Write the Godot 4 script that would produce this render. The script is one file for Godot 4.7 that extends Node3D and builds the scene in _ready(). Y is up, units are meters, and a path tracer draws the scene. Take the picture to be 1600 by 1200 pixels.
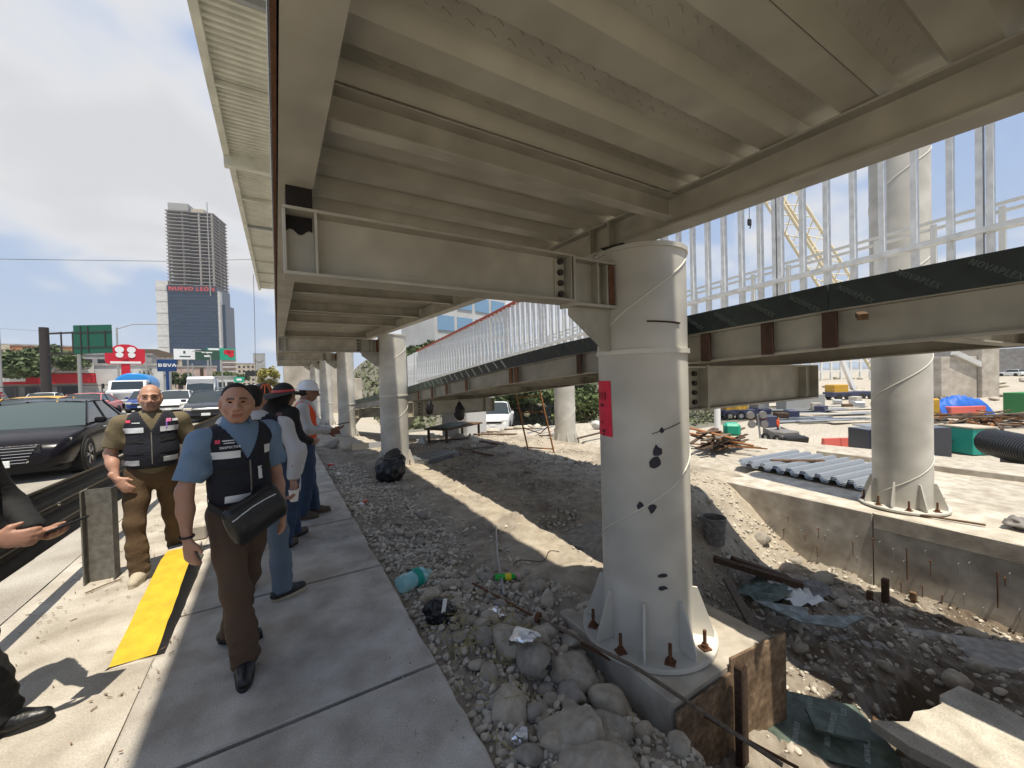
extends Node3D
# A walkway of painted steel under construction beside a busy avenue. x is to the right of the avenue, y up, and -z along it; V(x, y, f) takes the distance f along the avenue.

var M := {}
var T := {}
var rng := RandomNumberGenerator.new()
var names := {}
var N1 := FastNoiseLite.new()
var N2 := FastNoiseLite.new()
var N3 := FastNoiseLite.new()

func V(x: float, y: float, f: float) -> Vector3:
	return Vector3(x, y, -f)

# ---------------------------------------------------------------- mesh builder
class MB:
	var v := PackedVector3Array()
	var n := PackedVector3Array()
	var c := PackedColorArray()
	var col := Color.WHITE
	var tinted := false
	func tri3(a: Vector3, b: Vector3, d: Vector3, na: Vector3, nb: Vector3, nd: Vector3) -> void:
		v.append(a); v.append(b); v.append(d)
		n.append(na); n.append(nb); n.append(nd)
		if tinted:
			c.append(col); c.append(col); c.append(col)
	func tri(a: Vector3, b: Vector3, d: Vector3) -> void:
		var nn := (d - a).cross(b - a).normalized()
		tri3(a, b, d, nn, nn, nn)
	func quad(a: Vector3, b: Vector3, d: Vector3, e: Vector3) -> void:
		tri(a, b, d); tri(a, d, e)
	func face(pts: Array, away: Vector3) -> void:   # convex polygon turned away from a point
		var mid := Vector3.ZERO
		for p in pts: mid += p
		mid /= pts.size()
		var nn: Vector3 = (pts[2] - pts[0]).cross(pts[1] - pts[0])
		var flip: bool = nn.dot(mid - away) < 0.0
		for i in range(1, pts.size() - 1):
			if flip: tri(pts[0], pts[i + 1], pts[i])
			else: tri(pts[0], pts[i], pts[i + 1])
	func box(at: Vector3, size: Vector3, b := Basis(), bev := 0.0) -> void:
		var h := size * 0.5
		if bev <= 0.0:
			var p := []
			for i in 8:
				p.append(at + b * Vector3(h.x if i & 1 else -h.x, h.y if i & 2 else -h.y, h.z if i & 4 else -h.z))
			for q in [[0, 1, 3, 2], [4, 5, 7, 6], [0, 1, 5, 4], [2, 3, 7, 6], [0, 2, 6, 4], [1, 3, 7, 5]]:
				face([p[q[0]], p[q[1]], p[q[2]], p[q[3]]], at)
			return
		bev = minf(bev, minf(h.x, minf(h.y, h.z)) * 0.9)
		var e := h - Vector3.ONE * bev
		for ax in 3:
			var a1 := (ax + 1) % 3
			var a2 := (ax + 2) % 3
			for s in [-1.0, 1.0]:
				var q4 := []
				for k in [[-1, -1], [1, -1], [1, 1], [-1, 1]]:
					var w := Vector3.ZERO
					w[ax] = h[ax] * s; w[a1] = e[a1] * k[0]; w[a2] = e[a2] * k[1]
					q4.append(at + b * w)
				face(q4, at)
				for s2 in [-1.0, 1.0]:
					var q := []
					for k in [[0, -1], [0, 1], [1, 1], [1, -1]]:
						var w := Vector3.ZERO
						w[a2] = e[a2] * k[1]
						if k[0] == 0: w[ax] = h[ax] * s; w[a1] = e[a1] * s2
						else: w[ax] = e[ax] * s; w[a1] = h[a1] * s2
						q.append(at + b * w)
					face(q, at)
		for i in 8:
			var sg := Vector3(1.0 if i & 1 else -1.0, 1.0 if i & 2 else -1.0, 1.0 if i & 4 else -1.0)
			face([at + b * (Vector3(h.x, e.y, e.z) * sg), at + b * (Vector3(e.x, h.y, e.z) * sg), at + b * (Vector3(e.x, e.y, h.z) * sg)], at)
	func bar(a: Vector3, b: Vector3, w: float, h: float, up := Vector3.UP, bev := 0.0) -> void:   # a box from a to b, w across, h along up
		var d := (b - a).normalized()
		var s := up.cross(d).normalized()
		if s.length() < 0.5: s = Vector3.RIGHT.cross(d).normalized()
		box((a + b) * 0.5, Vector3(w, h, a.distance_to(b)), Basis(s, d.cross(s), d), bev)
	func ring(at: Vector3, b: Basis, r: float, seg: int) -> PackedVector3Array:
		var o := PackedVector3Array()
		for i in seg:
			var a := TAU * i / seg
			o.append(at + b.x * cos(a) * r + b.z * sin(a) * r)
		return o
	func skin(r0: PackedVector3Array, r1: PackedVector3Array, c0: Vector3, c1: Vector3) -> void:
		var k := r0.size()
		for i in k:
			var j := (i + 1) % k
			var n0 := (r0[i] - c0).normalized(); var n1 := (r0[j] - c0).normalized()
			var n2 := (r1[j] - c1).normalized(); var n3 := (r1[i] - c1).normalized()
			tri3(r0[i], r1[j], r1[i], n0, n2, n3)
			tri3(r0[i], r0[j], r1[j], n0, n1, n2)
	func along(d: Vector3) -> Basis:
		var y := d.normalized()
		var x := y.cross(Vector3(0.31, 0.2, 0.93)).normalized()
		if x.length() < 0.1: x = y.cross(Vector3.RIGHT).normalized()
		return Basis(x, y, x.cross(y))
	func cyl(a: Vector3, b: Vector3, r0: float, r1 := -1.0, seg := 12, caps := true) -> void:
		if r1 < 0.0: r1 = r0
		var bs := along(b - a)
		var p := ring(a, bs, r0, seg)
		var q := ring(b, bs, r1, seg)
		skin(p, q, a, b)
		if caps:
			if r0 > 0.0: face(Array(p), b)
			if r1 > 0.0: face(Array(q), a)
	func tube(path: Array, r: float, seg := 8) -> void:
		var last: PackedVector3Array
		var bs := along(path[1] - path[0])
		for i in path.size():
			var d: Vector3 = (path[mini(i + 1, path.size() - 1)] - path[maxi(i - 1, 0)]).normalized()
			var x := (bs.x - d * bs.x.dot(d)).normalized()
			bs = Basis(x, d, x.cross(d))
			var g := ring(path[i], bs, r, seg)
			if i: skin(last, g, path[i - 1], path[i])
			else: face(Array(g), path[1])
			last = g
		face(Array(last), path[path.size() - 2])
	func lathe(prof: Array, at: Vector3, b := Basis(), seg := 24) -> void:   # prof of Vector2(radius, height)
		for i in prof.size() - 1:
			var p: Vector2 = prof[i]
			var q: Vector2 = prof[i + 1]
			var t := Vector2(q.y - p.y, -(q.x - p.x)).normalized()
			for k in seg:
				var a0 := TAU * k / seg
				var a1 := TAU * (k + 1) / seg
				var d0 := b.x * cos(a0) + b.z * sin(a0)
				var d1 := b.x * cos(a1) + b.z * sin(a1)
				var n0 := (d0 * t.x + b.y * t.y).normalized()
				var n1 := (d1 * t.x + b.y * t.y).normalized()
				var A := at + d0 * p.x + b.y * p.y
				var B := at + d0 * q.x + b.y * q.y
				var C := at + d1 * q.x + b.y * q.y
				var D := at + d1 * p.x + b.y * p.y
				tri3(A, C, B, n0, n1, n0)
				tri3(A, D, C, n0, n1, n1)
	func prism(poly: Array, at: Vector3, bx: Vector3, by: Vector3, ext: Vector3) -> void:   # polygon in the plane of bx and by, pushed out by ext
		var p2 := PackedVector2Array(poly)
		var f0 := []
		for p in poly: f0.append(at + bx * p.x + by * p.y)
		var mid := at + ext * 0.5
		var sgn := bx.cross(by).dot(ext) > 0.0
		var ix := Geometry2D.triangulate_polygon(p2)
		for i in range(0, ix.size(), 3):
			var a: Vector3 = f0[ix[i]]; var b: Vector3 = f0[ix[i + 1]]; var d: Vector3 = f0[ix[i + 2]]
			var nn := (d - a).cross(b - a)
			if (nn.dot(ext) > 0.0): tri(a, d, b); tri(a + ext, b + ext, d + ext)
			else: tri(a, b, d); tri(a + ext, d + ext, b + ext)
		var area := 0.0
		for i in poly.size():
			var q: Vector2 = poly[(i + 1) % poly.size()]
			area += poly[i].x * q.y - q.x * poly[i].y
		for i in f0.size():
			var a: Vector3 = f0[i]
			var b: Vector3 = f0[(i + 1) % f0.size()]
			if (area > 0.0) == sgn: quad(a, a + ext, b + ext, b)
			else: quad(a, b, b + ext, a + ext)
	func grid(rows: Array, smooth := true, wrap := false) -> void:   # rows of equally many points, a surface between them
		var nr := rows.size()
		var nc: int = rows[0].size()
		var lim := nc if wrap else nc - 1
		if not smooth:
			for i in nr - 1:
				for j in lim:
					var k := (j + 1) % nc
					quad(rows[i][j], rows[i + 1][j], rows[i + 1][k], rows[i][k])
			return
		var nn := []
		for i in nr:
			var line := PackedVector3Array()
			line.resize(nc)
			nn.append(line)
		for i in nr - 1:
			for j in lim:
				var k := (j + 1) % nc
				var fn: Vector3 = (rows[i + 1][k] - rows[i][j]).cross(rows[i + 1][j] - rows[i][k])
				nn[i][j] += fn; nn[i + 1][j] += fn; nn[i][k] += fn; nn[i + 1][k] += fn
		for i in nr - 1:
			for j in lim:
				var k := (j + 1) % nc
				var a: Vector3 = nn[i][j].normalized(); var b: Vector3 = nn[i + 1][j].normalized()
				var d: Vector3 = nn[i + 1][k].normalized(); var e: Vector3 = nn[i][k].normalized()
				tri3(rows[i][j], rows[i + 1][j], rows[i + 1][k], a, b, d)
				tri3(rows[i][j], rows[i + 1][k], rows[i][k], a, d, e)
	func beam(a: Vector3, b: Vector3, w: float, h: float, tf: float, tw: float, up := Vector3.UP) -> void:   # I section, centre line
		var d := (b - a).normalized()
		var u := (up - d * up.dot(d)).normalized()
		bar(a + u * (h - tf) * 0.5, b + u * (h - tf) * 0.5, w, tf, u)
		bar(a - u * (h - tf) * 0.5, b - u * (h - tf) * 0.5, w, tf, u)
		bar(a, b, tw, h - 2.0 * tf - 0.002, u)
	func mesh() -> ArrayMesh:
		var a := []
		a.resize(Mesh.ARRAY_MAX)
		a[Mesh.ARRAY_VERTEX] = v
		a[Mesh.ARRAY_NORMAL] = n
		if tinted: a[Mesh.ARRAY_COLOR] = c
		var m := ArrayMesh.new()
		m.add_surface_from_arrays(Mesh.PRIMITIVE_TRIANGLES, a)
		return m

# ---------------------------------------------------------------- nodes
func numbered(called: String) -> String:
	if not names.has(called):
		names[called] = 0
		return called
	names[called] += 1
	return "%s_%03d" % [called, names[called]]

func thing(called: String, label: String, category: String, at := Vector3.ZERO, turn := 0.0, group := "") -> Node3D:
	var o := Node3D.new()
	o.name = numbered(called)
	add_child(o)
	o.position = at
	o.rotation.y = turn
	o.set_meta("label", label)
	o.set_meta("category", category)
	if group: o.set_meta("group", group)
	return o

func obj(called: String, shape, m: Material, parent: Node = null, at := Vector3.ZERO, b := Basis()) -> MeshInstance3D:
	var o := MeshInstance3D.new()
	o.mesh = shape.mesh() if shape is MB else shape
	o.material_override = m
	o.transform = Transform3D(b, at)
	if parent == null:
		o.name = numbered(called)
		add_child(o)
	else:
		o.name = called
		parent.add_child(o, true)
	return o

func tag(o: Node, label: String, category: String, group := "") -> Node:
	o.set_meta("label", label)
	o.set_meta("category", category)
	if group: o.set_meta("group", group)
	return o

func structure(o: Node) -> Node:
	o.set_meta("kind", "structure")
	return o

func stuff(o: Node, label := "") -> Node:
	o.set_meta("kind", "stuff")
	if label: o.set_meta("label", label)
	return o

func copy(o: Node3D, at: Vector3, turn: float, label: String) -> Node3D:
	var r: Node3D = o.duplicate()
	r.name = numbered(String(o.name))
	add_child(r)
	r.position = at
	r.rotation.y = turn
	r.set_meta("label", label)
	return r

func letters(text: String, height: float, m: Material, parent: Node, at: Vector3, b: Basis, called := "lettering", bold := true, depth := 0.01) -> MeshInstance3D:
	var t := TextMesh.new()
	var f := SystemFont.new()
	f.font_names = PackedStringArray(["Droid Sans"])
	f.font_weight = 700 if bold else 400
	t.font = f
	t.text = text
	t.font_size = 32
	t.pixel_size = height / 23.0
	t.depth = depth
	t.curve_step = 2.0
	return obj(called, t, m, parent, at, b)

# ---------------------------------------------------------------- materials
func noise_tex(key: String, freq: float, oct: int, lo: float, hi: float, kind := FastNoiseLite.TYPE_SIMPLEX_SMOOTH, size := 512, normal := 0.0, warm := 0.0) -> void:
	var t := NoiseTexture2D.new()
	var nz := FastNoiseLite.new()
	nz.noise_type = kind
	nz.seed = key.hash() % 1000
	nz.frequency = freq
	nz.fractal_octaves = oct
	nz.fractal_gain = 0.55
	t.noise = nz
	t.width = size
	t.height = size
	t.seamless = true
	if normal > 0.0:
		t.as_normal_map = true
		t.bump_strength = normal
	else:
		var g := Gradient.new()
		g.offsets = PackedFloat32Array([0.0, 0.5, 1.0])
		g.colors = PackedColorArray([Color(lo, lo * (1.0 - warm), lo * (1.0 - 2.0 * warm)), Color((lo + hi) * 0.5, (lo + hi) * 0.5 * (1.0 - warm * 0.5), (lo + hi) * 0.5 * (1.0 - warm)), Color(hi, hi, hi)])
		t.color_ramp = g
	T[key] = t

func mt(key: String, r: float, g: float, b: float, rough := 0.8, metal := 0.0, tex := "", scale := 1.0, nrm := "", nscale := 0.5, stain := "", sscale := 0.2) -> StandardMaterial3D:
	var m := StandardMaterial3D.new()
	m.resource_name = key
	m.albedo_color = Color(r, g, b).linear_to_srgb()
	m.roughness = rough
	m.metallic = metal
	if tex:
		m.albedo_texture = T[tex]
		m.uv1_triplanar = true
		m.uv1_world_triplanar = true
		m.uv1_scale = Vector3.ONE * scale
	if nrm:
		m.normal_enabled = true
		m.normal_texture = T[nrm]
		m.normal_scale = nscale
		m.uv1_triplanar = true
		m.uv1_world_triplanar = true
		m.uv1_scale = Vector3.ONE * scale
	if stain:
		m.detail_enabled = true
		m.detail_albedo = T[stain]
		m.detail_blend_mode = BaseMaterial3D.BLEND_MODE_MUL
		m.detail_uv_layer = BaseMaterial3D.DETAIL_UV_2
		m.uv2_triplanar = true
		m.uv2_world_triplanar = true
		m.uv2_scale = Vector3.ONE * sscale
	M[key] = m
	return m

func materials() -> void:
	noise_tex("fine", 0.12, 4, 0.8, 1.0)
	noise_tex("mottle", 0.012, 6, 0.74, 1.0, FastNoiseLite.TYPE_SIMPLEX_SMOOTH, 512, 0.0, 0.03)
	noise_tex("stain", 0.008, 5, 0.6, 1.0, FastNoiseLite.TYPE_SIMPLEX_SMOOTH, 512, 0.0, 0.05)
	noise_tex("soft", 0.006, 3, 0.84, 1.0)
	noise_tex("speck", 0.06, 3, 0.65, 1.0, FastNoiseLite.TYPE_CELLULAR)
	noise_tex("grain", 0.03, 4, 0.6, 1.0, FastNoiseLite.TYPE_PERLIN, 512, 0.0, 0.05)
	noise_tex("n_fine", 0.1, 4, 0, 0, FastNoiseLite.TYPE_SIMPLEX_SMOOTH, 512, 5.0)
	noise_tex("n_mid", 0.03, 5, 0, 0, FastNoiseLite.TYPE_SIMPLEX_SMOOTH, 512, 8.0)
	noise_tex("n_soft", 0.008, 3, 0, 0, FastNoiseLite.TYPE_SIMPLEX_SMOOTH, 512, 6.0)
	# painted steel
	mt("paint", 0.58, 0.54, 0.44, 0.55, 0.0, "soft", 0.9, "n_soft", 0.08, "soft", 0.3)
	mt("paint_light", 0.76, 0.73, 0.65, 0.5, 0.0, "soft", 0.6, "n_soft", 0.06, "soft", 0.3)
	mt("deck_steel", 0.60, 0.56, 0.45, 0.5, 0.1, "soft", 0.7, "n_soft", 0.05)
	mt("canopy_steel", 0.64, 0.64, 0.54, 0.5, 0.1, "soft", 0.5)
	mt("galvanised", 0.55, 0.58, 0.6, 0.38, 0.6, "speck", 3.0)
	mt("stud", 0.70, 0.73, 0.75, 0.5, 0.1, "soft", 2.0)
	mt("red_rail", 0.32, 0.06, 0.035, 0.7)
	mt("burnt", 0.018, 0.014, 0.012, 0.9, 0.0, "fine", 2.0)
	mt("rust", 0.17, 0.075, 0.035, 0.9, 0.1, "mottle", 3.0, "n_fine", 0.4)
	mt("rust_orange", 0.36, 0.15, 0.045, 0.85, 0.0, "mottle", 3.0)
	mt("rust_dark", 0.07, 0.035, 0.022, 0.9, 0.0, "mottle", 3.0)
	mt("bolt", 0.05, 0.042, 0.036, 0.6, 0.4)
	mt("weld", 0.62, 0.6, 0.53, 0.5)
	mt("scrape", 0.035, 0.033, 0.045, 0.8)
	mt("dark_metal", 0.035, 0.031, 0.027, 0.42, 0.5, "mottle", 1.5)
	mt("post_steel", 0.24, 0.235, 0.215, 0.6, 0.3, "mottle", 2.0)
	# masonry and earth
	mt("sidewalk", 0.68, 0.645, 0.58, 0.92, 0.0, "fine", 1.6, "n_fine", 0.35, "mottle", 0.35)
	mt("verge", 0.66, 0.615, 0.53, 0.95, 0.0, "fine", 1.3, "n_mid", 0.3, "mottle", 0.3)
	mt("road", 0.56, 0.53, 0.465, 0.93, 0.0, "fine", 0.8, "n_fine", 0.3, "mottle", 0.12)
	mt("concrete", 0.70, 0.66, 0.585, 0.9, 0.0, "soft", 1.1, "n_fine", 0.12, "mottle", 0.33)
	mt("concrete_light", 0.66, 0.61, 0.52, 0.9, 0.0, "soft", 0.9, "n_fine", 0.15, "mottle", 0.4)
	mt("concrete_grey", 0.4, 0.385, 0.35, 0.9, 0.0, "mottle", 1.2, "n_mid", 0.3)
	mt("concrete_dust", 0.78, 0.73, 0.62, 0.95, 0.0, "fine", 1.0, "n_mid", 0.35, "mottle", 0.5)
	mt("earth", 1, 1, 1, 0.97, 0.0, "fine", 2.1, "n_fine", 0.8, "mottle", 0.6)
	M.earth.vertex_color_use_as_albedo = true
	mt("concrete_far", 0.56, 0.52, 0.45, 0.9, 0.0, "mottle", 0.08)
	mt("scrub", 0.13, 0.145, 0.075, 0.9)
	mt("film_pale", 0.42, 0.52, 0.52, 0.55, 0.0, "mottle", 2.0, "", 0.3, "stain", 1.5)
	mt("pale_window", 0.2, 0.34, 0.5, 0.2)
	mt("debris", 0.2, 0.13, 0.075, 0.95)
	mt("stone_a", 0.46, 0.42, 0.35, 0.9, 0.0, "mottle", 2.2, "n_mid", 0.5)
	mt("stone_b", 0.38, 0.355, 0.31, 0.9, 0.0, "mottle", 2.6, "n_mid", 0.5)
	mt("stone_c", 0.54, 0.485, 0.395, 0.92, 0.0, "mottle", 2.0, "n_mid", 0.5)
	mt("site", 0.50, 0.455, 0.36, 0.97, 0.0, "mottle", 0.05, "", 0.5, "stain", 0.3)
	# boards and plastics
	mt("plywood", 0.52, 0.39, 0.26, 0.85, 0.0, "grain", 1.5, "n_fine", 0.2, "stain", 1.1)
	mt("lumber", 0.33, 0.205, 0.11, 0.85, 0.0, "grain", 2.5, "n_fine", 0.25, "stain", 2.0)
	mt("lumber_dark", 0.13, 0.08, 0.05, 0.9, 0.0, "grain", 2.5, "n_fine", 0.25)
	mt("lumber_grey", 0.24, 0.2, 0.155, 0.9, 0.0, "grain", 2.5, "n_fine", 0.25)
	mt("film_ply", 0.012, 0.022, 0.02, 0.45, 0.0, "mottle", 1.5)
	mt("film_ply_green", 0.2, 0.29, 0.25, 0.6, 0.0, "mottle", 2.0, "", 0.3, "stain", 1.5)
	mt("film_print", 0.34, 0.4, 0.37, 0.7)
	mt("film_print_dark", 0.06, 0.075, 0.07, 0.7)
	mt("black_plastic", 0.012, 0.012, 0.013, 0.38, 0.0, "", 1.0, "n_mid", 0.6)
	mt("black_matt", 0.015, 0.015, 0.016, 0.8)
	mt("white_plastic", 0.75, 0.75, 0.73, 0.35)
	mt("teal_plastic", 0.0, 0.27, 0.21, 0.5)
	mt("red_plastic", 0.65, 0.07, 0.05, 0.45)
	mt("pink_tag", 0.9, 0.02, 0.07, 0.6, 0.0, "soft", 4.0)
	mt("tag_print", 0.08, 0.006, 0.012, 0.7)
	mt("bottle_green", 0.02, 0.42, 0.05, 0.2)
	mt("bottle_yellow", 0.75, 0.62, 0.03, 0.3)
	mt("foil", 0.8, 0.82, 0.85, 0.22, 1.0, "", 6.0, "n_mid", 1.0)
	mt("straw", 0.34, 0.28, 0.12, 0.9)
	mt("bucket", 0.30, 0.29, 0.28, 0.6, 0.0, "stain", 3.0)
	mt("tarp", 0.015, 0.13, 0.55, 0.55, 0.0, "soft", 0.4, "n_soft", 0.5)
	mt("yellow_paint", 0.86, 0.56, 0.03, 0.7, 0.0, "soft", 2.0, "n_mid", 0.2, "fine", 2.0)
	mt("black_paint", 0.018, 0.017, 0.016, 0.65, 0.0, "mottle", 2.0)
	# street
	mt("white_paint", 0.72, 0.72, 0.69, 0.6)
	mt("car_black", 0.008, 0.007, 0.010, 0.2, 0.0)
	M.car_black.metallic_specular = 0.3
	mt("car_white", 0.72, 0.73, 0.73, 0.25)
	mt("car_blue", 0.02, 0.05, 0.2, 0.2)
	mt("car_dark", 0.03, 0.035, 0.05, 0.2)
	mt("car_yellow", 0.72, 0.38, 0.02, 0.25)
	mt("car_pink", 0.62, 0.2, 0.2, 0.25)
	mt("car_silver", 0.4, 0.42, 0.44, 0.25, 0.4)
	mt("car_red", 0.5, 0.03, 0.03, 0.25)
	mt("tank_blue", 0.02, 0.22, 0.55, 0.35)
	mt("car_glass", 0.03, 0.04, 0.045, 0.04)
	mt("car_glass_pale", 0.06, 0.085, 0.09, 0.04)
	mt("rubber", 0.018, 0.018, 0.018, 0.85)
	mt("rim", 0.5, 0.5, 0.5, 0.3, 0.8)
	mt("lamp_glass", 0.62, 0.6, 0.52, 0.1)
	mt("chrome", 0.6, 0.6, 0.6, 0.15, 1.0)
	mt("sign_green", 0.0, 0.085, 0.05, 0.5)
	mt("sign_green_light", 0.01, 0.32, 0.2, 0.5)
	mt("sign_red", 0.55, 0.012, 0.03, 0.45)
	mt("sign_blue", 0.005, 0.045, 0.16, 0.4)
	mt("sign_white", 0.78, 0.8, 0.8, 0.5)
	mt("sign_dark", 0.02, 0.07, 0.045, 0.5)
	mt("pole_grey", 0.3, 0.3, 0.29, 0.7)
	mt("pole_dark", 0.03, 0.024, 0.022, 0.7)
	mt("wall_white", 0.62, 0.62, 0.6, 0.85, 0.0, "soft", 0.07)
	mt("wall_grey", 0.42, 0.42, 0.41, 0.85, 0.0, "mottle", 0.1)
	mt("wall_orange", 0.50, 0.24, 0.13, 0.85, 0.0, "mottle", 0.1)
	mt("wall_pink", 0.55, 0.42, 0.38, 0.85, 0.0, "mottle", 0.1)
	mt("wall_cream", 0.58, 0.52, 0.42, 0.85, 0.0, "mottle", 0.1)
	mt("stripe_red", 0.52, 0.015, 0.025, 0.6)
	mt("window_dark", 0.03, 0.035, 0.04, 0.1)
	mt("curtain_glass", 0.012, 0.04, 0.085, 0.12, 0.0, "mottle", 0.02)
	mt("spandrel", 0.02, 0.032, 0.055, 0.35)
	mt("tower_concrete", 0.33, 0.32, 0.305, 0.9, 0.0, "mottle", 0.05)
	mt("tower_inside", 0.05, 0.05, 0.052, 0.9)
	mt("letter_red", 0.55, 0.06, 0.06, 0.5)
	mt("leaf_a", 0.075, 0.105, 0.04, 0.8)
	mt("leaf_b", 0.085, 0.115, 0.035, 0.8)
	mt("bark", 0.11, 0.085, 0.06, 0.95)
	mt("grass_a", 0.15, 0.18, 0.045, 0.9)
	mt("grass_b", 0.33, 0.3, 0.1, 0.9)
	mt("crane_yellow", 0.72, 0.64, 0.46, 0.6)
	mt("machine_yellow", 0.65, 0.38, 0.03, 0.55, 0.0, "mottle", 0.6)
	mt("machine_grey", 0.17, 0.16, 0.15, 0.7)
	mt("navy", 0.03, 0.035, 0.08, 0.5)
	mt("container_green", 0.03, 0.2, 0.05, 0.6)
	mt("pipe_concrete", 0.45, 0.36, 0.27, 0.9, 0.0, "mottle", 0.4)
	mt("clear_blue", 0.35, 0.75, 0.8, 0.08)
	M.clear_blue.transparency = BaseMaterial3D.TRANSPARENCY_ALPHA
	M.clear_blue.albedo_color.a = 0.45
	mt("cable", 0.12, 0.12, 0.12, 0.8)
	mt("barrier", 0.62, 0.13, 0.1, 0.6)
	# clothing
	for k in [["vest_navy", 0.010, 0.011, 0.020], ["vest_black", 0.010, 0.010, 0.011], ["shirt_blue", 0.17, 0.26, 0.38], ["shirt_olive", 0.17, 0.135, 0.075], ["shirt_white", 0.62, 0.62, 0.62], ["trousers_brown", 0.10, 0.06, 0.036], ["trousers_tan", 0.11, 0.065, 0.028], ["jeans", 0.032, 0.06, 0.115], ["jeans_light", 0.13, 0.18, 0.24], ["mauve", 0.13, 0.085, 0.085], ["orange_vest", 0.85, 0.10, 0.02], ["leather_black", 0.012, 0.012, 0.012], ["shoe_cream", 0.55, 0.48, 0.36], ["shoe_brown", 0.12, 0.09, 0.065], ["hair_black", 0.010, 0.008, 0.007], ["straw_hat", 0.3, 0.22, 0.12]]:
		mt(k[0], k[1], k[2], k[3], 0.85, 0.0, "fine", 6.0, "n_mid", 0.35)
		M[k[0]].uv1_world_triplanar = false
		M[k[0]].uv1_scale = Vector3.ONE * 2.2
	M.leather_black.roughness = 0.4
	mt("reflective", 0.62, 0.64, 0.66, 0.35, 0.1)
	mt("skin", 1, 1, 1, 0.5)
	M.skin.vertex_color_use_as_albedo = true
	M.skin.subsurf_scatter_enabled = true
	M.skin.subsurf_scatter_strength = 0.05
	mt("helmet_white", 0.75, 0.77, 0.79, 0.3)
	mt("helmet_orange", 0.7, 0.14, 0.03, 0.35)
	mt("badge_red", 0.6, 0.05, 0.09, 0.6)
	mt("badge_pink", 0.7, 0.2, 0.4, 0.6)
	mt("badge_purple", 0.2, 0.1, 0.4, 0.6)
	mt("eye_dark", 0.02, 0.014, 0.01, 0.25)
	mt("paper", 0.75, 0.75, 0.72, 0.8)
	for k in M: M[k].cull_mode = BaseMaterial3D.CULL_DISABLED

# ---------------------------------------------------------------- light and air
func sky_image() -> ImageTexture:
	var nz := FastNoiseLite.new()
	nz.seed = 23
	nz.frequency = 0.9
	nz.fractal_octaves = 6
	nz.fractal_gain = 0.5
	var nw := FastNoiseLite.new()
	nw.seed = 5
	nw.frequency = 0.5
	nw.fractal_octaves = 3
	var w := 1024
	var h := 512
	var im := Image.create(w, h, false, Image.FORMAT_RGBF)
	for y in h:
		var el := PI * (0.5 - (y + 0.5) / h)
		var up := sin(el)
		var ch := cos(el)
		var hz := pow(clampf(1.0 - up, 0.0, 1.0), 2.2)
		var blue := Color(0.22, 0.34, 0.60).lerp(Color(0.46, 0.54, 0.64), hz)
		if up < -0.02:
			for x in w: im.set_pixel(x, y, Color(0.30, 0.28, 0.25))
			continue
		var q := 1.0 / (maxf(up, 0.0) + 0.22)
		for x in w:
			var az := TAU * ((x + 0.5) / w - 0.5)
			var px := sin(az) * ch * q
			var pz := -cos(az) * ch * q
			var wx := nw.get_noise_2d(px, pz) * 0.5
			var c := nz.get_noise_3d(px + wx, pz - wx, up * 0.6) + 0.45 * nw.get_noise_2d(px * 0.7 + 9.0, pz * 0.7)
			var cover := smoothstep(-0.06, 0.34, c)
			var thick := smoothstep(0.05, 0.55, c)
			var cloud := Color(0.72, 0.71, 0.695).lerp(Color(0.53, 0.53, 0.54), thick * 0.75)
			im.set_pixel(x, y, blue.lerp(cloud, cover * 0.93))
	return ImageTexture.create_from_image(im)

func light_and_camera() -> void:
	var cam := Camera3D.new()
	cam.name = "camera"
	add_child(cam)
	cam.transform = Transform3D(Basis(Vector3(0.85932, -0.02699, 0.51073), Vector3(0.0314, 0.99951, 0.0), Vector3(-0.51047, 0.01604, 0.85974)).orthonormalized(), Vector3(0, 1.7, 0))
	cam.fov = 88.33
	cam.near = 0.05
	cam.far = 4000.0
	cam.current = true
	var e := Environment.new()
	e.background_mode = Environment.BG_SKY
	var sky := Sky.new()
	var pm := PanoramaSkyMaterial.new()
	pm.panorama = sky_image()
	pm.energy_multiplier = 0.66
	sky.sky_material = pm
	e.sky = sky
	e.tonemap_mode = Environment.TONE_MAPPER_LINEAR
	e.tonemap_exposure = 1.9
	e.sdfgi_enabled = true
	e.ssao_enabled = true
	e.ssil_enabled = true
	e.fog_enabled = true
	e.fog_density = 0.00018
	e.fog_light_color = Color(0.86, 0.88, 0.92)
	var we := WorldEnvironment.new()
	we.name = "world_environment"
	we.environment = e
	add_child(we)
	var sun := DirectionalLight3D.new()
	sun.name = "sun"
	sun.light_energy = 1.06
	sun.light_color = Color(1.0, 0.965, 0.9)
	sun.light_angular_distance = 0.53
	sun.shadow_enabled = true
	add_child(sun)
	sun.look_at_from_position(Vector3(0, 50, 0), Vector3(0, 50, 0) + V(0.045, -1.0, 0.28), Vector3.FORWARD)

# ---------------------------------------------------------------- ground
func sm(a: float, b: float, x: float) -> float:
	return smoothstep(a, b, x)

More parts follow.
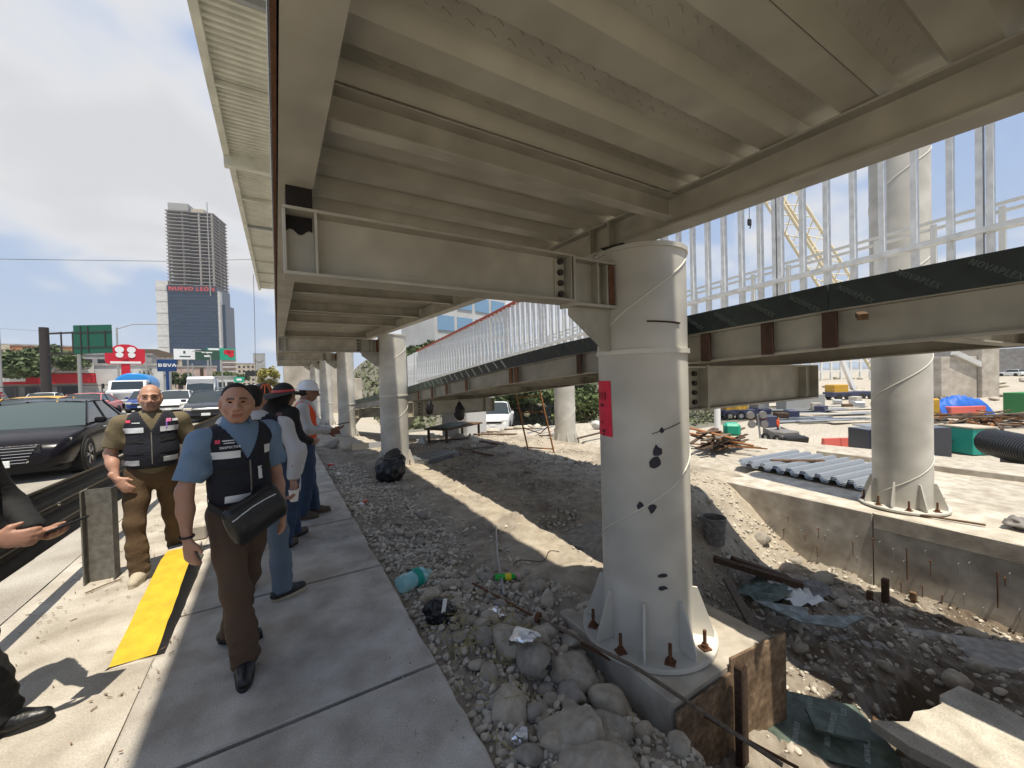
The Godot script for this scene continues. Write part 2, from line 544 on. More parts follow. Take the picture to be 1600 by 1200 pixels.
func ground_h(x: float, f: float) -> float:
	if x < 0.7: return -0.09
	var h := -0.1 - 0.07 * sm(0.9, 1.8, x) - 0.045 * sm(6.0, 16.0, f) * 2.0
	h -= 1.7 * sm(10.5, 26.0, f) * sm(3.0, 6.5, x) * (1.0 - sm(13.0, 20.0, x))
	h -= 0.62 * sm(10.5, 18.0, f) * sm(0.9, 1.7, x) * (1.0 - sm(3.0, 6.5, x))
	var pit := sm(2.72, 3.15, x) * (1.0 - sm(2.7, 4.3, f)) * (1.0 - sm(6.9, 7.4, x))
	h -= pit * (0.82 + 0.14 * sm(5.2, 6.4, x))
	h -= 0.5 * sm(1.62, 2.1, x) * (1.0 - sm(1.7, 2.35, f)) * (1.0 - sm(2.72, 3.15, x)) * sm(0.3, 0.9, f)
	h -= 0.12 * exp(-((x - 1.55) * (x - 1.55) + (f - 1.8) * (f - 1.8)) * 6.0)
	h += 0.1 * exp(-((x - 1.25) * (x - 1.25) * 5.0 + (f - 1.05) * (f - 1.05) * 4.0))
	h -= 0.5 * exp(-((x - 4.35) * (x - 4.35) * 7.0 + (f - 1.05) * (f - 1.05) * 12.0))      # the dark hole
	h += 0.16 * exp(-((x - 3.95) * (x - 3.95) * 9.0 + (f - 0.62) * (f - 0.62) * 8.0))     # shelf of earth
	h += 0.34 * exp(-((x - 5.2) * (x - 5.2) * 2.0 + (f - 3.7) * (f - 3.7) * 3.0))         # rubble heap against the corner
	h -= 0.3 * sm(7.4, 7.9, x) * (1.0 - sm(5.0, 7.0, f)) * 0.0
	h -= 4.3 * sm(12.0, 19.0, x)
	h += 3.2 * sm(108.0, 150.0, x)
	h += 7.0 * sm(30.0, 52.0, f) * sm(4.0, 12.0, x) * (1.0 - sm(46.0, 80.0, x)) * (1.0 - sm(60.0, 90.0, f))
	return h

func build_ground() -> void:
	var mb := MB.new()
	mb.tinted = true
	var X0 := 0.72; var X1 := 7.2; var F0 := -1.0; var F1 := 13.0
	var cell := 0.045
	var nx := int(round((X1 - X0) / cell))
	var nf := int(round((F1 - F0) / cell))
	var P := PackedVector3Array()
	var C := PackedColorArray()
	P.resize((nx + 1) * (nf + 1))
	C.resize(P.size())
	for j in nf + 1:
		var f := F0 + (F1 - F0) * j / nf
		for i in nx + 1:
			var x := X0 + (X1 - X0) * i / nx
			var edge: float = minf(minf(i, nx - i), minf(j, nf - j))
			var a := clampf(edge / 6.0, 0.0, 1.0)
			var rough := N1.get_noise_2d(x * 90.0, f * 90.0)
			var mid := N2.get_noise_2d(x * 40.0, f * 40.0)
			var packed := sm(-0.3, 0.1, N2.get_noise_2d(x * 14.0 + 50.0, f * 14.0)) * sm(1.5, 1.95, x) * sm(2.6, 3.1, f)
			var y := ground_h(x, f) + a * (rough * 0.035 * (1.0 - 0.8 * packed) + mid * 0.07 * (1.0 - 0.6 * packed))
			P[j * (nx + 1) + i] = V(x, y, f)
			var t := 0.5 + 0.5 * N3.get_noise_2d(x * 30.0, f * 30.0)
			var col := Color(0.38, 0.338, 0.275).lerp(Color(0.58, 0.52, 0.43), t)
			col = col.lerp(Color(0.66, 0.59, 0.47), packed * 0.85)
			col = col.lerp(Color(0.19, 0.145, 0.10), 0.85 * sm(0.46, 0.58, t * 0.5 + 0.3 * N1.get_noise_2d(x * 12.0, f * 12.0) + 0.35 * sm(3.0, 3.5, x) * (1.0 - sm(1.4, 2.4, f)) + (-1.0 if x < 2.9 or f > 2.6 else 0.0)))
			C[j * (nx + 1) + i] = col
	for j in nf:
		for i in nx:
			var a := j * (nx + 1) + i
			var b := a + 1
			var d := a + nx + 1
			var e := d + 1
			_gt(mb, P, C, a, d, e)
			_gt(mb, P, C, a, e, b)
	# the rest of the sheet, to the horizon
	var xs := [-1500.0, -700.0, -300.0, -120.0, -60.0, -30.0, -12.0, 0.72]
	var fs := [-600.0, -150.0, -50.0, -15.0, -5.0, -1.0]
	var k := 0.72
	xs.append(7.2)
	for i in 28: xs.append(8.0 + i * 0.75)
	for i in 30: xs.append(30.0 + i * 5.0)
	xs.append_array([200.0, 320.0, 700.0, 1500.0])
	for i in 1: fs.append(13.0)
	for i in 20: fs.append(14.0 + i * 1.5)
	fs.append_array([44.0, 46.0, 49.0, 52.0, 60.0, 75.0, 100.0, 150.0, 300.0, 700.0, 1800.0])
	for j in fs.size() - 1:
		for i in xs.size() - 1:
			if xs[i] >= 0.7 and xs[i] < 7.0 and fs[j] >= -1.01 and fs[j] < 12.9: continue
			var q := []
			var cc := []
			for o in [[0, 0], [0, 1], [1, 1], [1, 0]]:
				var x: float = xs[i + o[0]]
				var f: float = fs[j + o[1]]
				var wob := N2.get_noise_2d(x * 6.0, f * 6.0) * 0.25 if x > 13.0 else 0.0
				q.append(V(x, ground_h(x, f) + wob, f))
				var t := 0.5 + 0.5 * N3.get_noise_2d(x * 4.0, f * 4.0)
				cc.append(Color(0.60, 0.55, 0.455).lerp(Color(0.80, 0.745, 0.635), t))
			for o in [[0, 1, 2], [0, 2, 3]]:
				if xs[i] > 3.0 and xs[i] < 75.0 and fs[j] > 27.0 and fs[j] < 62.0:
					for m in o: cc[m] = Color(0.27, 0.265, 0.21)
				var nn: Vector3 = (q[o[2]] - q[o[0]]).cross(q[o[1]] - q[o[0]]).normalized()
				for m in o:
					mb.v.append(q[m]); mb.n.append(nn); mb.c.append(cc[m])
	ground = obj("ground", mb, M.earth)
	structure(ground)

var ground: MeshInstance3D

func _gt(mb: MB, P: PackedVector3Array, C: PackedColorArray, a: int, b: int, d: int) -> void:
	var nn := (P[d] - P[a]).cross(P[b] - P[a]).normalized()
	mb.v.append(P[a]); mb.v.append(P[b]); mb.v.append(P[d])
	mb.n.append(nn); mb.n.append(nn); mb.n.append(nn)
	mb.c.append(C[a]); mb.c.append(C[b]); mb.c.append(C[d])

func rock_mesh(seed_: int, sub: int, flat: float, bumps: float) -> ArrayMesh:
	var t := (1.0 + sqrt(5.0)) / 2.0
	var pts := [Vector3(-1, t, 0), Vector3(1, t, 0), Vector3(-1, -t, 0), Vector3(1, -t, 0), Vector3(0, -1, t), Vector3(0, 1, t), Vector3(0, -1, -t), Vector3(0, 1, -t), Vector3(t, 0, -1), Vector3(t, 0, 1), Vector3(-t, 0, -1), Vector3(-t, 0, 1)]
	for i in 12: pts[i] = pts[i].normalized()
	var tris := [[0, 11, 5], [0, 5, 1], [0, 1, 7], [0, 7, 10], [0, 10, 11], [1, 5, 9], [5, 11, 4], [11, 10, 2], [10, 7, 6], [7, 1, 8], [3, 9, 4], [3, 4, 2], [3, 2, 6], [3, 6, 8], [3, 8, 9], [4, 9, 5], [2, 4, 11], [6, 2, 10], [8, 6, 7], [9, 8, 1]]
	for s in sub:
		var nt := []
		var cache := {}
		for q in tris:
			var m := []
			for e in [[0, 1], [1, 2], [2, 0]]:
				var a: int = mini(q[e[0]], q[e[1]])
				var b: int = maxi(q[e[0]], q[e[1]])
				var key := a * 100000 + b
				if not cache.has(key):
					cache[key] = pts.size()
					pts.append(((pts[a] + pts[b]) * 0.5).normalized())
				m.append(cache[key])
			nt.append_array([[q[0], m[0], m[2]], [q[1], m[1], m[0]], [q[2], m[2], m[1]], [m[0], m[1], m[2]]])
		tris = nt
	var nz := FastNoiseLite.new()
	nz.seed = seed_
	nz.frequency = 0.55
	nz.fractal_octaves = 3
	var r := RandomNumberGenerator.new()
	r.seed = seed_
	var cuts := []
	for i in 5: cuts.append([Vector3(r.randf_range(-1, 1), r.randf_range(-1, 1), r.randf_range(-1, 1)).normalized(), r.randf_range(0.62, 0.93)])
	for i in pts.size():
		var p: Vector3 = pts[i]
		var d := 1.0 + nz.get_noise_3dv(p * 1.6) * bumps
		p *= d
		for c in cuts:
			var over: float = p.dot(c[0]) - c[1]
			if over > 0.0: p -= c[0] * over * 0.93
		pts[i] = Vector3(p.x, p.y * flat, p.z * 0.85)
	var acc := []
	for i in pts.size(): acc.append(Vector3.ZERO)
	for q in tris:
		var nn: Vector3 = (pts[q[1]] - pts[q[0]]).cross(pts[q[2]] - pts[q[0]])
		for k in 3: acc[q[k]] += nn
	var mb := MB.new()
	for q in tris:
		mb.tri3(pts[q[0]], pts[q[2]], pts[q[1]], acc[q[0]].normalized(), acc[q[2]].normalized(), acc[q[1]].normalized())
	return mb.mesh()

func build_stones() -> void:
	var big := []
	for i in 6: big.append(rock_mesh(100 + i, 2, 0.75, 0.22))
	var small := []
	for i in 5: small.append(rock_mesh(200 + i, 1, 0.62, 0.35))
	rng.seed = 77
	var mats := [M.stone_a, M.stone_b, M.stone_c]
	# boulders that can be told apart: x, f, radius, how far sunk
	var list := [[1.62, 1.98, 0.17, 0.2], [1.36, 2.12, 0.135, 0.3], [1.50, 2.03, 0.10, 0.1], [1.30, 2.32, 0.12, 0.3], [1.46, 1.86, 0.10, 0.3], [1.64, 1.72, 0.13, 0.4], [1.74, 2.2, 0.08, 0.2], [1.18, 2.45, 0.085, 0.2], [1.32, 2.62, 0.075, 0.2], [1.16, 2.7, 0.065, 0.2], [1.02, 2.52, 0.06, 0.2], [1.56, 2.32, 0.09, 0.2], [1.66, 2.52, 0.095, 0.2], [1.46, 2.5, 0.06, 0.2], [1.83, 2.62, 0.07, 0.2], [1.90, 2.85, 0.085, 0.2], [2.02, 2.95, 0.06, 0.2], [1.78, 3.0, 0.055, 0.2], [1.20, 1.55, 0.17, 0.45], [1.42, 1.5, 0.14, 0.4], [1.02, 1.85, 0.12, 0.4], [1.15, 1.28, 0.15, 0.5], [3.45, 1.95, 0.17, 0.2], [3.78, 2.05, 0.15, 0.2], [3.62, 2.32, 0.16, 0.25], [4.02, 1.95, 0.09, 0.2], [3.3, 2.2, 0.1, 0.2], [4.25, 1.85, 0.08, 0.2], [3.55, 2.75, 0.12, 0.2], [4.9, 0.95, 0.11, 0.3], [5.3, 0.9, 0.1, 0.3], [6.2, 3.2, 0.14, 0.2], [6.0, 2.75, 0.12, 0.1], [6.15, 2.4, 0.13, 0.1], [1.35, 13.2, 0.3, 0.3], [1.62, 12.4, 0.26, 0.2], [1.28, 4.6, 0.07, 0.2], [1.62, 5.2, 0.09, 0.3], [1.05, 3.15, 0.085, 0.1], [1.2, 3.22, 0.075, 0.2]]
	var n := 0
	for a in list:
		_stone(big[n % 6], mats[n % 3], a[0], a[1], a[2], a[3])
		n += 1
	while n < 298:
		var x := 0.0; var f := 0.0; var r := 0.0
		var u := rng.randf()
		if u < 0.5:
			x = rng.randf_range(0.95, 2.0); f = rng.randf_range(1.2, 3.3); r = 0.028 + 0.05 * pow(rng.randf(), 2.0)
		elif u < 0.72:
			x = rng.randf_range(0.9, 1.9); f = rng.randf_range(3.0, 5.5); r = 0.022 + 0.04 * pow(rng.randf(), 2.0)
		elif u < 0.9:
			x = rng.randf_range(3.0, 6.6); f = rng.randf_range(0.7, 4.0); r = 0.035 + 0.07 * pow(rng.randf(), 2.0)
		else:
			x = rng.randf_range(2.8, 6.0); f = rng.randf_range(4.5, 9.0); r = 0.03 + 0.05 * rng.randf()
		if _blocked(x, f, r): continue
		_stone(small[n % 5], mats[rng.randi() % 3], x, f, r, 0.2)
		n += 1
	# loose gravel, too small to tell apart
	var spots := []
	var tints := []
	while spots.size() < 19000:
		var u := rng.randf()
		var x := 0.0; var f := 0.0; var r := 0.0
		if u < 0.62:
			x = 0.82 + 1.3 * rng.randf(); f = 0.6 + 9.0 * pow(rng.randf(), 1.3); r = 0.008 + 0.024 * pow(rng.randf(), 3.0)
		elif u < 0.84:
			x = rng.randf_range(2.6, 6.68); f = rng.randf_range(0.2, 4.3); r = 0.008 + 0.03 * pow(rng.randf(), 4.0)
		else:
			x = rng.randf_range(2.2, 7.0); f = rng.randf_range(4.2, 12.5); r = 0.01 + 0.022 * pow(rng.randf(), 3.5)
		if _blocked(x, f, r): continue
		if x > 1.75 and x < 2.8 and f > 2.9 and rng.randf() < 0.85: continue
		if rng.randf() > 0.4 + 0.9 * N2.get_noise_2d(x * 25.0, f * 25.0) + 0.3: continue
		var b := Basis.from_euler(Vector3(rng.randf() * 0.8, rng.randf() * TAU, rng.randf() * 0.8)).scaled_local(Vector3(r * rng.randf_range(0.8, 1.5), r * rng.randf_range(0.6, 1.0), r))
		spots.append(Transform3D(b, V(x, _surface(x, f) + r * 0.25, f)))
		var t := rng.randf()
		tints.append(Color(0.36, 0.325, 0.27).lerp(Color(0.60, 0.545, 0.455), t))
	for part in 3:
		var mm := MultiMesh.new()
		mm.transform_format = MultiMesh.TRANSFORM_3D
		mm.use_colors = true
		mm.mesh = rock_mesh(300 + part, 1, 0.7, 0.4)
		var own := []
		for i in range(part, spots.size(), 3): own.append(i)
		mm.instance_count = own.size()
		for i in own.size():
			mm.set_instance_transform(i, spots[own[i]])
			mm.set_instance_color(i, tints[own[i]])
		var o := MultiMeshInstance3D.new()
		o.name = "gravel"
		o.multimesh = mm
		o.material_override = M.gravel
		ground.add_child(o, true)
		stuff(o, "loose grey gravel over the dug up ground")

func _surface(x: float, f: float) -> float:
	var rough := N1.get_noise_2d(x * 90.0, f * 90.0)
	var mid := N2.get_noise_2d(x * 40.0, f * 40.0)
	var packed := sm(-0.3, 0.1, N2.get_noise_2d(x * 14.0 + 50.0, f * 14.0)) * sm(1.5, 1.95, x) * sm(2.6, 3.1, f)
	return ground_h(x, f) + rough * 0.035 * (1.0 - 0.8 * packed) + mid * 0.07 * (1.0 - 0.6 * packed)

func _blocked(x: float, f: float, r: float) -> bool:
	if x < 0.78 + r: return true
	if x > 1.84 - r and x < 2.98 + r and f > 1.38 - r and f < 2.55 + r: return true
	if x > 6.66 - r: return true
	if absf(x - 2.26) < 0.75 + r and (absf(f - 9.08) < 0.6 + r or absf(f - 16.26) < 0.8 + r): return true
	return false

func _stone(m: Mesh, mat: Material, x: float, f: float, r: float, sunk: float) -> void:
	var b := Basis.from_euler(Vector3(rng.randf_range(-0.4, 0.4), rng.randf() * TAU, rng.randf_range(-0.4, 0.4))).scaled_local(Vector3(r * rng.randf_range(1.0, 1.25), r * rng.randf_range(0.85, 1.1), r))
	obj("stone", m, mat, ground, V(x, _surface(x, f) + r * (0.55 - sunk), f), b)

func build_pavements() -> void:
	# avenue
	var mb := MB.new()
	mb.box(V(-19.0, -0.06, 300.0), Vector3(34.4, 0.1, 760.0))
	var road := obj("road", mb, M.road)
	structure(road)
	for lane in [-5.4, -8.9, -12.4]:
		for i in 26:
			var l := MB.new()
			l.box(V(lane, -0.004, 6.0 + i * 9.0), Vector3(0.13, 0.004, 3.2))
			obj("lane_marking", l, M.white_paint, road)
	# strip of concrete between the guard rail and the footway
	mb = MB.new()
	var rows := []
	for j in 90:
		var f := -3.0 + j * 0.5
		var row := PackedVector3Array()
		for i in 9:
			var x := -1.78 + i * 0.1325
			row.append(V(x, 0.0 + N2.get_noise_2d(x * 30.0, f * 30.0) * 0.012, f))
		rows.append(row)
	mb.grid(rows)
	var verge := obj("verge", mb, M.verge)
	structure(verge)
	# slabs of the footway
	mb = MB.new()
	mb.box(V(0.02, -0.16, 24.0), Vector3(1.44, 0.12, 54.0))
	var walk := obj("footway", mb, M.concrete_grey)
	structure(walk)
	for k in 27:
		var f0 := -2.2 + 1.494 * k
		var s := MB.new()
		var w := 1.49 + 0.02 * N1.get_noise_1d(k * 37.0)
		var xl := -0.72
		var poly := []
		var steps := 14 if k < 8 else 3
		for i in steps + 1:
			var t := float(i) / steps
			var chip := 0.0
			if i > 0 and i < steps: chip = maxf(0.0, N1.get_noise_1d(f0 * 80.0 + i * 31.0)) * 0.03
			poly.append(Vector2(0.775 - chip, 0.012 + t * 1.468))
		poly.append(Vector2(xl, 1.48)); poly.append(Vector2(xl, 0.012))
		var top := []
		for p in poly: top.append(p)
		s.prism(top, V(0, -0.1, f0), Vector3.RIGHT, Vector3.FORWARD, Vector3(0, 0.094, 0))
		# rounded margin on top
		var inner := []
		for p in poly:
			inner.append(Vector2(clampf(p.x, xl + 0.012, p.x - 0.012 if p.x > 0.0 else p.x), clampf(p.y, 0.022, 1.47)))
		for i in inner.size(): if inner[i].x < 0.0: inner[i].x = xl + 0.012
		for i in poly.size():
			var j := (i + 1) % poly.size()
			var A := V(poly[i].x, -0.006, f0 + poly[i].y); var B := V(poly[j].x, -0.006, f0 + poly[j].y)
			var C := V(inner[j].x, 0.0, f0 + inner[j].y); var D := V(inner[i].x, 0.0, f0 + inner[i].y)
			s.quad(A, D, C, B)
		var ix := Geometry2D.triangulate_polygon(PackedVector2Array(inner))
		for i in range(0, ix.size(), 3):
			var a: Vector2 = inner[ix[i]]; var b: Vector2 = inner[ix[i + 1]]; var d: Vector2 = inner[ix[i + 2]]
			s.face([V(a.x, 0, f0 + a.y), V(b.x, 0, f0 + b.y), V(d.x, 0, f0 + d.y)], V(0, -1, f0))
		obj("slab", s, M.sidewalk, walk)

# ---------------------------------------------------------------- steel structure
const CR := 0.305

func dk(f: float) -> float:      # rise of the walkway along the avenue
	return (f - 1.97) * 0.0253

func column(x: float, f: float, base: float, top: float, collar: float, label: String, turn: float, ring_plate := true) -> Node3D:
	var t := thing("steel_column", label, "column", V(x, base, f), turn, "round steel columns of the walkway")
	var h := top - base
	var s := MB.new()
	s.lathe([Vector2(CR, 0.0), Vector2(CR, h - 0.03), Vector2(CR + 0.014, h - 0.03), Vector2(CR + 0.014, h), Vector2(0.0, h)], Vector3.ZERO, Basis(), 48)
	obj("shaft", s, M.paint_light, t)
	s = MB.new()                  # spiral weld
	var path := []
	var n := int(h / 1.35 * 40.0)
	for i in n:
		var a := -TAU * i / 40.0 + 0.6
		path.append(Vector3(cos(a) * (CR + 0.001), 0.03 + i * 1.35 / 40.0, sin(a) * (CR + 0.001)))
	s.tube(path, 0.0065, 6)
	obj("weld_seam", s, M.weld, t)
	if collar > 0.0:
		s = MB.new()
		var c := collar - base
		s.lathe([Vector2(CR, c - 0.016), Vector2(CR + 0.014, c - 0.016), Vector2(CR + 0.014, c + 0.016), Vector2(CR, c + 0.016)], Vector3.ZERO, Basis(), 48)
		obj("collar", s, M.weld, t)
	s = MB.new()
	s.lathe([Vector2(0.0, 0.0), Vector2(0.455, 0.0), Vector2(0.46, 0.004), Vector2(0.46, 0.028), Vector2(0.455, 0.032), Vector2(CR, 0.032)], Vector3.ZERO, Basis(), 56)
	obj("base_plate", s, M.paint_light, t)
	for i in 8:
		var a := TAU * i / 8.0 + 0.12
		var d := Vector3(cos(a), 0, sin(a))
		var side := Vector3(-d.z, 0, d.x)
		s = MB.new()
		s.prism([Vector2(CR - 0.003, 0.033), Vector2(0.435, 0.033), Vector2(0.435, 0.075), Vector2(CR + 0.03, 0.36), Vector2(CR - 0.003, 0.36)], side * -0.007, d, Vector3.UP, side * 0.014)
		obj("gusset", s, M.paint_light, t)
		var a2 := a + TAU / 16.0
		var at := Vector3(cos(a2), 0, sin(a2)) * 0.395
		s = MB.new()
		s.cyl(at + Vector3.UP * 0.02, at + Vector3.UP * 0.155, 0.0115, 0.0115, 10)
		s.box(at + Vector3.UP * 0.037, Vector3(0.062, 0.01, 0.062), Basis(Vector3.UP, a2))
		s.cyl(at + Vector3.UP * 0.042, at + Vector3.UP * 0.064, 0.023, 0.023, 6)
		obj("anchor_bolt", s, M.rust, t)
	return t

func build_columns() -> Array:
	var out := []
	var spots := [[1.97, -0.15, 1.85, "near cream steel column with a red notice, on the boarded concrete block"], [9.08, -0.23, 1.37, "second cream steel column of the row, black rubbish bag at its foot"], [16.26, -0.46, 0.86, "third cream steel column of the row, on a white concrete plinth"], [23.4, -0.6, 0.6, "fourth cream steel column of the row, far along the footway"], [30.5, -0.7, 0.5, "fifth cream steel column of the row, farthest along the footway"]]
	for i in spots.size():
		var a: Array = spots[i]
		var c := column(2.26, a[0], a[1], 2.55 + dk(a[0]), a[2], a[3], 0.35 * i)
		out.append(c)
		# bracket, short beam and end plate towards the walkway
		var y0: float = 2.16 + dk(a[0]) - a[1]
		var inv := Basis(Vector3.UP, -0.35 * i)
		var s := MB.new()
		s.prism([Vector2(-0.29, y0 - 0.02), Vector2(-0.66, y0 - 0.02), Vector2(-0.66, y0 - 0.075), Vector2(-0.40, y0 - 0.27), Vector2(-0.40, y0 - 0.30), Vector2(-0.29, y0 - 0.30)], inv * Vector3(0, 0, 0.006), inv * Vector3.RIGHT, Vector3.UP, inv * Vector3(0, 0, -0.012))
		obj("haunch", s, M.paint, c)
		s = MB.new()
		s.bar(inv * Vector3(-0.655, y0 - 0.01, 0), inv * Vector3(-0.25, y0 - 0.01, 0), 0.13, 0.018)
		s.bar(inv * Vector3(-0.655, y0 + 0.275, 0), inv * Vector3(-0.25, y0 + 0.275, 0), 0.13, 0.014)
		s.bar(inv * Vector3(-0.655, y0 + 0.133, 0), inv * Vector3(-0.25, y0 + 0.133, 0), 0.012, 0.265)
		for k in [-0.46, -0.38]:
			s.box(inv * Vector3(k, y0 + 0.133, 0), Vector3(0.01, 0.262, 0.126), inv)
		obj("stub_beam", s, M.paint, c)
		s = MB.new()
		s.box(inv * Vector3(-0.664, y0 + 0.13, 0), Vector3(0.014, 0.31, 0.15), inv)
		obj("end_plate", s, M.paint, c)
		s = MB.new()
		s.box(inv * Vector3(-0.345, y0 + 0.133, 0.064), Vector3(0.05, 0.255, 0.004), inv)
		obj("rusty_stiffener", s, M.rust, c)
		# ramp bracket on the other side
		if i < 3:
			var yr: float = ramp_bottom(a[0]) - a[1] - 0.012
			s = MB.new()
			s.prism([Vector2(0.29, yr - 0.34), Vector2(0.52, yr - 0.34), Vector2(0.29, yr - 0.62)], inv * Vector3(0, 0, 0.006), inv * Vector3.RIGHT, Vector3.UP, inv * Vector3(0, 0, -0.012))
			obj("haunch", s, M.paint, c)
			s = MB.new()
			s.beam(inv * Vector3(0.29, yr - 0.175, 0), inv * Vector3(2.54, yr - 0.175, 0), 0.15, 0.345, 0.014, 0.01)
			s.box(inv * Vector3(2.3, yr - 0.175, 0), Vector3(0.01, 0.31, 0.146), inv)
			s.box(inv * Vector3(2.545, yr - 0.175, 0), Vector3(0.012, 0.345, 0.15), inv)
			s.box(inv * Vector3(0.42, yr - 0.175, 0), Vector3(0.01, 0.31, 0.146), inv)
			s.box(inv * Vector3(0.66, yr - 0.175, 0), Vector3(0.022, 0.36, 0.17), inv)
			obj("ramp_bearer", s, M.paint, c)
			for q in 4:
				s = MB.new()
				s.cyl(inv * Vector3(0.58, yr - 0.06 - q * 0.075, 0.0), inv * Vector3(0.58, yr - 0.06 - q * 0.075, 0.03), 0.021, 0.021, 6)
				obj("bolt", s, M.bolt, c)
	# red notice and scrapes on the nearest shaft
	var c0: Node3D = out[0]
	var patch := func(a0: float, a1: float, y0: float, y1: float, lift: float, skew := 0.0) -> MB:
		var rows := []
		for i in 9:
			var row := []
			for j in 7:
				var a := lerpf(a0, a1, j / 6.0) + skew * i / 8.0
				row.append(Vector3(cos(a) * (CR + lift), lerpf(y0, y1, i / 8.0) + 0.15, sin(a) * (CR + lift)))
			rows.append(row)
		var m := MB.new()
		m.grid(rows)
		return m
	# angle on the shaft that faces the camera is about 138 degrees from +x towards +z
	var face := atan2(1.97, -2.26)
	var tagm := MB.new()
	obj("notice", patch.call(face + 0.70, face + 1.5, 1.275, 1.66, 0.003, 0.03), M.pink_tag, c0).set_meta("label", "red vinyl notice with dark print")
	for l in [[0.90, 1.555, 0.05, 0.055], [1.02, 1.555, 0.05, 0.055], [1.18, 1.555, 0.075, 0.055], [1.0, 1.49, 0.16, 0.02], [1.06, 1.37, 0.06, 0.018], [0.95, 1.31, 0.12, 0.02], [0.96, 1.285, 0.12, 0.012]]:
		for k in 2 if l[3] > 0.05 else 1:
			obj("print", patch.call(face + l[0] + k * l[2] * 1.0, face + l[0] + l[2] * (0.35 if l[3] > 0.05 else 1.0) + k * l[2], l[1] - l[3] * 0.5, l[1] + l[3] * 0.5, 0.005), M.tag_print, c0)
	for l in [[-0.27, 1.20, 0.1, 0.07], [-0.23, 1.13, 0.13, 0.075], [-0.14, 0.83, 0.10, 0.055], [0.09, 0.84, 0.07, 0.05], [-0.33, 0.39, 0.11, 0.025], [-0.33, 0.31, 0.11, 0.03], [-0.38, 1.335, 0.05, 0.03]]:
		rng.seed = int(l[1] * 1000.0)
		var m := MB.new()
		var pts := []
		var mid := Vector3.ZERO
		for k in 9:
			var an := TAU * k / 9.0
			var rr := rng.randf_range(1.1, 1.9)
			var a: float = face + l[0] + cos(an) * l[2] * 0.5 * rr * 1.25
			var y: float = l[1] + 0.15 + sin(an) * l[3] * 0.5 * rr * 0.75
			pts.append(Vector3(cos(a) * (CR + 0.0025), y, sin(a) * (CR + 0.0025)))
		var ca: float = face + l[0]
		m.face(pts, Vector3(0, l[1] + 0.15, 0))
		obj("bare_patch", m, M.scrape, c0)
	var bp := MB.new()
	for k in 11:
		bp.box(Vector3(cos(face - 0.2 - k * 0.062) * (CR + 0.004), 1.465 + k * 0.006, sin(face - 0.2 - k * 0.062) * (CR + 0.004)), Vector3(0.014, 0.006, 0.004), Basis(Vector3.UP, -(face - 0.2 - k * 0.062) + PI / 2))
	obj("scratch", bp, M.scrape, c0)
	var sc := MB.new()
	var pth := []
	for k in 14: pth.append(Vector3(cos(face - 0.12 - k * 0.06) * (CR + 0.004), 2.19 - k * 0.001, sin(face - 0.12 - k * 0.06) * (CR + 0.004)))
	sc.tube(pth, 0.006, 6)
	obj("cut_mark", sc, M.rust_dark, c0)
	return out

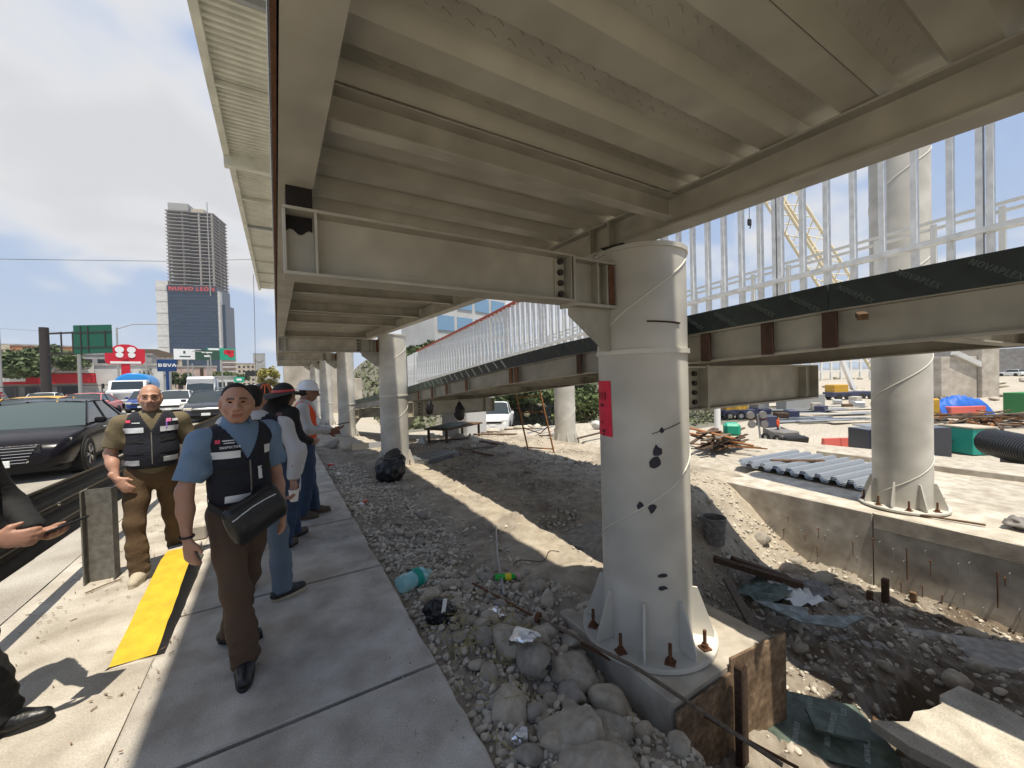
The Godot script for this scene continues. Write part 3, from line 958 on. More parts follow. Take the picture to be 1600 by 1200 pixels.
func build_walkway() -> void:
	var t := thing("elevated_walkway", "cream steel walkway deck overhead, beams under ribbed metal sheets", "walkway", V(1.0, 2.5, 2.0))
	var o := -t.position
	var A := -4.0
	var B := 33.0
	var s := MB.new()
	var yb := 2.536
	s.beam(V(0.094, yb + 0.1 + dk(A), A) + o, V(0.094, yb + 0.1 + dk(B), B) + o, 0.13, 0.2, 0.011, 0.008)
	obj("edge_beam", s, M.paint, t)
	s = MB.new()
	s.beam(V(2.03, 2.555 + 0.0975 + dk(A), A) + o, V(2.03, 2.555 + 0.0975 + dk(B), B) + o, 0.13, 0.195, 0.012, 0.009)
	obj("inner_beam", s, M.paint, t)
	# stiffeners and burnt paint above the near column
	for k in [[1.99, 1.975], [1.99, 2.16]]:
		s = MB.new()
		s.box(V(k[0], 2.655 + dk(k[1]), k[1]) + o, Vector3(0.055, 0.17, 0.01))
		obj("stiffener", s, M.paint, t)
	s = MB.new()
	s.box(V(2.0, 2.551, 1.93) + o, Vector3(0.16, 0.006, 0.16), Basis(Vector3.UP, 0.3))
	obj("burnt_patch", s, M.burnt, t)
	# rusty angle along the outer edge
	s = MB.new()
	s.bar(V(0.018, yb + 0.10 + dk(A), A) + o, V(0.018, yb + 0.10 + dk(B), B) + o, 0.012, 0.20)
	obj("edge_angle", s, M.rust, t)
	s = MB.new()
	s.bar(V(0.009, yb + 0.13 + dk(A), A) + o, V(0.009, yb + 0.13 + dk(B), B) + o, 0.005, 0.22)
	obj("edge_trim", s, M.galvanised, t)
	# cross beams at the columns
	for f in [-5.14, 1.97, 9.08, 16.26, 23.4, 30.5]:
		var y := 2.16 + dk(f)
		s = MB.new()
		s.beam(V(0.04, y + 0.143, f) + o, V(1.586, y + 0.143, f) + o, 0.15, 0.286, 0.013, 0.009)
		for x in [0.046, 0.165]:
			s.box(V(x, y + 0.143, f) + o, Vector3(0.01, 0.258, 0.144))
		s.box(V(1.57, y + 0.143, f) + o, Vector3(0.006, 0.256, 0.15))
		obj("cross_beam", s, M.paint, t)
		s = MB.new()
		s.box(V(1.525, y + 0.15, f - 0.009) + o, Vector3(0.075, 0.225, 0.009))
		obj("splice_plate", s, M.paint, t)
		for q in 4:
			s = MB.new()
			s.cyl(V(1.525, y + 0.05 + q * 0.066, f - 0.013) + o, V(1.525, y + 0.05 + q * 0.066, f - 0.034) + o, 0.019, 0.019, 6)
			obj("bolt", s, M.bolt, t)
		s = MB.new()
		s.box(V(0.105, y + 0.335, f) + o, Vector3(0.1, 0.085, 0.13))
		obj("seat_block", s, M.burnt if f == 1.97 else M.paint, t)
	# scorch and scratches on the beam ends above the near column
	s = MB.new()
	rng.seed = 4
	var edge := []
	for i in 9: edge.append(Vector2(0.053 + 0.0128 * i, 0.205 + 0.012 * sin(i * 1.1)))
	edge.append(Vector2(0.156, 0.274)); edge.append(Vector2(0.053, 0.274))
	s.prism(edge, V(0.0, 2.155, 1.97 - 0.0065) + o, Vector3.RIGHT, Vector3.UP, Vector3(0, 0, 0.003))
	obj("scorch", s, M.burnt, t)
	s = MB.new()
	for i in 26:
		s.box(V(0.035 + 0.12 * rng.randf(), yb - 0.0015, 1.62 + 0.03 * sin(i * 0.5) + 0.03 * rng.randf()) + o, Vector3(rng.randf_range(0.008, 0.02), 0.002, rng.randf_range(0.006, 0.014)))
	s.box(V(0.096, yb - 0.001, 1.79) + o, Vector3(0.125, 0.002, 0.19))
	obj("scorch", s, M.burnt, t)
	# joists between the beams
	for f in [-2.0, -0.1, 1.50, 3.35, 4.75, 6.15, 7.55, 10.5, 12.0, 13.4, 14.8, 17.7, 19.2, 20.6, 22.0]:
		s = MB.new()
		var y := 2.65 + dk(f)
		s.bar(V(0.16, y, f) + o, V(1.97, y, f) + o, 0.008, 0.13)
		s.bar(V(0.16, y - 0.061, f - 0.03) + o, V(1.97, y - 0.061, f - 0.03) + o, 0.06, 0.007)
		s.bar(V(0.16, y + 0.061, f - 0.03) + o, V(1.97, y + 0.061, f - 0.03) + o, 0.06, 0.007)
		obj("joist", s, M.paint, t)
	# ribbed sheets
	var prof := [Vector2(0.0, 0.0), Vector2(0.115, 0.0), Vector2(0.15, 0.062), Vector2(0.27, 0.062), Vector2(0.305, 0.0)]
	var pitch := 0.305
	var sheets := []
	for variant in 2:
		var m := MB.new()
		var line := []
		for r in 3:
			for p in prof.slice(0, 4 if r < 2 else 5): line.append(Vector2(p.x + r * pitch, p.y))
		line[line.size() - 1].x -= 0.004
		for i in line.size() - 1:
			var a: Vector2 = line[i]; var b: Vector2 = line[i + 1]
			m.quad(V(0.03, a.y, a.x), V(0.03, b.y, b.x), V(2.17, b.y, b.x), V(2.17, a.y, a.x))
			m.quad(V(0.03, a.y + 0.002, a.x), V(2.17, a.y + 0.002, a.x), V(2.17, b.y + 0.002, b.x), V(0.03, b.y + 0.002, b.x))
		m.box(V(1.1, 0.008, 0.005), Vector3(2.13, 0.012, 0.004))
		if variant == 0:
			for r in 3:
				for k in 22:
					for w in 2:
						m.box(V(0.32 + k * 0.075, 0.0615, r * pitch + 0.185 + w * 0.05), Vector3(0.038, 0.006, 0.009), Basis(Vector3.UP, 0.5))
		sheets.append(m.mesh())
	var sheet := []
	var k := 0
	while -4.0 + k * 0.915 < 32.0:
		var f := -4.0 + k * 0.915
		var b := Basis(Vector3.RIGHT, atan(0.0253))
		var lift := 0.0035 * (k % 2)
		obj("deck_sheet", sheets[0 if f < 5.0 else 1], M.deck_steel, t, V(0, 2.752 + lift + dk(f), f) + o, b)
		k += 1
	# concrete on the sheets
	s = MB.new()
	s.bar(V(1.1, 2.9 + dk(A), A) + o, V(1.1, 2.9 + dk(B), B) + o, 2.12, 0.15)
	obj("topping", s, M.concrete, t)
	# crumpled scraps caught on the flange
	for a in [[1.93, 2.765, 1.67], [1.93, 2.765, 1.20], [1.93, 2.765, 2.2]]:
		var sc := obj("scrap", rock_mesh(int(a[2] * 100.0), 1, 0.8, 0.8), M.paper, t, V(a[0], a[1], a[2]) + o, Basis().scaled(Vector3.ONE * 0.025))
	# roof over the walkway, with its posts
	var c := thing("walkway_roof", "pale ribbed metal roof edge high above the footway", "roof", V(0.5, 7.5, 8.0))
	o = -c.position
	for post in [3.0, 10.0, 17.0, 24.0, 31.0]:
		for x in [0.25, 1.85]:
			s = MB.new()
			s.box(V(x, (2.98 + dk(post) + 7.5 + ry(post)) * 0.5, post) + o, Vector3(0.15, 7.5 + ry(post) - 2.98 - dk(post), 0.15))
			obj("post", s, M.paint, c)
	var segs := [[-5.0, 12.1, -0.9], [12.1, 33.0, -0.84]]
	for sg in segs:
		k = 0
		while sg[0] + k * 0.9 < sg[1] - 0.2:
			var f0: float = sg[0] + k * 0.9
			var m := MB.new()
			var y := 7.5 + ry(f0)
			var y1 := 7.5 + ry(f0 + 0.9)
			for r in 6:
				var q := 0.15
				var line := [Vector2(0, 0.0), Vector2(0.07, 0.0), Vector2(0.09, 0.045), Vector2(0.13, 0.045), Vector2(0.15, 0.0)]
				for i in 4:
					var a: Vector2 = line[i] + Vector2(r * q, 0); var b: Vector2 = line[i + 1] + Vector2(r * q, 0)
					var ya := lerpf(y, y1, a.x / 0.9); var yb2 := lerpf(y, y1, b.x / 0.9)
					m.quad(V(sg[2] + 0.04, ya + a.y, f0 + a.x) + o, V(sg[2] + 0.04, yb2 + b.y, f0 + b.x) + o, V(2.0, yb2 + b.y, f0 + b.x) + o, V(2.0, ya + a.y, f0 + a.x) + o)
			obj("roof_sheet", m, M.canopy_steel, c)
			k += 1
		k = 0
		while sg[0] + k * 3.0 < sg[1] - 0.1:
			var f0: float = sg[0] + k * 3.0
			var f1: float = minf(f0 + 2.985, sg[1])
			s = MB.new()
			s.bar(V(sg[2], 7.47 + ry(f0), f0) + o, V(sg[2], 7.47 + ry(f1), f1) + o, 0.13, 0.17)
			obj("fascia", s, M.canopy_steel, c)
			k += 1
		for f in [-2.6, 1.4, 4.4, 7.1, 9.3, 15.0, 18.0, 21.0, 24.0, 27.0, 30.0]:
			if f < sg[0] or f > sg[1]: continue
			s = MB.new()
			s.bar(V(sg[2] + 0.06, 7.44 + ry(f), f) + o, V(1.98, 7.44 + ry(f), f) + o, 0.07, 0.1)
			obj("purlin", s, M.galvanised if f in [7.1, 4.4, 18.0] else M.canopy_steel, c)
	s = MB.new()
	s.bar(V(-0.96, 7.36 + ry(12.1), 12.1) + o, V(1.98, 7.36 + ry(12.1), 12.1) + o, 0.2, 0.42)
	obj("roof_beam", s, M.canopy_steel, c)

func ry(f: float) -> float:
	return maxf(0.0, f - 12.1) * 0.045

func ramp_top(f: float) -> float:
	var ks := [[-6.0, 2.22], [0.3, 2.19], [1.0, 2.17], [1.95, 2.12], [3.2, 2.07], [4.9, 1.95], [9.3, 1.55], [16.0, 1.03], [26.0, 0.3]]
	for i in ks.size() - 1:
		if f <= ks[i + 1][0]: return lerpf(ks[i][1], ks[i + 1][1], (f - ks[i][0]) / (ks[i + 1][0] - ks[i][0]))
	return 0.3

func ramp_bottom(f: float) -> float:
	return ramp_top(f) - 0.355

func build_ramp() -> void:
	var t := thing("access_ramp", "sloping steel ramp with dark film-faced boards along its edge", "ramp", V(3.8, 1.9, 2.0))
	var o := -t.position
	var fs := [-6.0, -3.5, -1.0, 0.3, 1.0, 1.95, 3.2, 4.9, 7.0, 9.3, 12.6, 16.0, 20.0]
	for side in [2.745, 4.72]:
		for i in fs.size() - 1:
			var s := MB.new()
			s.beam(V(side, ramp_top(fs[i]) - 0.245, fs[i]) + o, V(side, ramp_top(fs[i + 1]) - 0.245, fs[i + 1]) + o, 0.11, 0.22, 0.012, 0.009)
			obj("girder", s, M.paint, t)
	for i in fs.size() - 1:
		var s := MB.new()
		if fs[i] == -1.0 or fs[i] == 0.3:      # unseen gap added in the slab, letting a sun strip into the pit
			s.bar(V(3.05, ramp_top(fs[i]) - 0.075, fs[i]) + o, V(3.05, ramp_top(fs[i + 1]) - 0.075, fs[i + 1]) + o, 0.64, 0.1)
			obj("slab", s, M.concrete, t)
			s = MB.new()
			s.bar(V(5.05, ramp_top(fs[i]) - 0.075, fs[i]) + o, V(5.05, ramp_top(fs[i + 1]) - 0.075, fs[i + 1]) + o, 2.4, 0.1)  # outer edge widened out of view to shade the pit floor
			obj("slab", s, M.concrete, t)
			continue
		if fs[i] < 1.2:  # unseen extra slab width, added to shade the ground by the wall
			s.bar(V(4.49, ramp_top(fs[i]) - 0.075, fs[i]) + o, V(4.49, ramp_top(fs[i + 1]) - 0.075, fs[i + 1]) + o, 3.52, 0.1)
			obj("slab", s, M.concrete, t)
			continue
		s.bar(V(4.16, ramp_top(fs[i]) - 0.075, fs[i]) + o, V(4.16, ramp_top(fs[i + 1]) - 0.075, fs[i + 1]) + o, 2.86, 0.1)
		obj("slab", s, M.concrete, t)
	# film faced boards along the near edge, with their printing
	var f := -5.0
	var k := 0
	while f < 19.0:
		var g := minf(f + (1.2 if f < 6.0 else 2.4), 19.0)
		var s := MB.new()
		s.bar(V(2.682, ramp_top(f + 0.004) - 0.066, f + 0.004) + o, V(2.682, ramp_top(g) - 0.066, g) + o, 0.016, 0.142)
		var bd := obj("shutter_board", s, M.film_ply if f < 7.0 else M.film_ply_green, t)
		if f < 9.0 and f > -0.7:
			for j in 5:
				var ff := f + 0.12 + j * 0.24
				if ff > g - 0.05: break
				var up := Vector3(0, 1, 0)
				var lb := Basis(Vector3.UP, -PI / 2) * Basis(Vector3(0, 0, 1), -0.62 + (PI if j % 2 else 0.0) * 0.0)
				letters("NOVAPLEX", 0.026, M.film_print_dark if f < 4.0 else M.film_print, bd, V(2.6725, ramp_top(ff) - 0.066 + 0.02 * (j % 2) - 0.01, ff) + o, lb, "print", true, 0.002)
		f = g
		k += 1
	# rusty props between girder and boards, one bright stub of timber
	for a in [0.15, 1.0, 1.33, 1.75, 2.6, 3.15, 4.4, 4.55, 6.0, 6.9, 7.7, 8.6, 9.6, 10.8, 12.0]:
		var s := MB.new()
		s.box(V(2.685, ramp_top(a) - 0.25, a) + o, Vector3(0.02, 0.2, 0.07))
		obj("side_clamp", s, M.rust_dark if a < 4.0 else M.rust, t)
	var st := MB.new()
	st.bar(V(2.67, 1.985, 0.86) + o, V(2.52, 1.955, 0.8) + o, 0.04, 0.03)
	obj("timber_stub", st, M.lumber, t)
	# cross bracing under the slab
	for a in [-3.0, -0.6, 0.6, 3.6, 5.4, 7.3, 11.0, 13.0, 15.0]:
		var s := MB.new()
		s.beam(V(2.76, ramp_top(a) - 0.28, a) + o, V(4.71, ramp_top(a) - 0.28, a) + o, 0.1, 0.14, 0.01, 0.008)
		obj("bearer", s, M.paint, t)
	# frame of light studs along the far side
	var fr := thing("stud_frame", "tall bluish grey light-gauge stud frame standing along the ramp", "frame", V(5.02, 2.2, 2.0))
	o = -fr.position
	var f2 := -3.0
	rng.seed = 12
	k = 0
	while f2 < 17.5:
		var s := MB.new()
		var y0 := ramp_top(f2) - 0.02
		var hh := 1.87
		s.box(V(5.02, y0 + hh * 0.5, f2) + o, Vector3(0.08, hh, 0.04))
		if k % 7 == 3: s.box(V(5.02, y0 + hh * 0.5, f2 + 0.056) + o, Vector3(0.08, hh, 0.04))
		obj("stud", s, M.stud, fr)
		f2 += 0.222
		k += 1
	for hgt in [0.0, 0.62, 1.87]:
		for i in range(1, fs.size() - 2):
			var s := MB.new()
			s.bar(V(5.02 - (0.03 if hgt == 0.62 else 0.0), ramp_top(fs[i]) + hgt, fs[i]) + o, V(5.02 - (0.03 if hgt == 0.62 else 0.0), ramp_top(fs[i + 1]) + hgt, fs[i + 1]) + o, 0.1, 0.045 if hgt != 1.87 or fs[i] < 5.0 else 0.06)
			obj("rail" if hgt == 0.62 else "track", s, M.red_rail if hgt == 1.87 and fs[i] > 4.0 else M.stud, fr)
	# railing in front of the frame
	var rl := thing("ramp_railing", "low pale railing with short posts in front of the studs", "railing", V(5.5, 2.2, 2.0))
	o = -rl.position
	f2 = -3.0
	while f2 < 14.0:
		var s := MB.new()
		s.box(V(5.48, ramp_top(f2) + 0.44, f2) + o, Vector3(0.04, 0.92, 0.04))
		obj("post", s, M.white_paint, rl)
		f2 += 0.42
	for hgt in [0.86, 0.93]:
		for i in range(1, fs.size() - 3):
			var s := MB.new()
			s.bar(V(5.48, ramp_top(fs[i]) + hgt, fs[i]) + o, V(5.48, ramp_top(fs[i + 1]) + hgt, fs[i + 1]) + o, 0.03, 0.025)
			obj("rail", s, M.white_paint, rl)

func build_walls() -> void:
	# block under the near column with its boards and stake
	var t := thing("column_plinth", "concrete block under the near column, still boarded on one side", "plinth", V(2.39, -0.95, 1.98))
	var s := MB.new()
	s.box(V(0, 0.40, 0), Vector3(1.06, 0.79, 1.05), Basis(), 0.012)
	obj("block", s, M.concrete_light, t)
	var fb := thing("formwork_board", "weathered brown plywood board against the near plinth", "board", V(2.39, -0.95, 1.43))
	s = MB.new()
	s.box(Vector3(-0.27, 0.39, 0.0), Vector3(0.55, 0.74, 0.018), Basis(Vector3.UP, 0.03), 0.003)
	obj("plywood_sheet", s, M.plywood, fb)
	s = MB.new()
	s.box(Vector3(0.28, 0.43, 0.02), Vector3(0.56, 0.84, 0.018), Basis(Vector3.UP, -0.10), 0.003)
	obj("plywood_sheet", s, M.plywood, fb)
	var sk := MB.new()
	sk.prism([Vector2(-0.034, 0.0), Vector2(0.034, 0.0), Vector2(0.034, 0.83), Vector2(0.0, 0.86), Vector2(-0.034, 0.83)], Vector3.ZERO, Vector3.RIGHT, Vector3.UP, Vector3(0, 0, 0.045))
	tag(obj("timber_stake", sk, M.lumber_dark, null, V(2.36, -0.92, 1.375)), "dark upright timber stake holding the plywood at the near plinth", "stake")
	# third column's plinth
	s = MB.new()
	s.box(Vector3.ZERO, Vector3(1.3, 0.66, 1.3), Basis(), 0.02)
	tag(obj("column_plinth", s, M.wall_white, null, V(2.26, -0.79, 16.26)), "white concrete plinth under the third column", "plinth")
	s = MB.new()
	s.box(Vector3.ZERO, Vector3(1.2, 0.5, 1.2), Basis(), 0.02)
	tag(obj("column_plinth", s, M.concrete, null, V(2.26, -0.482, 9.08)), "low concrete plinth buried under the second column", "plinth")
	for f in [23.4, 30.5]:
		s = MB.new()
		s.box(Vector3.ZERO, Vector3(1.3, 0.8, 1.3), Basis(), 0.02)
		tag(obj("column_plinth", s, M.concrete, null, V(2.26, -1.0 if f < 25.0 else -1.1, f)), "concrete plinth under the fourth column" if f < 25.0 else "concrete plinth under the farthest column", "plinth")
	# retaining wall along the pit and its return
	t = thing("retaining_wall", "long bare concrete retaining wall along the pit, with a wide dusty top", "wall", V(8.6, -1.8, 1.0))
	var o := -t.position
	s = MB.new()
	s.box(V(8.55, -1.02, 3.06) + o, Vector3(3.7, 1.6, 2.0), Basis(), 0.008)
	obj("wall_panel", s, M.concrete, t)
	s = MB.new()
	s.box(V(8.55, -1.021, 0.02) + o, Vector3(3.7, 1.6, 4.06), Basis(), 0.008)
	obj("wall_panel", s, M.concrete, t)
	s = MB.new()
	s.box(V(8.56, -1.02, -4.0) + o, Vector3(3.7, 1.6, 3.97), Basis(), 0.008)
	obj("wall_panel", s, M.concrete, t)
	s = MB.new()       # dusty screed on top
	var rows := []
	for j in 46:
		var f := -6.0 + j * 0.225
		var row := []
		for i in 20:
			var x := 6.72 + i * 0.193
			row.append(V(x, -0.213 + 0.012 * N2.get_noise_2d(x * 50.0, f * 50.0) + (0.006 if i > 0 and i < 19 else -0.004), f) + o)
		rows.append(row)
	s.grid(rows)
	obj("screed", s, M.concrete_dust, t)
	s = MB.new()       # ledge left by the formwork on the near panel
	s.bar(V(6.688, -0.31, 2.04) + o, V(6.688, -0.31, -5.9) + o, 0.022, 0.2, Vector3.UP, 0.004)
	obj("ledge", s, M.concrete_light, t)
	rng.seed = 31
	for i in 60:       # form ties with drips of rust
		var f := rng.randf_range(-0.4, 3.9)
		var y := -0.5 - 0.55 * rng.randf()
		s = MB.new()
		s.cyl(V(6.69, y, f) + o, V(6.64 - 0.03 * rng.randf(), y + 0.004, f) + o, 0.006, 0.006, 6)
		s.cyl(V(6.655, y - 0.002, f) + o, V(6.66, y - rng.randf_range(0.05, 0.2), f) + o, 0.0055, 0.004, 5)
		obj("tie_wire", s, M.galvanised if i % 3 else M.rust, t)
	for i in 3:
		s = MB.new()
		s.cyl(V(6.67, -0.95, [1.72, 1.0, 0.2][i]) + o, V(6.66, -0.55, [1.72, 1.0, 0.2][i]) + o, 0.007, 0.007, 6)
		obj("starter_bar", s, M.rust, t)
	t = thing("return_wall", "grey concrete return wall closing the end of the pit", "wall", V(5.0, -1.8, 4.25))
	o = -t.position
	s = MB.new()
	s.bar(V(2.85, -0.65, 3.62) + o, V(4.6, -0.65, 4.12) + o, 0.42, 0.82, Vector3.UP, 0.01)
	obj("wall_panel", s, M.concrete_grey, t)
	s = MB.new()
	s.bar(V(4.61, -0.66, 4.12) + o, V(6.70, -0.66, 4.30) + o, 0.40, 0.86, Vector3.UP, 0.01)
	obj("wall_panel", s, M.concrete, t)
	s = MB.new()
	s.box(V(6.66, -0.62, 4.03) + o, Vector3(0.05, 0.7, 0.06))
	obj("joint_timber", s, M.lumber, t)
	# footing strip inside the pit
	var fo := MB.new()
	fo.bar(V(4.75, -1.16, 2.05), V(6.2, -1.16, 0.35), 0.5, 0.28, Vector3.UP, 0.02)
	tag(obj("footing_strip", fo, M.concrete_grey), "dark concrete footing strip half buried along the pit wall", "footing")
	# abutment at the end of the walkway
	var ab := thing("abutment", "plain beige concrete abutment closing the far end of the walkway", "abutment", V(2.4, -1.2, 36.5))
	s = MB.new()
	s.box(V(0, 2.2, 0), Vector3(3.9, 4.4, 1.6), Basis(), 0.03)
	obj("block", s, M.concrete_far, ab)
	s = MB.new()
	s.box(V(2.9, 1.6, 0.5), Vector3(1.9, 3.2, 2.6), Basis(), 0.03)
	obj("wing_wall", s, M.concrete_far, ab)
	# tall column on the wall and one farther off
	column(7.32, 1.93, -0.19, 6.4, -1.0, "tall pale steel column standing on the retaining wall", 2.5)
	column(7.32, 9.3, -0.34, 1.62, -1.0, "pale steel column half hidden behind the ramp, scaffold frame beside it", 1.2)

# ---------------------------------------------------------------- people: smooth fields meshed as surface nets
class Field:
	var o: Vector3
	var cell: float
	var k: float
	var nx: int
	var ny: int
	var nz: int
	var a := PackedFloat32Array()
	func _init(lo: Vector3, hi: Vector3, cell_: float, k_: float) -> void:
		o = lo; cell = cell_; k = k_
		nx = int(ceil((hi.x - lo.x) / cell)) + 1
		ny = int(ceil((hi.y - lo.y) / cell)) + 1
		nz = int(ceil((hi.z - lo.z) / cell)) + 1
		a.resize(nx * ny * nz)
	func cap(p: Vector3, q: Vector3, rp: float, rq: float, ax := Vector3.ZERO, fl := 1.0, flat0 := false, flat1 := false) -> void:
		var m := 4.0 * k
		var R := maxf(rp, rq) + m
		var lo := (p.min(q) - Vector3.ONE * R - o) / cell
		var hi := (p.max(q) + Vector3.ONE * R - o) / cell
		var x0 := maxi(0, int(lo.x)); var x1 := mini(nx - 1, int(hi.x) + 1)
		var y0 := maxi(0, int(lo.y)); var y1 := mini(ny - 1, int(hi.y) + 1)
		var z0 := maxi(0, int(lo.z)); var z1 := mini(nz - 1, int(hi.z) + 1)
		var d := q - p
		var L := maxf(d.length_squared(), 1e-9)
		var ell := fl != 1.0
		var f1 := 1.0 / fl - 1.0
		var ik := -1.0 / k
		var dr := rq - rp
		for z in range(z0, z1 + 1):
			for y in range(y0, y1 + 1):
				var i := (z * ny + y) * nx + x0
				var w := Vector3(o.x + x0 * cell, o.y + y * cell, o.z + z * cell) - p
				for x in range(x0, x1 + 1):
					var v := w
					w.x += cell
					if ell: v += ax * (v.dot(ax) * f1)
					var t := v.dot(d) / L
					if t < 0.0:
						if flat0:
							i += 1
							continue
						t = 0.0
					elif t > 1.0:
						if flat1:
							i += 1
							continue
						t = 1.0
					var s := (v - d * t).length() - rp - dr * t
					if s < m: a[i] += exp(s * ik)
					i += 1
	func ball(c: Vector3, r: Vector3, b := Basis()) -> void:
		var m := 4.0 * k
		var R := maxf(r.x, maxf(r.y, r.z)) + m
		var lo := (c - Vector3.ONE * R - o) / cell
		var hi := (c + Vector3.ONE * R - o) / cell
		var bi := b.transposed()
		for z in range(maxi(0, int(lo.z)), mini(nz - 1, int(hi.z) + 1) + 1):
			for y in range(maxi(0, int(lo.y)), mini(ny - 1, int(hi.y) + 1) + 1):
				for x in range(maxi(0, int(lo.x)), mini(nx - 1, int(hi.x) + 1) + 1):
					var v := bi * (o + Vector3(x, y, z) * cell - c)
					var k0 := (v / r).length()
					var s := -r.x
					if k0 > 1e-4: s = k0 * (k0 - 1.0) / (v / (r * r)).length()
					if s < m: a[(z * ny + y) * nx + x] += exp(-s / k)
	func cut(test: Callable) -> void:
		for z in nz:
			for y in ny:
				for x in nx:
					var i := (z * ny + y) * nx + x
					if a[i] > 0.05 and test.call(o + Vector3(x, y, z) * cell): a[i] = 0.0
	func at(p: Vector3) -> float:
		var q := (p - o) / cell
		var x := int(q.x); var y := int(q.y); var z := int(q.z)
		if x < 0 or y < 0 or z < 0 or x >= nx - 1 or y >= ny - 1 or z >= nz - 1: return 0.0
		var u := q.x - x; var v := q.y - y; var w := q.z - z
		var i := (z * ny + y) * nx + x
		var sy := nx
		var sz := nx * ny
		return lerpf(lerpf(lerpf(a[i], a[i + 1], u), lerpf(a[i + sy], a[i + sy + 1], u), v), lerpf(lerpf(a[i + sz], a[i + sz + 1], u), lerpf(a[i + sz + sy], a[i + sz + sy + 1], u), v), w)
	func val(i: int) -> float:
		return -k * log(maxf(a[i], 1e-5))
	func net(mb: MB, paint = null) -> void:
		var sy := nx
		var sz := nx * ny
		var id := {}
		var pts := PackedVector3Array()
		var nor := PackedVector3Array()
		var offs := [0, 1, sy, sy + 1, sz, sz + 1, sz + sy, sz + sy + 1]
		var o1 := 1 + sy
		for z in nz - 1:
			for y in ny - 1:
				var i := (z * ny + y) * nx
				for x in nx - 1:
					var c := 0
					if a[i] > 1.0: c += 1
					if a[i + 1] > 1.0: c += 1
					if a[i + sy] > 1.0: c += 1
					if a[i + o1] > 1.0: c += 1
					if a[i + sz] > 1.0: c += 1
					if a[i + sz + 1] > 1.0: c += 1
					if a[i + sz + sy] > 1.0: c += 1
					if a[i + sz + o1] > 1.0: c += 1
					if c > 0 and c < 8:
						var s := []
						for k8 in 8: s.append(clampf(val(i + offs[k8]), -cell, cell))
						var sum := Vector3.ZERO
						var cnt := 0
						for e in [[0, 1], [2, 3], [4, 5], [6, 7], [0, 2], [1, 3], [4, 6], [5, 7], [0, 4], [1, 5], [2, 6], [3, 7]]:
							var s0: float = s[e[0]]
							var s1: float = s[e[1]]
							if (s0 < 0.0) != (s1 < 0.0):
								var t := s0 / (s0 - s1)
								var A := Vector3(e[0] & 1, (e[0] >> 1) & 1, e[0] >> 2)
								var B := Vector3(e[1] & 1, (e[1] >> 1) & 1, e[1] >> 2)
								sum += A.lerp(B, t)
								cnt += 1
						id[i] = pts.size()
						pts.append(o + (Vector3(x, y, z) + sum / maxf(cnt, 1)) * cell)
						nor.append(Vector3(s[1] + s[3] + s[5] + s[7] - s[0] - s[2] - s[4] - s[6], s[2] + s[3] + s[6] + s[7] - s[0] - s[1] - s[4] - s[5], s[4] + s[5] + s[6] + s[7] - s[0] - s[1] - s[2] - s[3]))
					i += 1
		# smooth the normals a little, then the quads
		var quads := []
		for i in id:
			var ins := a[i] > 1.0
			for e in [[1, sy, sz], [sy, sz, 1], [sz, 1, sy]]:
				if (a[i + e[0]] > 1.0) != ins:
					var i1: int = i - e[1]
					var i2: int = i - e[1] - e[2]
					var i3: int = i - e[2]
					if id.has(i1) and id.has(i2) and id.has(i3):
						var q := [id[i], id[i1], id[i2], id[i3]]
						if not ins: q.reverse()
						quads.append(q)
		for q in quads:
			for t in [[0, 2, 1], [0, 3, 2]]:
				for m in t:
					var ix: int = q[m]
					mb.v.append(pts[ix])
					mb.n.append(nor[ix].normalized())
					if mb.tinted: mb.c.append(paint.call(pts[ix]) if paint != null else mb.col)

# a strip laid on a field's surface, seen along dir
func strip(f: Field, c: Vector3, dx: Vector3, dy: Vector3, dir: Vector3, lift := 0.004, nu := 8, nv := 3) -> MB:
	var rows := []
	for j in nv + 1:
		var row := []
		for i in nu + 1:
			var p := c + dx * (float(i) / nu - 0.5) + dy * (float(j) / nv - 0.5) - dir * 0.3
			var hit := p + dir * 0.3
			for s in 120:
				p += dir * 0.005
				if f.at(p) > 1.0:
					hit = p
					break
			row.append(hit - dir * (lift + 0.003))
		rows.append(row)
	var m := MB.new()
	m.grid(rows)
	var back := []
	for r in rows:
		var line := []
		for p in r: line.append(p + dir * 0.003)
		back.append(line)
	for i in rows.size() - 1:
		m.quad(rows[i][0], back[i][0], back[i + 1][0], rows[i + 1][0])
		m.quad(rows[i][nu], rows[i + 1][nu], back[i + 1][nu], back[i][nu])
	for j in nu:
		m.quad(rows[0][j], rows[0][j + 1], back[0][j + 1], back[0][j])
		m.quad(rows[nv][j], back[nv][j], back[nv][j + 1], rows[nv][j + 1])
	return m

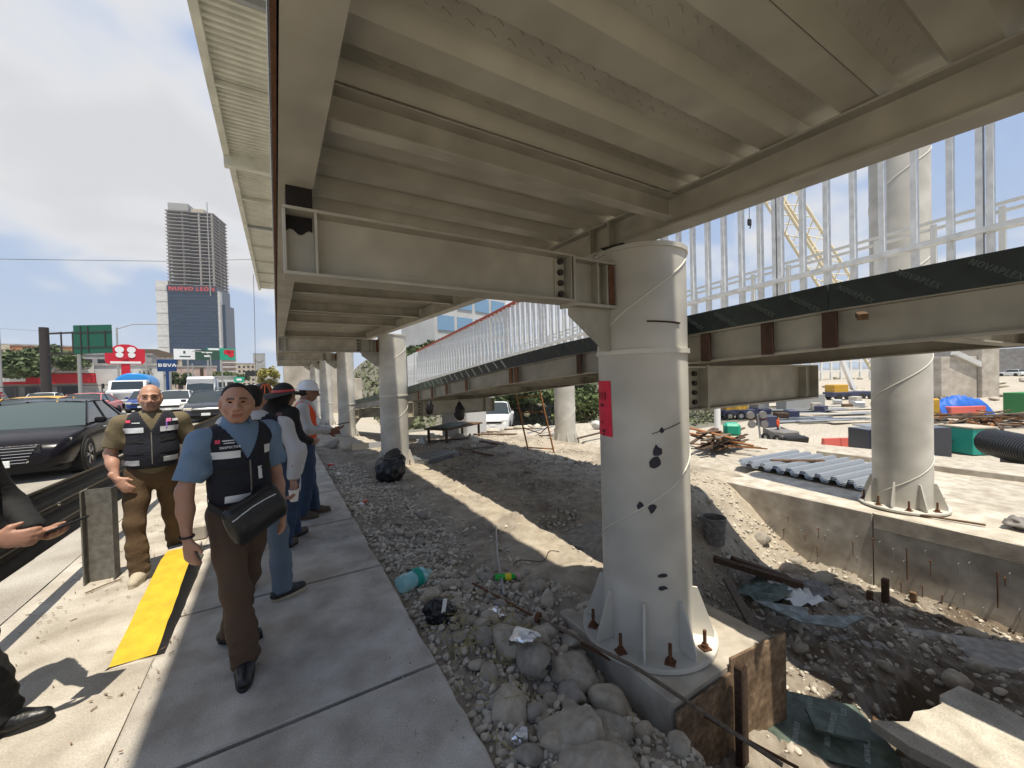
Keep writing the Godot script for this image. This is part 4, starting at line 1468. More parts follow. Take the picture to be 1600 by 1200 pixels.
# joints of an upright figure 1.72 m tall that faces +z; +x is its own left
func stance() -> Dictionary:
	return {"ank_r": Vector3(-0.10, 0.085, 0.0), "ank_l": Vector3(0.10, 0.085, 0.0), "kne_r": Vector3(-0.10, 0.49, 0.02), "kne_l": Vector3(0.10, 0.49, 0.02), "hip_r": Vector3(-0.085, 0.90, 0), "hip_l": Vector3(0.085, 0.90, 0), "pel": Vector3(0, 0.96, 0), "wai": Vector3(0, 1.10, 0), "che": Vector3(0, 1.30, 0.0), "nek": Vector3(0, 1.45, -0.01), "hed": Vector3(0, 1.595, 0.015), "sho_r": Vector3(-0.185, 1.39, -0.01), "sho_l": Vector3(0.185, 1.39, -0.01), "elb_r": Vector3(-0.235, 1.12, -0.03), "elb_l": Vector3(0.235, 1.12, -0.03), "wri_r": Vector3(-0.245, 0.87, 0.03), "wri_l": Vector3(0.245, 0.87, 0.03), "toe_r": Vector3(-0.03, 0, 1), "toe_l": Vector3(0.03, 0, 1), "face": Vector3(0, 0, 1), "fin_r": Vector3(0.05, -1, 0.12), "fin_l": Vector3(-0.05, -1, 0.12), "curl": 0.35, "belly": 0.0, "girth": 1.0}

func bounds(pts: Array, pad: float) -> Array:
	var lo: Vector3 = pts[0]
	var hi: Vector3 = pts[0]
	for p in pts:
		lo = lo.min(p); hi = hi.max(p)
	return [lo - Vector3.ONE * pad, hi + Vector3.ONE * pad]

func hand(mb: MB, wrist: Vector3, fin: Vector3, palm: Vector3, thumb_side: Vector3, curl: float, cell: float) -> void:
	var d := fin.normalized()
	var pn := (palm - d * palm.dot(d)).normalized()       # the way the palm faces
	var ts := (thumb_side - d * thumb_side.dot(d) - pn * thumb_side.dot(pn)).normalized()
	var e := wrist + d * 0.19 + pn * 0.06
	var bb := bounds([wrist - d * 0.05, e, wrist + ts * 0.09 + d * 0.1], 0.055)
	var f := Field.new(bb[0], bb[1], cell, 0.006)
	f.cap(wrist - d * 0.05, wrist + d * 0.015, 0.029, 0.025, pn, 0.75)
	var hub := wrist + d * 0.055
	f.cap(wrist + d * 0.02, wrist + d * 0.085, 0.030, 0.035, pn, 0.42)
	f.cap(hub - ts * 0.018, hub + ts * 0.018, 0.022, 0.022, pn, 0.6)
	var lens := [0.068, 0.078, 0.072, 0.056]
	for i in 4:
		var root := wrist + d * (0.088 - absf(i - 1.2) * 0.004) + ts * (0.028 - i * 0.0185)
		var p := root
		var dir := d + ts * (0.10 - i * 0.07)
		var seg := [0.46, 0.31, 0.26]
		var r := 0.0088
		for s in 3:
			dir = (dir.normalized() + pn * curl * (0.5 + 0.55 * s)).normalized()
			var q: Vector3 = p + dir * lens[i] * seg[s]
			f.cap(p, q, r, r - 0.0007)
			p = q
			r -= 0.0007
	var tp := wrist + d * 0.022 + ts * 0.026
	var td := (d * 0.75 + ts * 0.65 + pn * 0.25).normalized()
	var tq := tp + td * 0.042
	f.cap(tp, tq, 0.0135, 0.0105)
	f.cap(tq, tq + (td + d * 0.5 + pn * curl * 0.6 - ts * curl * 0.4).normalized() * 0.036, 0.0105, 0.0085)
	f.net(mb)

func head_shape(mb: MB, c: Vector3, fwd: Vector3, tilt: float, skin: Color, kind: String, cell: float, neck: Vector3) -> Basis:
	var z := fwd.normalized()
	var x := Vector3.UP.cross(z).normalized()
	var b := Basis(x, z.cross(x), z) * Basis(Vector3.RIGHT, tilt)
	var f := Field.new(c - Vector3(0.17, 0.27, 0.17), c + Vector3(0.17, 0.155, 0.17), cell, 0.0065)
	var P := func(q: Vector3) -> Vector3: return c + b * q
	var wide := 1.06 if kind == "broad" else 1.0
	f.ball(P.call(Vector3(0, 0.032, -0.018)), Vector3(0.074 * wide, 0.088, 0.094), b)
	f.ball(P.call(Vector3(0, -0.028, 0.018)), Vector3(0.066 * wide, 0.08, 0.073), b)
	f.ball(P.call(Vector3(0, -0.078, 0.036)), Vector3(0.044 * wide, 0.036, 0.042), b)
	for s in [-1.0, 1.0]:
		f.ball(P.call(Vector3(0.047 * s * wide, -0.022, 0.056)), Vector3(0.022, 0.022, 0.02), b)       # cheek
		f.cap(P.call(Vector3(0.055 * s * wide, -0.05, 0.0)), P.call(Vector3(0.02 * s, -0.098, 0.052)), 0.02, 0.018)
		f.cap(P.call(Vector3(0.012 * s, 0.031, 0.092)), P.call(Vector3(0.05 * s, 0.032, 0.073)), 0.0125, 0.010)   # brow
		f.ball(P.call(Vector3(0.0765 * s * wide, -0.008, -0.008)), Vector3(0.011, 0.033, 0.019), b * Basis(Vector3.UP, 0.35 * s))
	f.cap(P.call(Vector3(0, 0.022, 0.092)), P.call(Vector3(0, -0.022, 0.116)), 0.0085, 0.0135)
	f.cap(P.call(Vector3(-0.015, -0.03, 0.098)), P.call(Vector3(0.015, -0.03, 0.098)), 0.0105, 0.0105)
	f.cap(P.call(Vector3(-0.02, -0.058, 0.084)), P.call(Vector3(0.02, -0.058, 0.084)), 0.0075, 0.0075)
	f.cap(P.call(Vector3(-0.018, -0.071, 0.081)), P.call(Vector3(0.018, -0.071, 0.081)), 0.0085, 0.0085)
	f.cap(neck, P.call(Vector3(0, -0.045, -0.022)), 0.063, 0.056)
	var inv := b.transposed()
	var paint := func(p: Vector3) -> Color:
		var q := inv * (p - c)
		var col := skin
		if q.z > 0.05 and absf(q.x) < 0.026 and q.y > -0.078 and q.y < -0.053: col = Color(skin.r * 0.8, skin.g * 0.56, skin.b * 0.55)
		if q.z > 0.05 and absf(q.y + 0.0645) < 0.004 and absf(q.x) < 0.026: col = skin * 0.35
		if q.z > 0.04 and absf(q.x) > 0.012 and absf(q.x) < 0.05 and absf(q.y - (0.034 - absf(absf(q.x) - 0.03) * 0.15)) < 0.0065: col = skin.lerp(Color(0.02, 0.014, 0.01), 0.85)
		if kind == "bald" and q.y < -0.04 and q.z > -0.02: col = col.lerp(Color(0.16, 0.13, 0.12), 0.35)
		if kind == "bald" and absf(q.x) < 0.03 and q.y > -0.052 and q.y < -0.04 and q.z > 0.07: col = col.lerp(Color(0.06, 0.05, 0.045), 0.6)
		return col
	f.net(mb, paint)
	return b

func person(label: String, at: Vector3, turn: float, j: Dictionary, look: Dictionary, cell := 0.013) -> Dictionary:
	var t := thing("person", label, "person", at, turn, "people on and beside the footway")
	var skin: Color = look.get("skin", Color(0.36, 0.19, 0.12))
	var g: float = j.girth
	var mb := MB.new()
	mb.tinted = true
	mb.col = skin
	# body: trunk, arms and legs as one field, then the head and hands on finer grids
	var all := []
	for k in ["ank_r", "ank_l", "kne_r", "kne_l", "hip_r", "hip_l", "sho_r", "sho_l", "elb_r", "elb_l", "wri_r", "wri_l", "nek"]: all.append(j[k])
	var bb := bounds(all, 0.16)
	var f := Field.new(bb[0], bb[1], cell * 1.25, 0.018)
	f.cap(j.pel, j.wai, 0.12 * g, 0.115 * g, Vector3(0, 0, 1), 0.7)
	f.cap(j.wai, j.che, 0.115 * g, 0.13 * g, Vector3(0, 0, 1), 0.65)
	f.cap(j.che, j.nek, 0.11 * g, 0.05)
	for s in ["_r", "_l"]:
		f.cap(j["che"] + Vector3(0, 0.06, 0), j["sho" + s], 0.07, 0.055)
		f.cap(j["sho" + s], j["elb" + s], 0.047 * g, 0.037 * g)
		f.cap(j["elb" + s], j["elb" + s].lerp(j["wri" + s], 0.4), 0.038 * g, 0.037 * g)
		f.cap(j["elb" + s].lerp(j["wri" + s], 0.4), j["wri" + s], 0.037 * g, 0.026)
		f.cap(j["hip" + s], j["kne" + s], 0.07, 0.05)
		f.cap(j["kne" + s], j["ank" + s], 0.048, 0.036)
	f.net(mb)
	var hb := head_shape(mb, j.hed, j.face, look.get("nod", 0.0), skin, look.get("head", ""), look.get("head_cell", 0.0065), j.nek)
	for s in ["_r", "_l"]:
		var out := 1.0 if s == "_l" else -1.0
		var palm: Vector3 = j.get("palm" + s, Vector3(-out, 0, -0.25))
		var tside: Vector3 = j.get("thumb" + s, Vector3(0, 0, 1))
		hand(mb, j["wri" + s], j["fin" + s], palm, tside, j.get("curl" + s, j.curl), look.get("hand_cell", 0.006))
	obj("body", mb, M.skin, t)
	# eyes
	var em := MB.new()
	for s in [-1.0, 1.0]:
		var c: Vector3 = j.hed + hb * Vector3(0.031 * s, 0.011, 0.0805)
		em.lathe([Vector2(0, 0.0055), Vector2(0.006, 0.0045), Vector2(0.0095, 0.001), Vector2(0.011, -0.004)], c, Basis(hb.x, hb.z, hb.y * 0.42), 10)
	obj("eyes", em, M.eye_dark, t)
	# hair
	var hair: String = look.get("hair", "")
	if hair:
		var hf := Field.new(j.hed - Vector3.ONE * 0.16, j.hed + Vector3.ONE * 0.16, look.get("head_cell", 0.0065), 0.006)
		hf.ball(j.hed + hb * Vector3(0, 0.036, -0.022), Vector3(0.079, 0.089, 0.097), hb)
		hf.ball(j.hed + hb * Vector3(0, -0.01, -0.045), Vector3(0.07, 0.075, 0.07), hb)
		var inv := hb.transposed()
		var hc: Vector3 = j.hed
		var high := 0.098 if hair == "short" else 0.07
		hf.cut(func(p: Vector3) -> bool:
			var q := inv * (p - hc)
			return (q.z > 0.035 - (0.09 - q.y) * 0.25 and q.y < high) or (q.y < 0.005 and q.z > -0.035) or q.y < -0.085)
		var hm := MB.new()
		hf.net(hm)
		obj("hair", hm, M.hair_black, t)
	# trousers
	var pts := []
	for k in ["ank_r", "ank_l", "kne_r", "kne_l", "hip_r", "hip_l", "wai"]: pts.append(j[k])
	bb = bounds(pts, 0.2)
	f = Field.new(bb[0], bb[1], cell, 0.016)
	var flare: float = look.get("flare", 0.0)
	f.cap(j.pel + Vector3(0, -0.02, 0), j.pel + Vector3(0, 0.1, j.belly * 0.2), 0.158 * g, 0.155 * g, Vector3(0, 0, 1), 0.70, false, true)
	for s in ["_r", "_l"]:
		var h: Vector3 = j["hip" + s]
		var kn: Vector3 = j["kne" + s]
		var an: Vector3 = j["ank" + s]
		f.cap(h + Vector3(0, 0.03, -0.01), h.lerp(kn, 0.5), 0.098 * g, 0.085 * g)
		f.cap(h.lerp(kn, 0.5), kn, 0.085 * g, 0.069)
		f.cap(kn, kn.lerp(an, 0.55), 0.068, 0.063 + flare * 0.4)
		f.cap(kn.lerp(an, 0.5), an + Vector3(0, -0.03, -0.006), 0.063 + flare * 0.4, 0.068 + flare, Vector3.ZERO, 1.0, false, true)
		# creases of the cloth
		for q in 7:
			var u := 0.38 + 0.1 * q
			var cc := kn.lerp(an, u)
			var w := 0.052 + flare * u
			f.cap(cc + Vector3(-w, 0.02 * (1 if q % 2 else -1), 0.025), cc + Vector3(w, -0.015 * (1 if q % 2 else -1), 0.04), 0.013, 0.009)
		f.cap(h + Vector3(-0.06, -0.09, 0.06), h + Vector3(0.04, -0.04, 0.075), 0.012, 0.012)
		f.cap(kn + Vector3(-0.05, 0.03, 0.03), kn + Vector3(0.05, 0.0, 0.045), 0.016, 0.014)
	var tm := MB.new()
	f.net(tm)
	obj("trousers", tm, M[look.trousers], t)
	# shoes
	for s in ["_r", "_l"]:
		var an: Vector3 = j["ank" + s]
		var d: Vector3 = j["toe" + s].normalized()
		var base := Vector3(an.x, an.y - 0.085, an.z)
		var pitch: float = j.get("heel" + s, 0.0)
		f = Field.new(base - Vector3(0.26, 0.05, 0.26), base + Vector3(0.26, 0.16, 0.26), 0.009, 0.012)
		f.cap(base - d * 0.045 + Vector3(0, 0.045 + pitch, 0), base + d * 0.06 + Vector3(0, 0.046 + pitch * 0.6, 0), 0.042, 0.045)
		f.cap(base + d * 0.05 + Vector3(0, 0.042 + pitch * 0.5, 0), base + d * 0.15 + Vector3(0, 0.036, 0), 0.045, 0.036)
		f.cap(base + Vector3(0, 0.05 + pitch, 0) - d * 0.02, an + Vector3(0, 0.02, 0), 0.044, 0.044)
		f.cut(func(p: Vector3) -> bool: return p.y < base.y + 0.022)
		var smh := MB.new()
		f.net(smh)
		var so := obj("shoe", smh, M[look.shoes], t)
		var sole := MB.new()
		var side := d.cross(Vector3.UP)
		var poly := []
		for q in 20:
			var an2 := TAU * q / 20.0
			var w := 0.047 if cos(an2) > -0.2 else 0.04
			poly.append(Vector2(sin(an2) * w, 0.053 + cos(an2) * 0.137))
		sole.prism(poly, base + Vector3(0, 0.002 + pitch * 0.4, 0), side, d, Vector3(0, 0.027, 0))
		obj("sole", sole, M[look.get("sole", "black_matt")], so)
	# shirt and sleeves
	pts = [j.pel, j.nek, j.sho_r, j.sho_l, j.elb_r, j.elb_l]
	if look.get("long", false): pts.append_array([j.wri_r, j.wri_l])
	bb = bounds(pts, 0.24)
	f = Field.new(bb[0], bb[1], cell, 0.018)
	var bl: float = j.belly
	f.cap(j.pel + Vector3(0, 0.03, bl * 0.5), j.wai + Vector3(0, 0.02, bl), 0.142 * g, 0.148 * g + bl * 0.4, Vector3(0, 0, 1), 0.74, look.get("untucked", false))
	f.cap(j.wai + Vector3(0, 0.0, bl), j.che + Vector3(0, 0.03, 0.01), 0.148 * g + bl * 0.4, 0.162 * g, Vector3(0, 0, 1), 0.68)
	f.cap(j.che + Vector3(0, 0.03, 0), j.nek + Vector3(0, -0.015, 0), 0.12 * g, 0.07)
	for s in ["_r", "_l"]:
		var sh: Vector3 = j["sho" + s]
		var el: Vector3 = j["elb" + s]
		var wr: Vector3 = j["wri" + s]
		f.cap(j.nek + Vector3(0, -0.045, 0), sh + Vector3(0, 0.005, 0), 0.06, 0.064)
		if look.get("long", false):
			f.cap(sh, el, 0.062 * g, 0.051 * g)
			f.cap(el, wr + (wr - el).normalized() * -0.01, 0.051 * g, 0.041, Vector3.ZERO, 1.0, false, true)
			for q in 6:
				var cc := el.lerp(wr, -0.25 + q * 0.2)
				f.cap(cc + Vector3(-0.045, 0.012, 0.02), cc + Vector3(0.045, -0.01, 0.03), 0.008, 0.007)
		else:
			var en := sh.lerp(el, 0.80)
			f.cap(sh, en, 0.069 * g, 0.078 * g, Vector3.ZERO, 1.0, false, true)
			f.cap(sh.lerp(el, 0.3) + Vector3(-0.05, 0.02, 0.04), sh.lerp(el, 0.55) + Vector3(0.05, -0.02, 0.05), 0.016, 0.014)
	var shm := MB.new()
	f.net(shm)
	obj("shirt", shm, M[look.shirt], t)
	var out := {"node": t, "shirt": f}
	# collar
	if look.get("collar", false):
		var cm := MB.new()
		var rows := []
		for i in 3:
			var row := []
			for q in 19:
				var an := lerpf(0.5, TAU - 0.5, q / 18.0) + PI / 2
				var r: float = [0.066, 0.071, 0.082][i]
				row.append(j.nek + Vector3(cos(an) * r, [0.045, 0.052, 0.008][i] + sin(an) * -0.025 + 0.01, sin(an) * r * 1.05 + 0.012))
			rows.append(row)
		cm.grid(rows)
		obj("collar", cm, M[look.shirt], t)
	# vest
	if look.has("vest"):
		f = Field.new(bounds([j.pel, j.nek, j.sho_r, j.sho_l], 0.26)[0], bounds([j.pel, j.nek, j.sho_r, j.sho_l], 0.26)[1], 0.0115, 0.018)
		var drop: float = look.get("vest_drop", 0.0)
		f.cap(j.pel + Vector3(0, 0.035 - drop, bl * 0.6), j.wai + Vector3(0, 0.02, bl), 0.165 * g, 0.166 * g + bl * 0.4, Vector3(0, 0, 1), 0.76, true)
		f.cap(j.wai + Vector3(0, 0.0, bl), j.che + Vector3(0, 0.03, 0.01), 0.166 * g + bl * 0.4, 0.176 * g, Vector3(0, 0, 1), 0.70)
		f.cap(j.che + Vector3(0, 0.03, 0), j.nek + Vector3(0, -0.02, 0), 0.13 * g, 0.078)
		for s in ["_r", "_l"]: f.cap(j.nek + Vector3(0, -0.045, 0), j.nek.lerp(j["sho" + s], 0.86) + Vector3(0, -0.012, 0), 0.07, 0.074)
		var yv: float = j.che.y + look.get("v_low", 0.0)
		var nk: Vector3 = j.nek
		f.cut(func(p: Vector3) -> bool: return (p.z > 0.0 and p.y > yv and absf(p.x - nk.x) < (p.y - yv) * 0.5) or (p.y > nk.y - 0.02 and (p - nk).length() < 0.1))
		var vm := MB.new()
		f.net(vm)
		obj("vest", vm, M[look.vest], t)
		out["vest"] = f
		var fz := Vector3(0, 0, -1)
		for q in look.get("bands", []):     # x, y, width, height, material, from behind?
			var m: MB = strip(f, Vector3(q[0], q[1], 0), Vector3(q[2], 0, 0), Vector3(0.0, q[3], 0), fz if q.size() < 6 else Vector3(0, 0, 1))
			obj("band", m, M[q[4]], t)
	return out

func build_people() -> void:
	# 1: man in the foreground, blue shirt, body half turned, looking into the camera
	var j := stance()
	j.merge({"ank_r": Vector3(-0.06, 0.085, 0.13), "ank_l": Vector3(0.03, 0.085, -0.26), "kne_r": Vector3(-0.085, 0.49, 0.10), "kne_l": Vector3(0.05, 0.48, -0.08), "toe_r": Vector3(-0.5, 0, 1.0), "toe_l": Vector3(0.7, 0, 0.8), "face": Vector3(-0.42, -0.03, 1), "hed": Vector3(-0.01, 1.59, 0.03), "sho_r": Vector3(-0.19, 1.375, 0.0), "elb_r": Vector3(-0.275, 1.11, 0.0), "wri_r": Vector3(-0.285, 0.86, 0.045), "elb_l": Vector3(0.235, 1.12, -0.05), "wri_l": Vector3(0.2, 0.9, 0.1), "belly": 0.015, "girth": 0.93, "curl": 0.3}, true)
	var p := person("man in blue short-sleeved shirt, dark vest and brown trousers looking at us", V(-0.22, 0.0, 2.96), deg_to_rad(27), j, {"skin": Color(0.40, 0.215, 0.14), "hair": "short", "head": "broad", "head_cell": 0.005, "hand_cell": 0.005, "trousers": "trousers_brown", "shoes": "leather_black", "shirt": "shirt_blue", "collar": true, "vest": "vest_navy", "v_low": -0.05, "bands": [[0.005, 1.12, 0.008, 0.26, "post_steel"], [-0.09, 1.20, 0.12, 0.028, "vest_black"], [-0.09, 1.13, 0.12, 0.006, "vest_black"], [0.10, 1.20, 0.09, 0.028, "vest_black"], [-0.105, 1.295, 0.125, 0.042, "reflective"], [0.125, 1.30, 0.05, 0.05, "reflective"], [-0.06, 1.035, 0.12, 0.04, "reflective"], [0.06, 1.165, 0.022, 0.075, "reflective"], [-0.14, 1.375, 0.022, 0.022, "badge_red"], [-0.09, 1.378, 0.06, 0.006, "reflective"], [-0.09, 1.364, 0.05, 0.005, "reflective"]]}, 0.012)
	letters("INSPECTOR", 0.0135, M.reflective, p.node, Vector3(-0.10, 1.343, 0.145), Basis(Vector3.UP, -0.25) * Basis(Vector3.RIGHT, -0.25), "name_print", true, 0.002)
	# wrist band
	var wb := MB.new()
	wb.lathe([Vector2(0.034, -0.006), Vector2(0.037, 0.0), Vector2(0.034, 0.006)], j.wri_r + Vector3(0, 0.012, -0.002), Basis(), 18)
	obj("wrist_band", wb, M.black_matt, p.node)
	# his shoulder bag
	var bag := thing("waist_bag", "black zipped bag worn at the waist of the man in blue", "bag", V(-0.22, 0.0, 2.96), deg_to_rad(27))
	var bf := Field.new(Vector3(-0.24, 0.78, 0.0), Vector3(0.3, 1.15, 0.42), 0.011, 0.02)
	for q in 4:
		var up := Vector3(-0.055, 0.15, 0.0) * (q / 3.0 - 0.5)
		bf.cap(Vector3(-0.115, 0.90, 0.215) + up, Vector3(0.105, 0.985, 0.20) + up, 0.036, 0.036)
	bf.cap(Vector3(-0.07, 0.885, 0.245), Vector3(0.10, 0.95, 0.23), 0.04, 0.04, Vector3(0, 0, 1), 0.6)
	var bm := MB.new()
	bf.net(bm)
	obj("pouch", bm, M.leather_black, bag)
	obj("zip", _zip(bf), M.reflective, bag)
	var strap := MB.new()
	strap.grid([[Vector3(-0.10, 0.97, 0.205), Vector3(-0.15, 0.99, 0.13), Vector3(-0.172, 1.03, 0.02), Vector3(-0.14, 1.07, -0.08)], [Vector3(-0.10, 0.92, 0.205), Vector3(-0.152, 0.945, 0.13), Vector3(-0.175, 0.985, 0.02), Vector3(-0.143, 1.03, -0.08)]])
	obj("strap", strap, M.black_matt, bag)
	# 2: shaven-headed man facing the camera by the guard rail
	j = stance()
	j.merge({"ank_r": Vector3(-0.11, 0.085, 0.10), "ank_l": Vector3(0.15, 0.085, -0.28), "kne_r": Vector3(-0.135, 0.5, 0.08), "kne_l": Vector3(0.12, 0.49, -0.08), "toe_r": Vector3(-0.3, 0, 1), "toe_l": Vector3(0.35, 0, 1), "hip_r": Vector3(-0.1, 0.9, 0), "hip_l": Vector3(0.1, 0.9, 0), "sho_r": Vector3(-0.2, 1.385, 0.0), "sho_l": Vector3(0.2, 1.385, -0.02), "elb_r": Vector3(-0.275, 1.13, -0.02), "wri_r": Vector3(-0.235, 0.92, 0.10), "fin_r": Vector3(0.5, -0.7, 0.3), "palm_r": Vector3(0.4, 0.2, -1.0), "thumb_r": Vector3(1, 0.2, 0.6), "elb_l": Vector3(0.28, 1.12, -0.08), "wri_l": Vector3(0.24, 0.87, -0.05), "face": Vector3(-0.02, -0.05, 1), "belly": 0.03, "girth": 1.01, "hed": Vector3(0, 1.605, 0.025), "curl": 0.3}, true)
	p = person("shaven-headed man in olive shirt and dark vest standing by the guard rail", V(-1.0, 0.0, 4.80), deg_to_rad(10), j, {"skin": Color(0.45, 0.245, 0.165), "head": "bald", "head_cell": 0.006, "trousers": "trousers_tan", "shoes": "shoe_cream", "sole": "shoe_cream", "shirt": "shirt_olive", "vest": "vest_navy", "v_low": 0.015, "bands": [[0.0, 1.16, 0.008, 0.28, "post_steel"], [-0.12, 1.23, 0.13, 0.03, "vest_black"], [0.12, 1.23, 0.13, 0.03, "vest_black"], [-0.12, 1.12, 0.13, 0.006, "vest_black"], [0.12, 1.12, 0.13, 0.006, "vest_black"], [-0.125, 1.325, 0.15, 0.045, "reflective"], [0.125, 1.325, 0.13, 0.045, "reflective"], [-0.145, 1.04, 0.12, 0.045, "reflective"], [0.14, 1.055, 0.13, 0.045, "reflective"], [-0.15, 1.405, 0.03, 0.022, "badge_red"], [-0.1, 1.39, 0.055, 0.008, "reflective"], [0.12, 1.4, 0.035, 0.03, "badge_pink"], [0.165, 1.398, 0.04, 0.022, "reflective"], [0.105, 1.35, 0.012, 0.09, "badge_purple"]]}, 0.014)
	# 3: man behind, white sleeves, seen from the back, cup in hand
	j = stance()
	j.merge({"ank_r": Vector3(-0.16, 0.085, -0.06), "ank_l": Vector3(0.16, 0.085, 0.22), "kne_r": Vector3(-0.13, 0.49, 0.0), "kne_l": Vector3(0.14, 0.49, 0.13), "toe_r": Vector3(-0.7, 0, 0.5), "toe_l": Vector3(0.6, 0, 0.7), "face": Vector3(0.25, -0.2, 1), "sho_r": Vector3(-0.2, 1.36, 0.0), "elb_r": Vector3(-0.30, 1.14, -0.07), "wri_r": Vector3(-0.27, 0.93, -0.10), "fin_r": Vector3(-0.1, -0.8, -0.45), "palm_r": Vector3(0.6, -0.2, -0.8), "thumb_r": Vector3(-0.3, 0.2, -1), "curl_r": 0.75, "elb_l": Vector3(0.25, 1.12, 0.0), "wri_l": Vector3(0.2, 0.92, 0.16), "hed": Vector3(0.03, 1.575, 0.05)}, true)
	p = person("man with white sleeves seen from behind, hidden by the man in blue", V(-0.16, 0.0, 3.72), deg_to_rad(168), j, {"skin": Color(0.36, 0.19, 0.125), "hair": "full", "long": true, "trousers": "jeans_light", "shoes": "leather_black", "sole": "shoe_cream", "shirt": "shirt_white", "vest": "vest_navy"}, 0.015)
	var cup := thing("foam_cup", "small white foam cup held by the man with white sleeves", "cup", V(0.085, 0.79, 3.50))
	var cu := MB.new()
	cu.lathe([Vector2(0.0, 0.0), Vector2(0.027, 0.0), Vector2(0.036, 0.085), Vector2(0.039, 0.088), Vector2(0.036, 0.091), Vector2(0.033, 0.085), Vector2(0.025, 0.006)], Vector3.ZERO, Basis(), 20)
	obj("cup_wall", cu, M.white_plastic, cup)
	# 4: person in the black and orange helmet, head bowed
	j = stance()
	j.merge({"face": Vector3(0.3, -0.5, 1), "hed": Vector3(0.02, 1.565, 0.05), "elb_r": Vector3(-0.26, 1.13, 0.05), "wri_r": Vector3(-0.12, 1.05, 0.26), "fin_r": Vector3(0.5, 0, 1), "elb_l": Vector3(0.26, 1.13, 0.05), "wri_l": Vector3(0.12, 1.05, 0.26), "fin_l": Vector3(-0.5, 0, 1)}, true)
	p = person("person in black clothes with bowed head under a black and orange helmet", V(-0.17, 0.0, 5.75), deg_to_rad(12), j, {"skin": Color(0.34, 0.18, 0.12), "nod": 0.35, "trousers": "jeans", "shoes": "leather_black", "shirt": "vest_black", "long": true, "hand_cell": 0.009, "head_cell": 0.009, "vest": "vest_black", "bands": [[-0.09, 1.33, 0.1, 0.035, "reflective"], [0.08, 1.33, 0.12, 0.03, "reflective"]]}, 0.02)
	_helmet("cycle_helmet", "black helmet with orange flashes on the bowed head", V(-0.155, 1.605, 5.70), deg_to_rad(25), 0.4, "cycle")
	# 5: woman in a wide hat, back to the camera
	j = stance()
	j.merge({"ank_r": Vector3(-0.10, 0.085, -0.10), "ank_l": Vector3(0.09, 0.085, 0.16), "kne_r": Vector3(-0.1, 0.49, 0.02), "kne_l": Vector3(0.1, 0.49, 0.12), "toe_r": Vector3(0.1, 0, 1), "toe_l": Vector3(0.0, 0, 1), "elb_r": Vector3(-0.25, 1.13, 0.02), "wri_r": Vector3(-0.16, 1.06, 0.22), "fin_r": Vector3(0.2, 0, 1), "elb_l": Vector3(0.25, 1.13, 0.02), "wri_l": Vector3(0.16, 1.06, 0.22), "fin_l": Vector3(-0.2, 0, 1), "hed": Vector3(0, 1.57, 0.06), "face": Vector3(0, -0.25, 1)}, true)
	p = person("person in a wide dark hat and flared jeans with back towards us", V(0.02, 0.0, 4.82), deg_to_rad(125), j, {"skin": Color(0.36, 0.2, 0.13), "hair": "full", "flare": 0.022, "long": true, "trousers": "jeans", "shoes": "shoe_brown", "sole": "black_matt", "shirt": "vest_black", "vest": "vest_black", "vest_drop": 0.06, "hand_cell": 0.008, "bands": [[0.0, 1.285, 0.34, 0.04, "reflective", true], [0.0, 1.36, 0.30, 0.1, "mauve", true], [-0.05, 1.37, 0.07, 0.008, "rust_orange", true], [-0.05, 1.35, 0.09, 0.006, "rust_orange", true]]}, 0.016)
	var hm := MB.new()     # long hair down the back
	var hfld := Field.new(Vector3(-0.16, 1.33, -0.17), Vector3(0.16, 1.68, 0.15), 0.011, 0.014)
	hfld.cap(Vector3(0, 1.58, 0.02), Vector3(0, 1.43, -0.07), 0.1, 0.09)
	hfld.cap(Vector3(0, 1.43, -0.07), Vector3(0, 1.38, -0.085), 0.085, 0.07)
	hfld.net(hm)
	obj("long_hair", hm, M.hair_black, p.node)
	_helmet("sun_hat", "wide-brimmed dark hat with a red band on the person in flared jeans", V(0.055, 1.615, 4.80), deg_to_rad(125), -0.05, "hat")
	# 6: man in the white hard hat, seen in profile
	j = stance()
	j.merge({"ank_r": Vector3(-0.09, 0.085, -0.06), "ank_l": Vector3(0.10, 0.085, 0.07), "toe_r": Vector3(-0.1, 0, 1), "toe_l": Vector3(0.1, 0, 1), "elb_r": Vector3(-0.22, 1.12, 0.06), "wri_r": Vector3(-0.14, 1.10, 0.30), "fin_r": Vector3(0.25, 0.12, 1), "palm_r": Vector3(0.2, 1, 0), "thumb_r": Vector3(-1, 0.3, 0), "curl_r": 0.25, "elb_l": Vector3(0.23, 1.12, 0.04), "wri_l": Vector3(0.16, 1.04, 0.26), "fin_l": Vector3(-0.3, 0.1, 1), "hed": Vector3(0, 1.59, 0.06), "face": Vector3(0, -0.2, 1)}, true)
	p = person("man in white hard hat and bright orange vest holding out one hand", V(0.29, 0.0, 5.66), deg_to_rad(82), j, {"skin": Color(0.26, 0.13, 0.085), "hair": "full", "long": true, "trousers": "jeans", "shoes": "shoe_brown", "sole": "shoe_brown", "shirt": "shirt_white", "vest": "orange_vest", "hand_cell": 0.007, "v_low": -0.1}, 0.016)
	_helmet("hard_hat", "white brimmed hard hat on the man in orange", V(0.335, 1.625, 5.655), deg_to_rad(82), 0.08, "hard")
	var ph := MB.new()
	ph.box(Vector3.ZERO, Vector3(0.075, 0.009, 0.15), Basis(Vector3.RIGHT, -0.15), 0.003)
	tag(obj("mobile_phone", ph, M.black_plastic, null, V(0.745, 1.15, 5.70), Basis(Vector3.UP, deg_to_rad(82))), "dark mobile phone on the outstretched hand", "phone")
	var pp := MB.new()
	pp.box(Vector3.ZERO, Vector3(0.16, 0.003, 0.2), Basis(Vector3.RIGHT, 0.5))
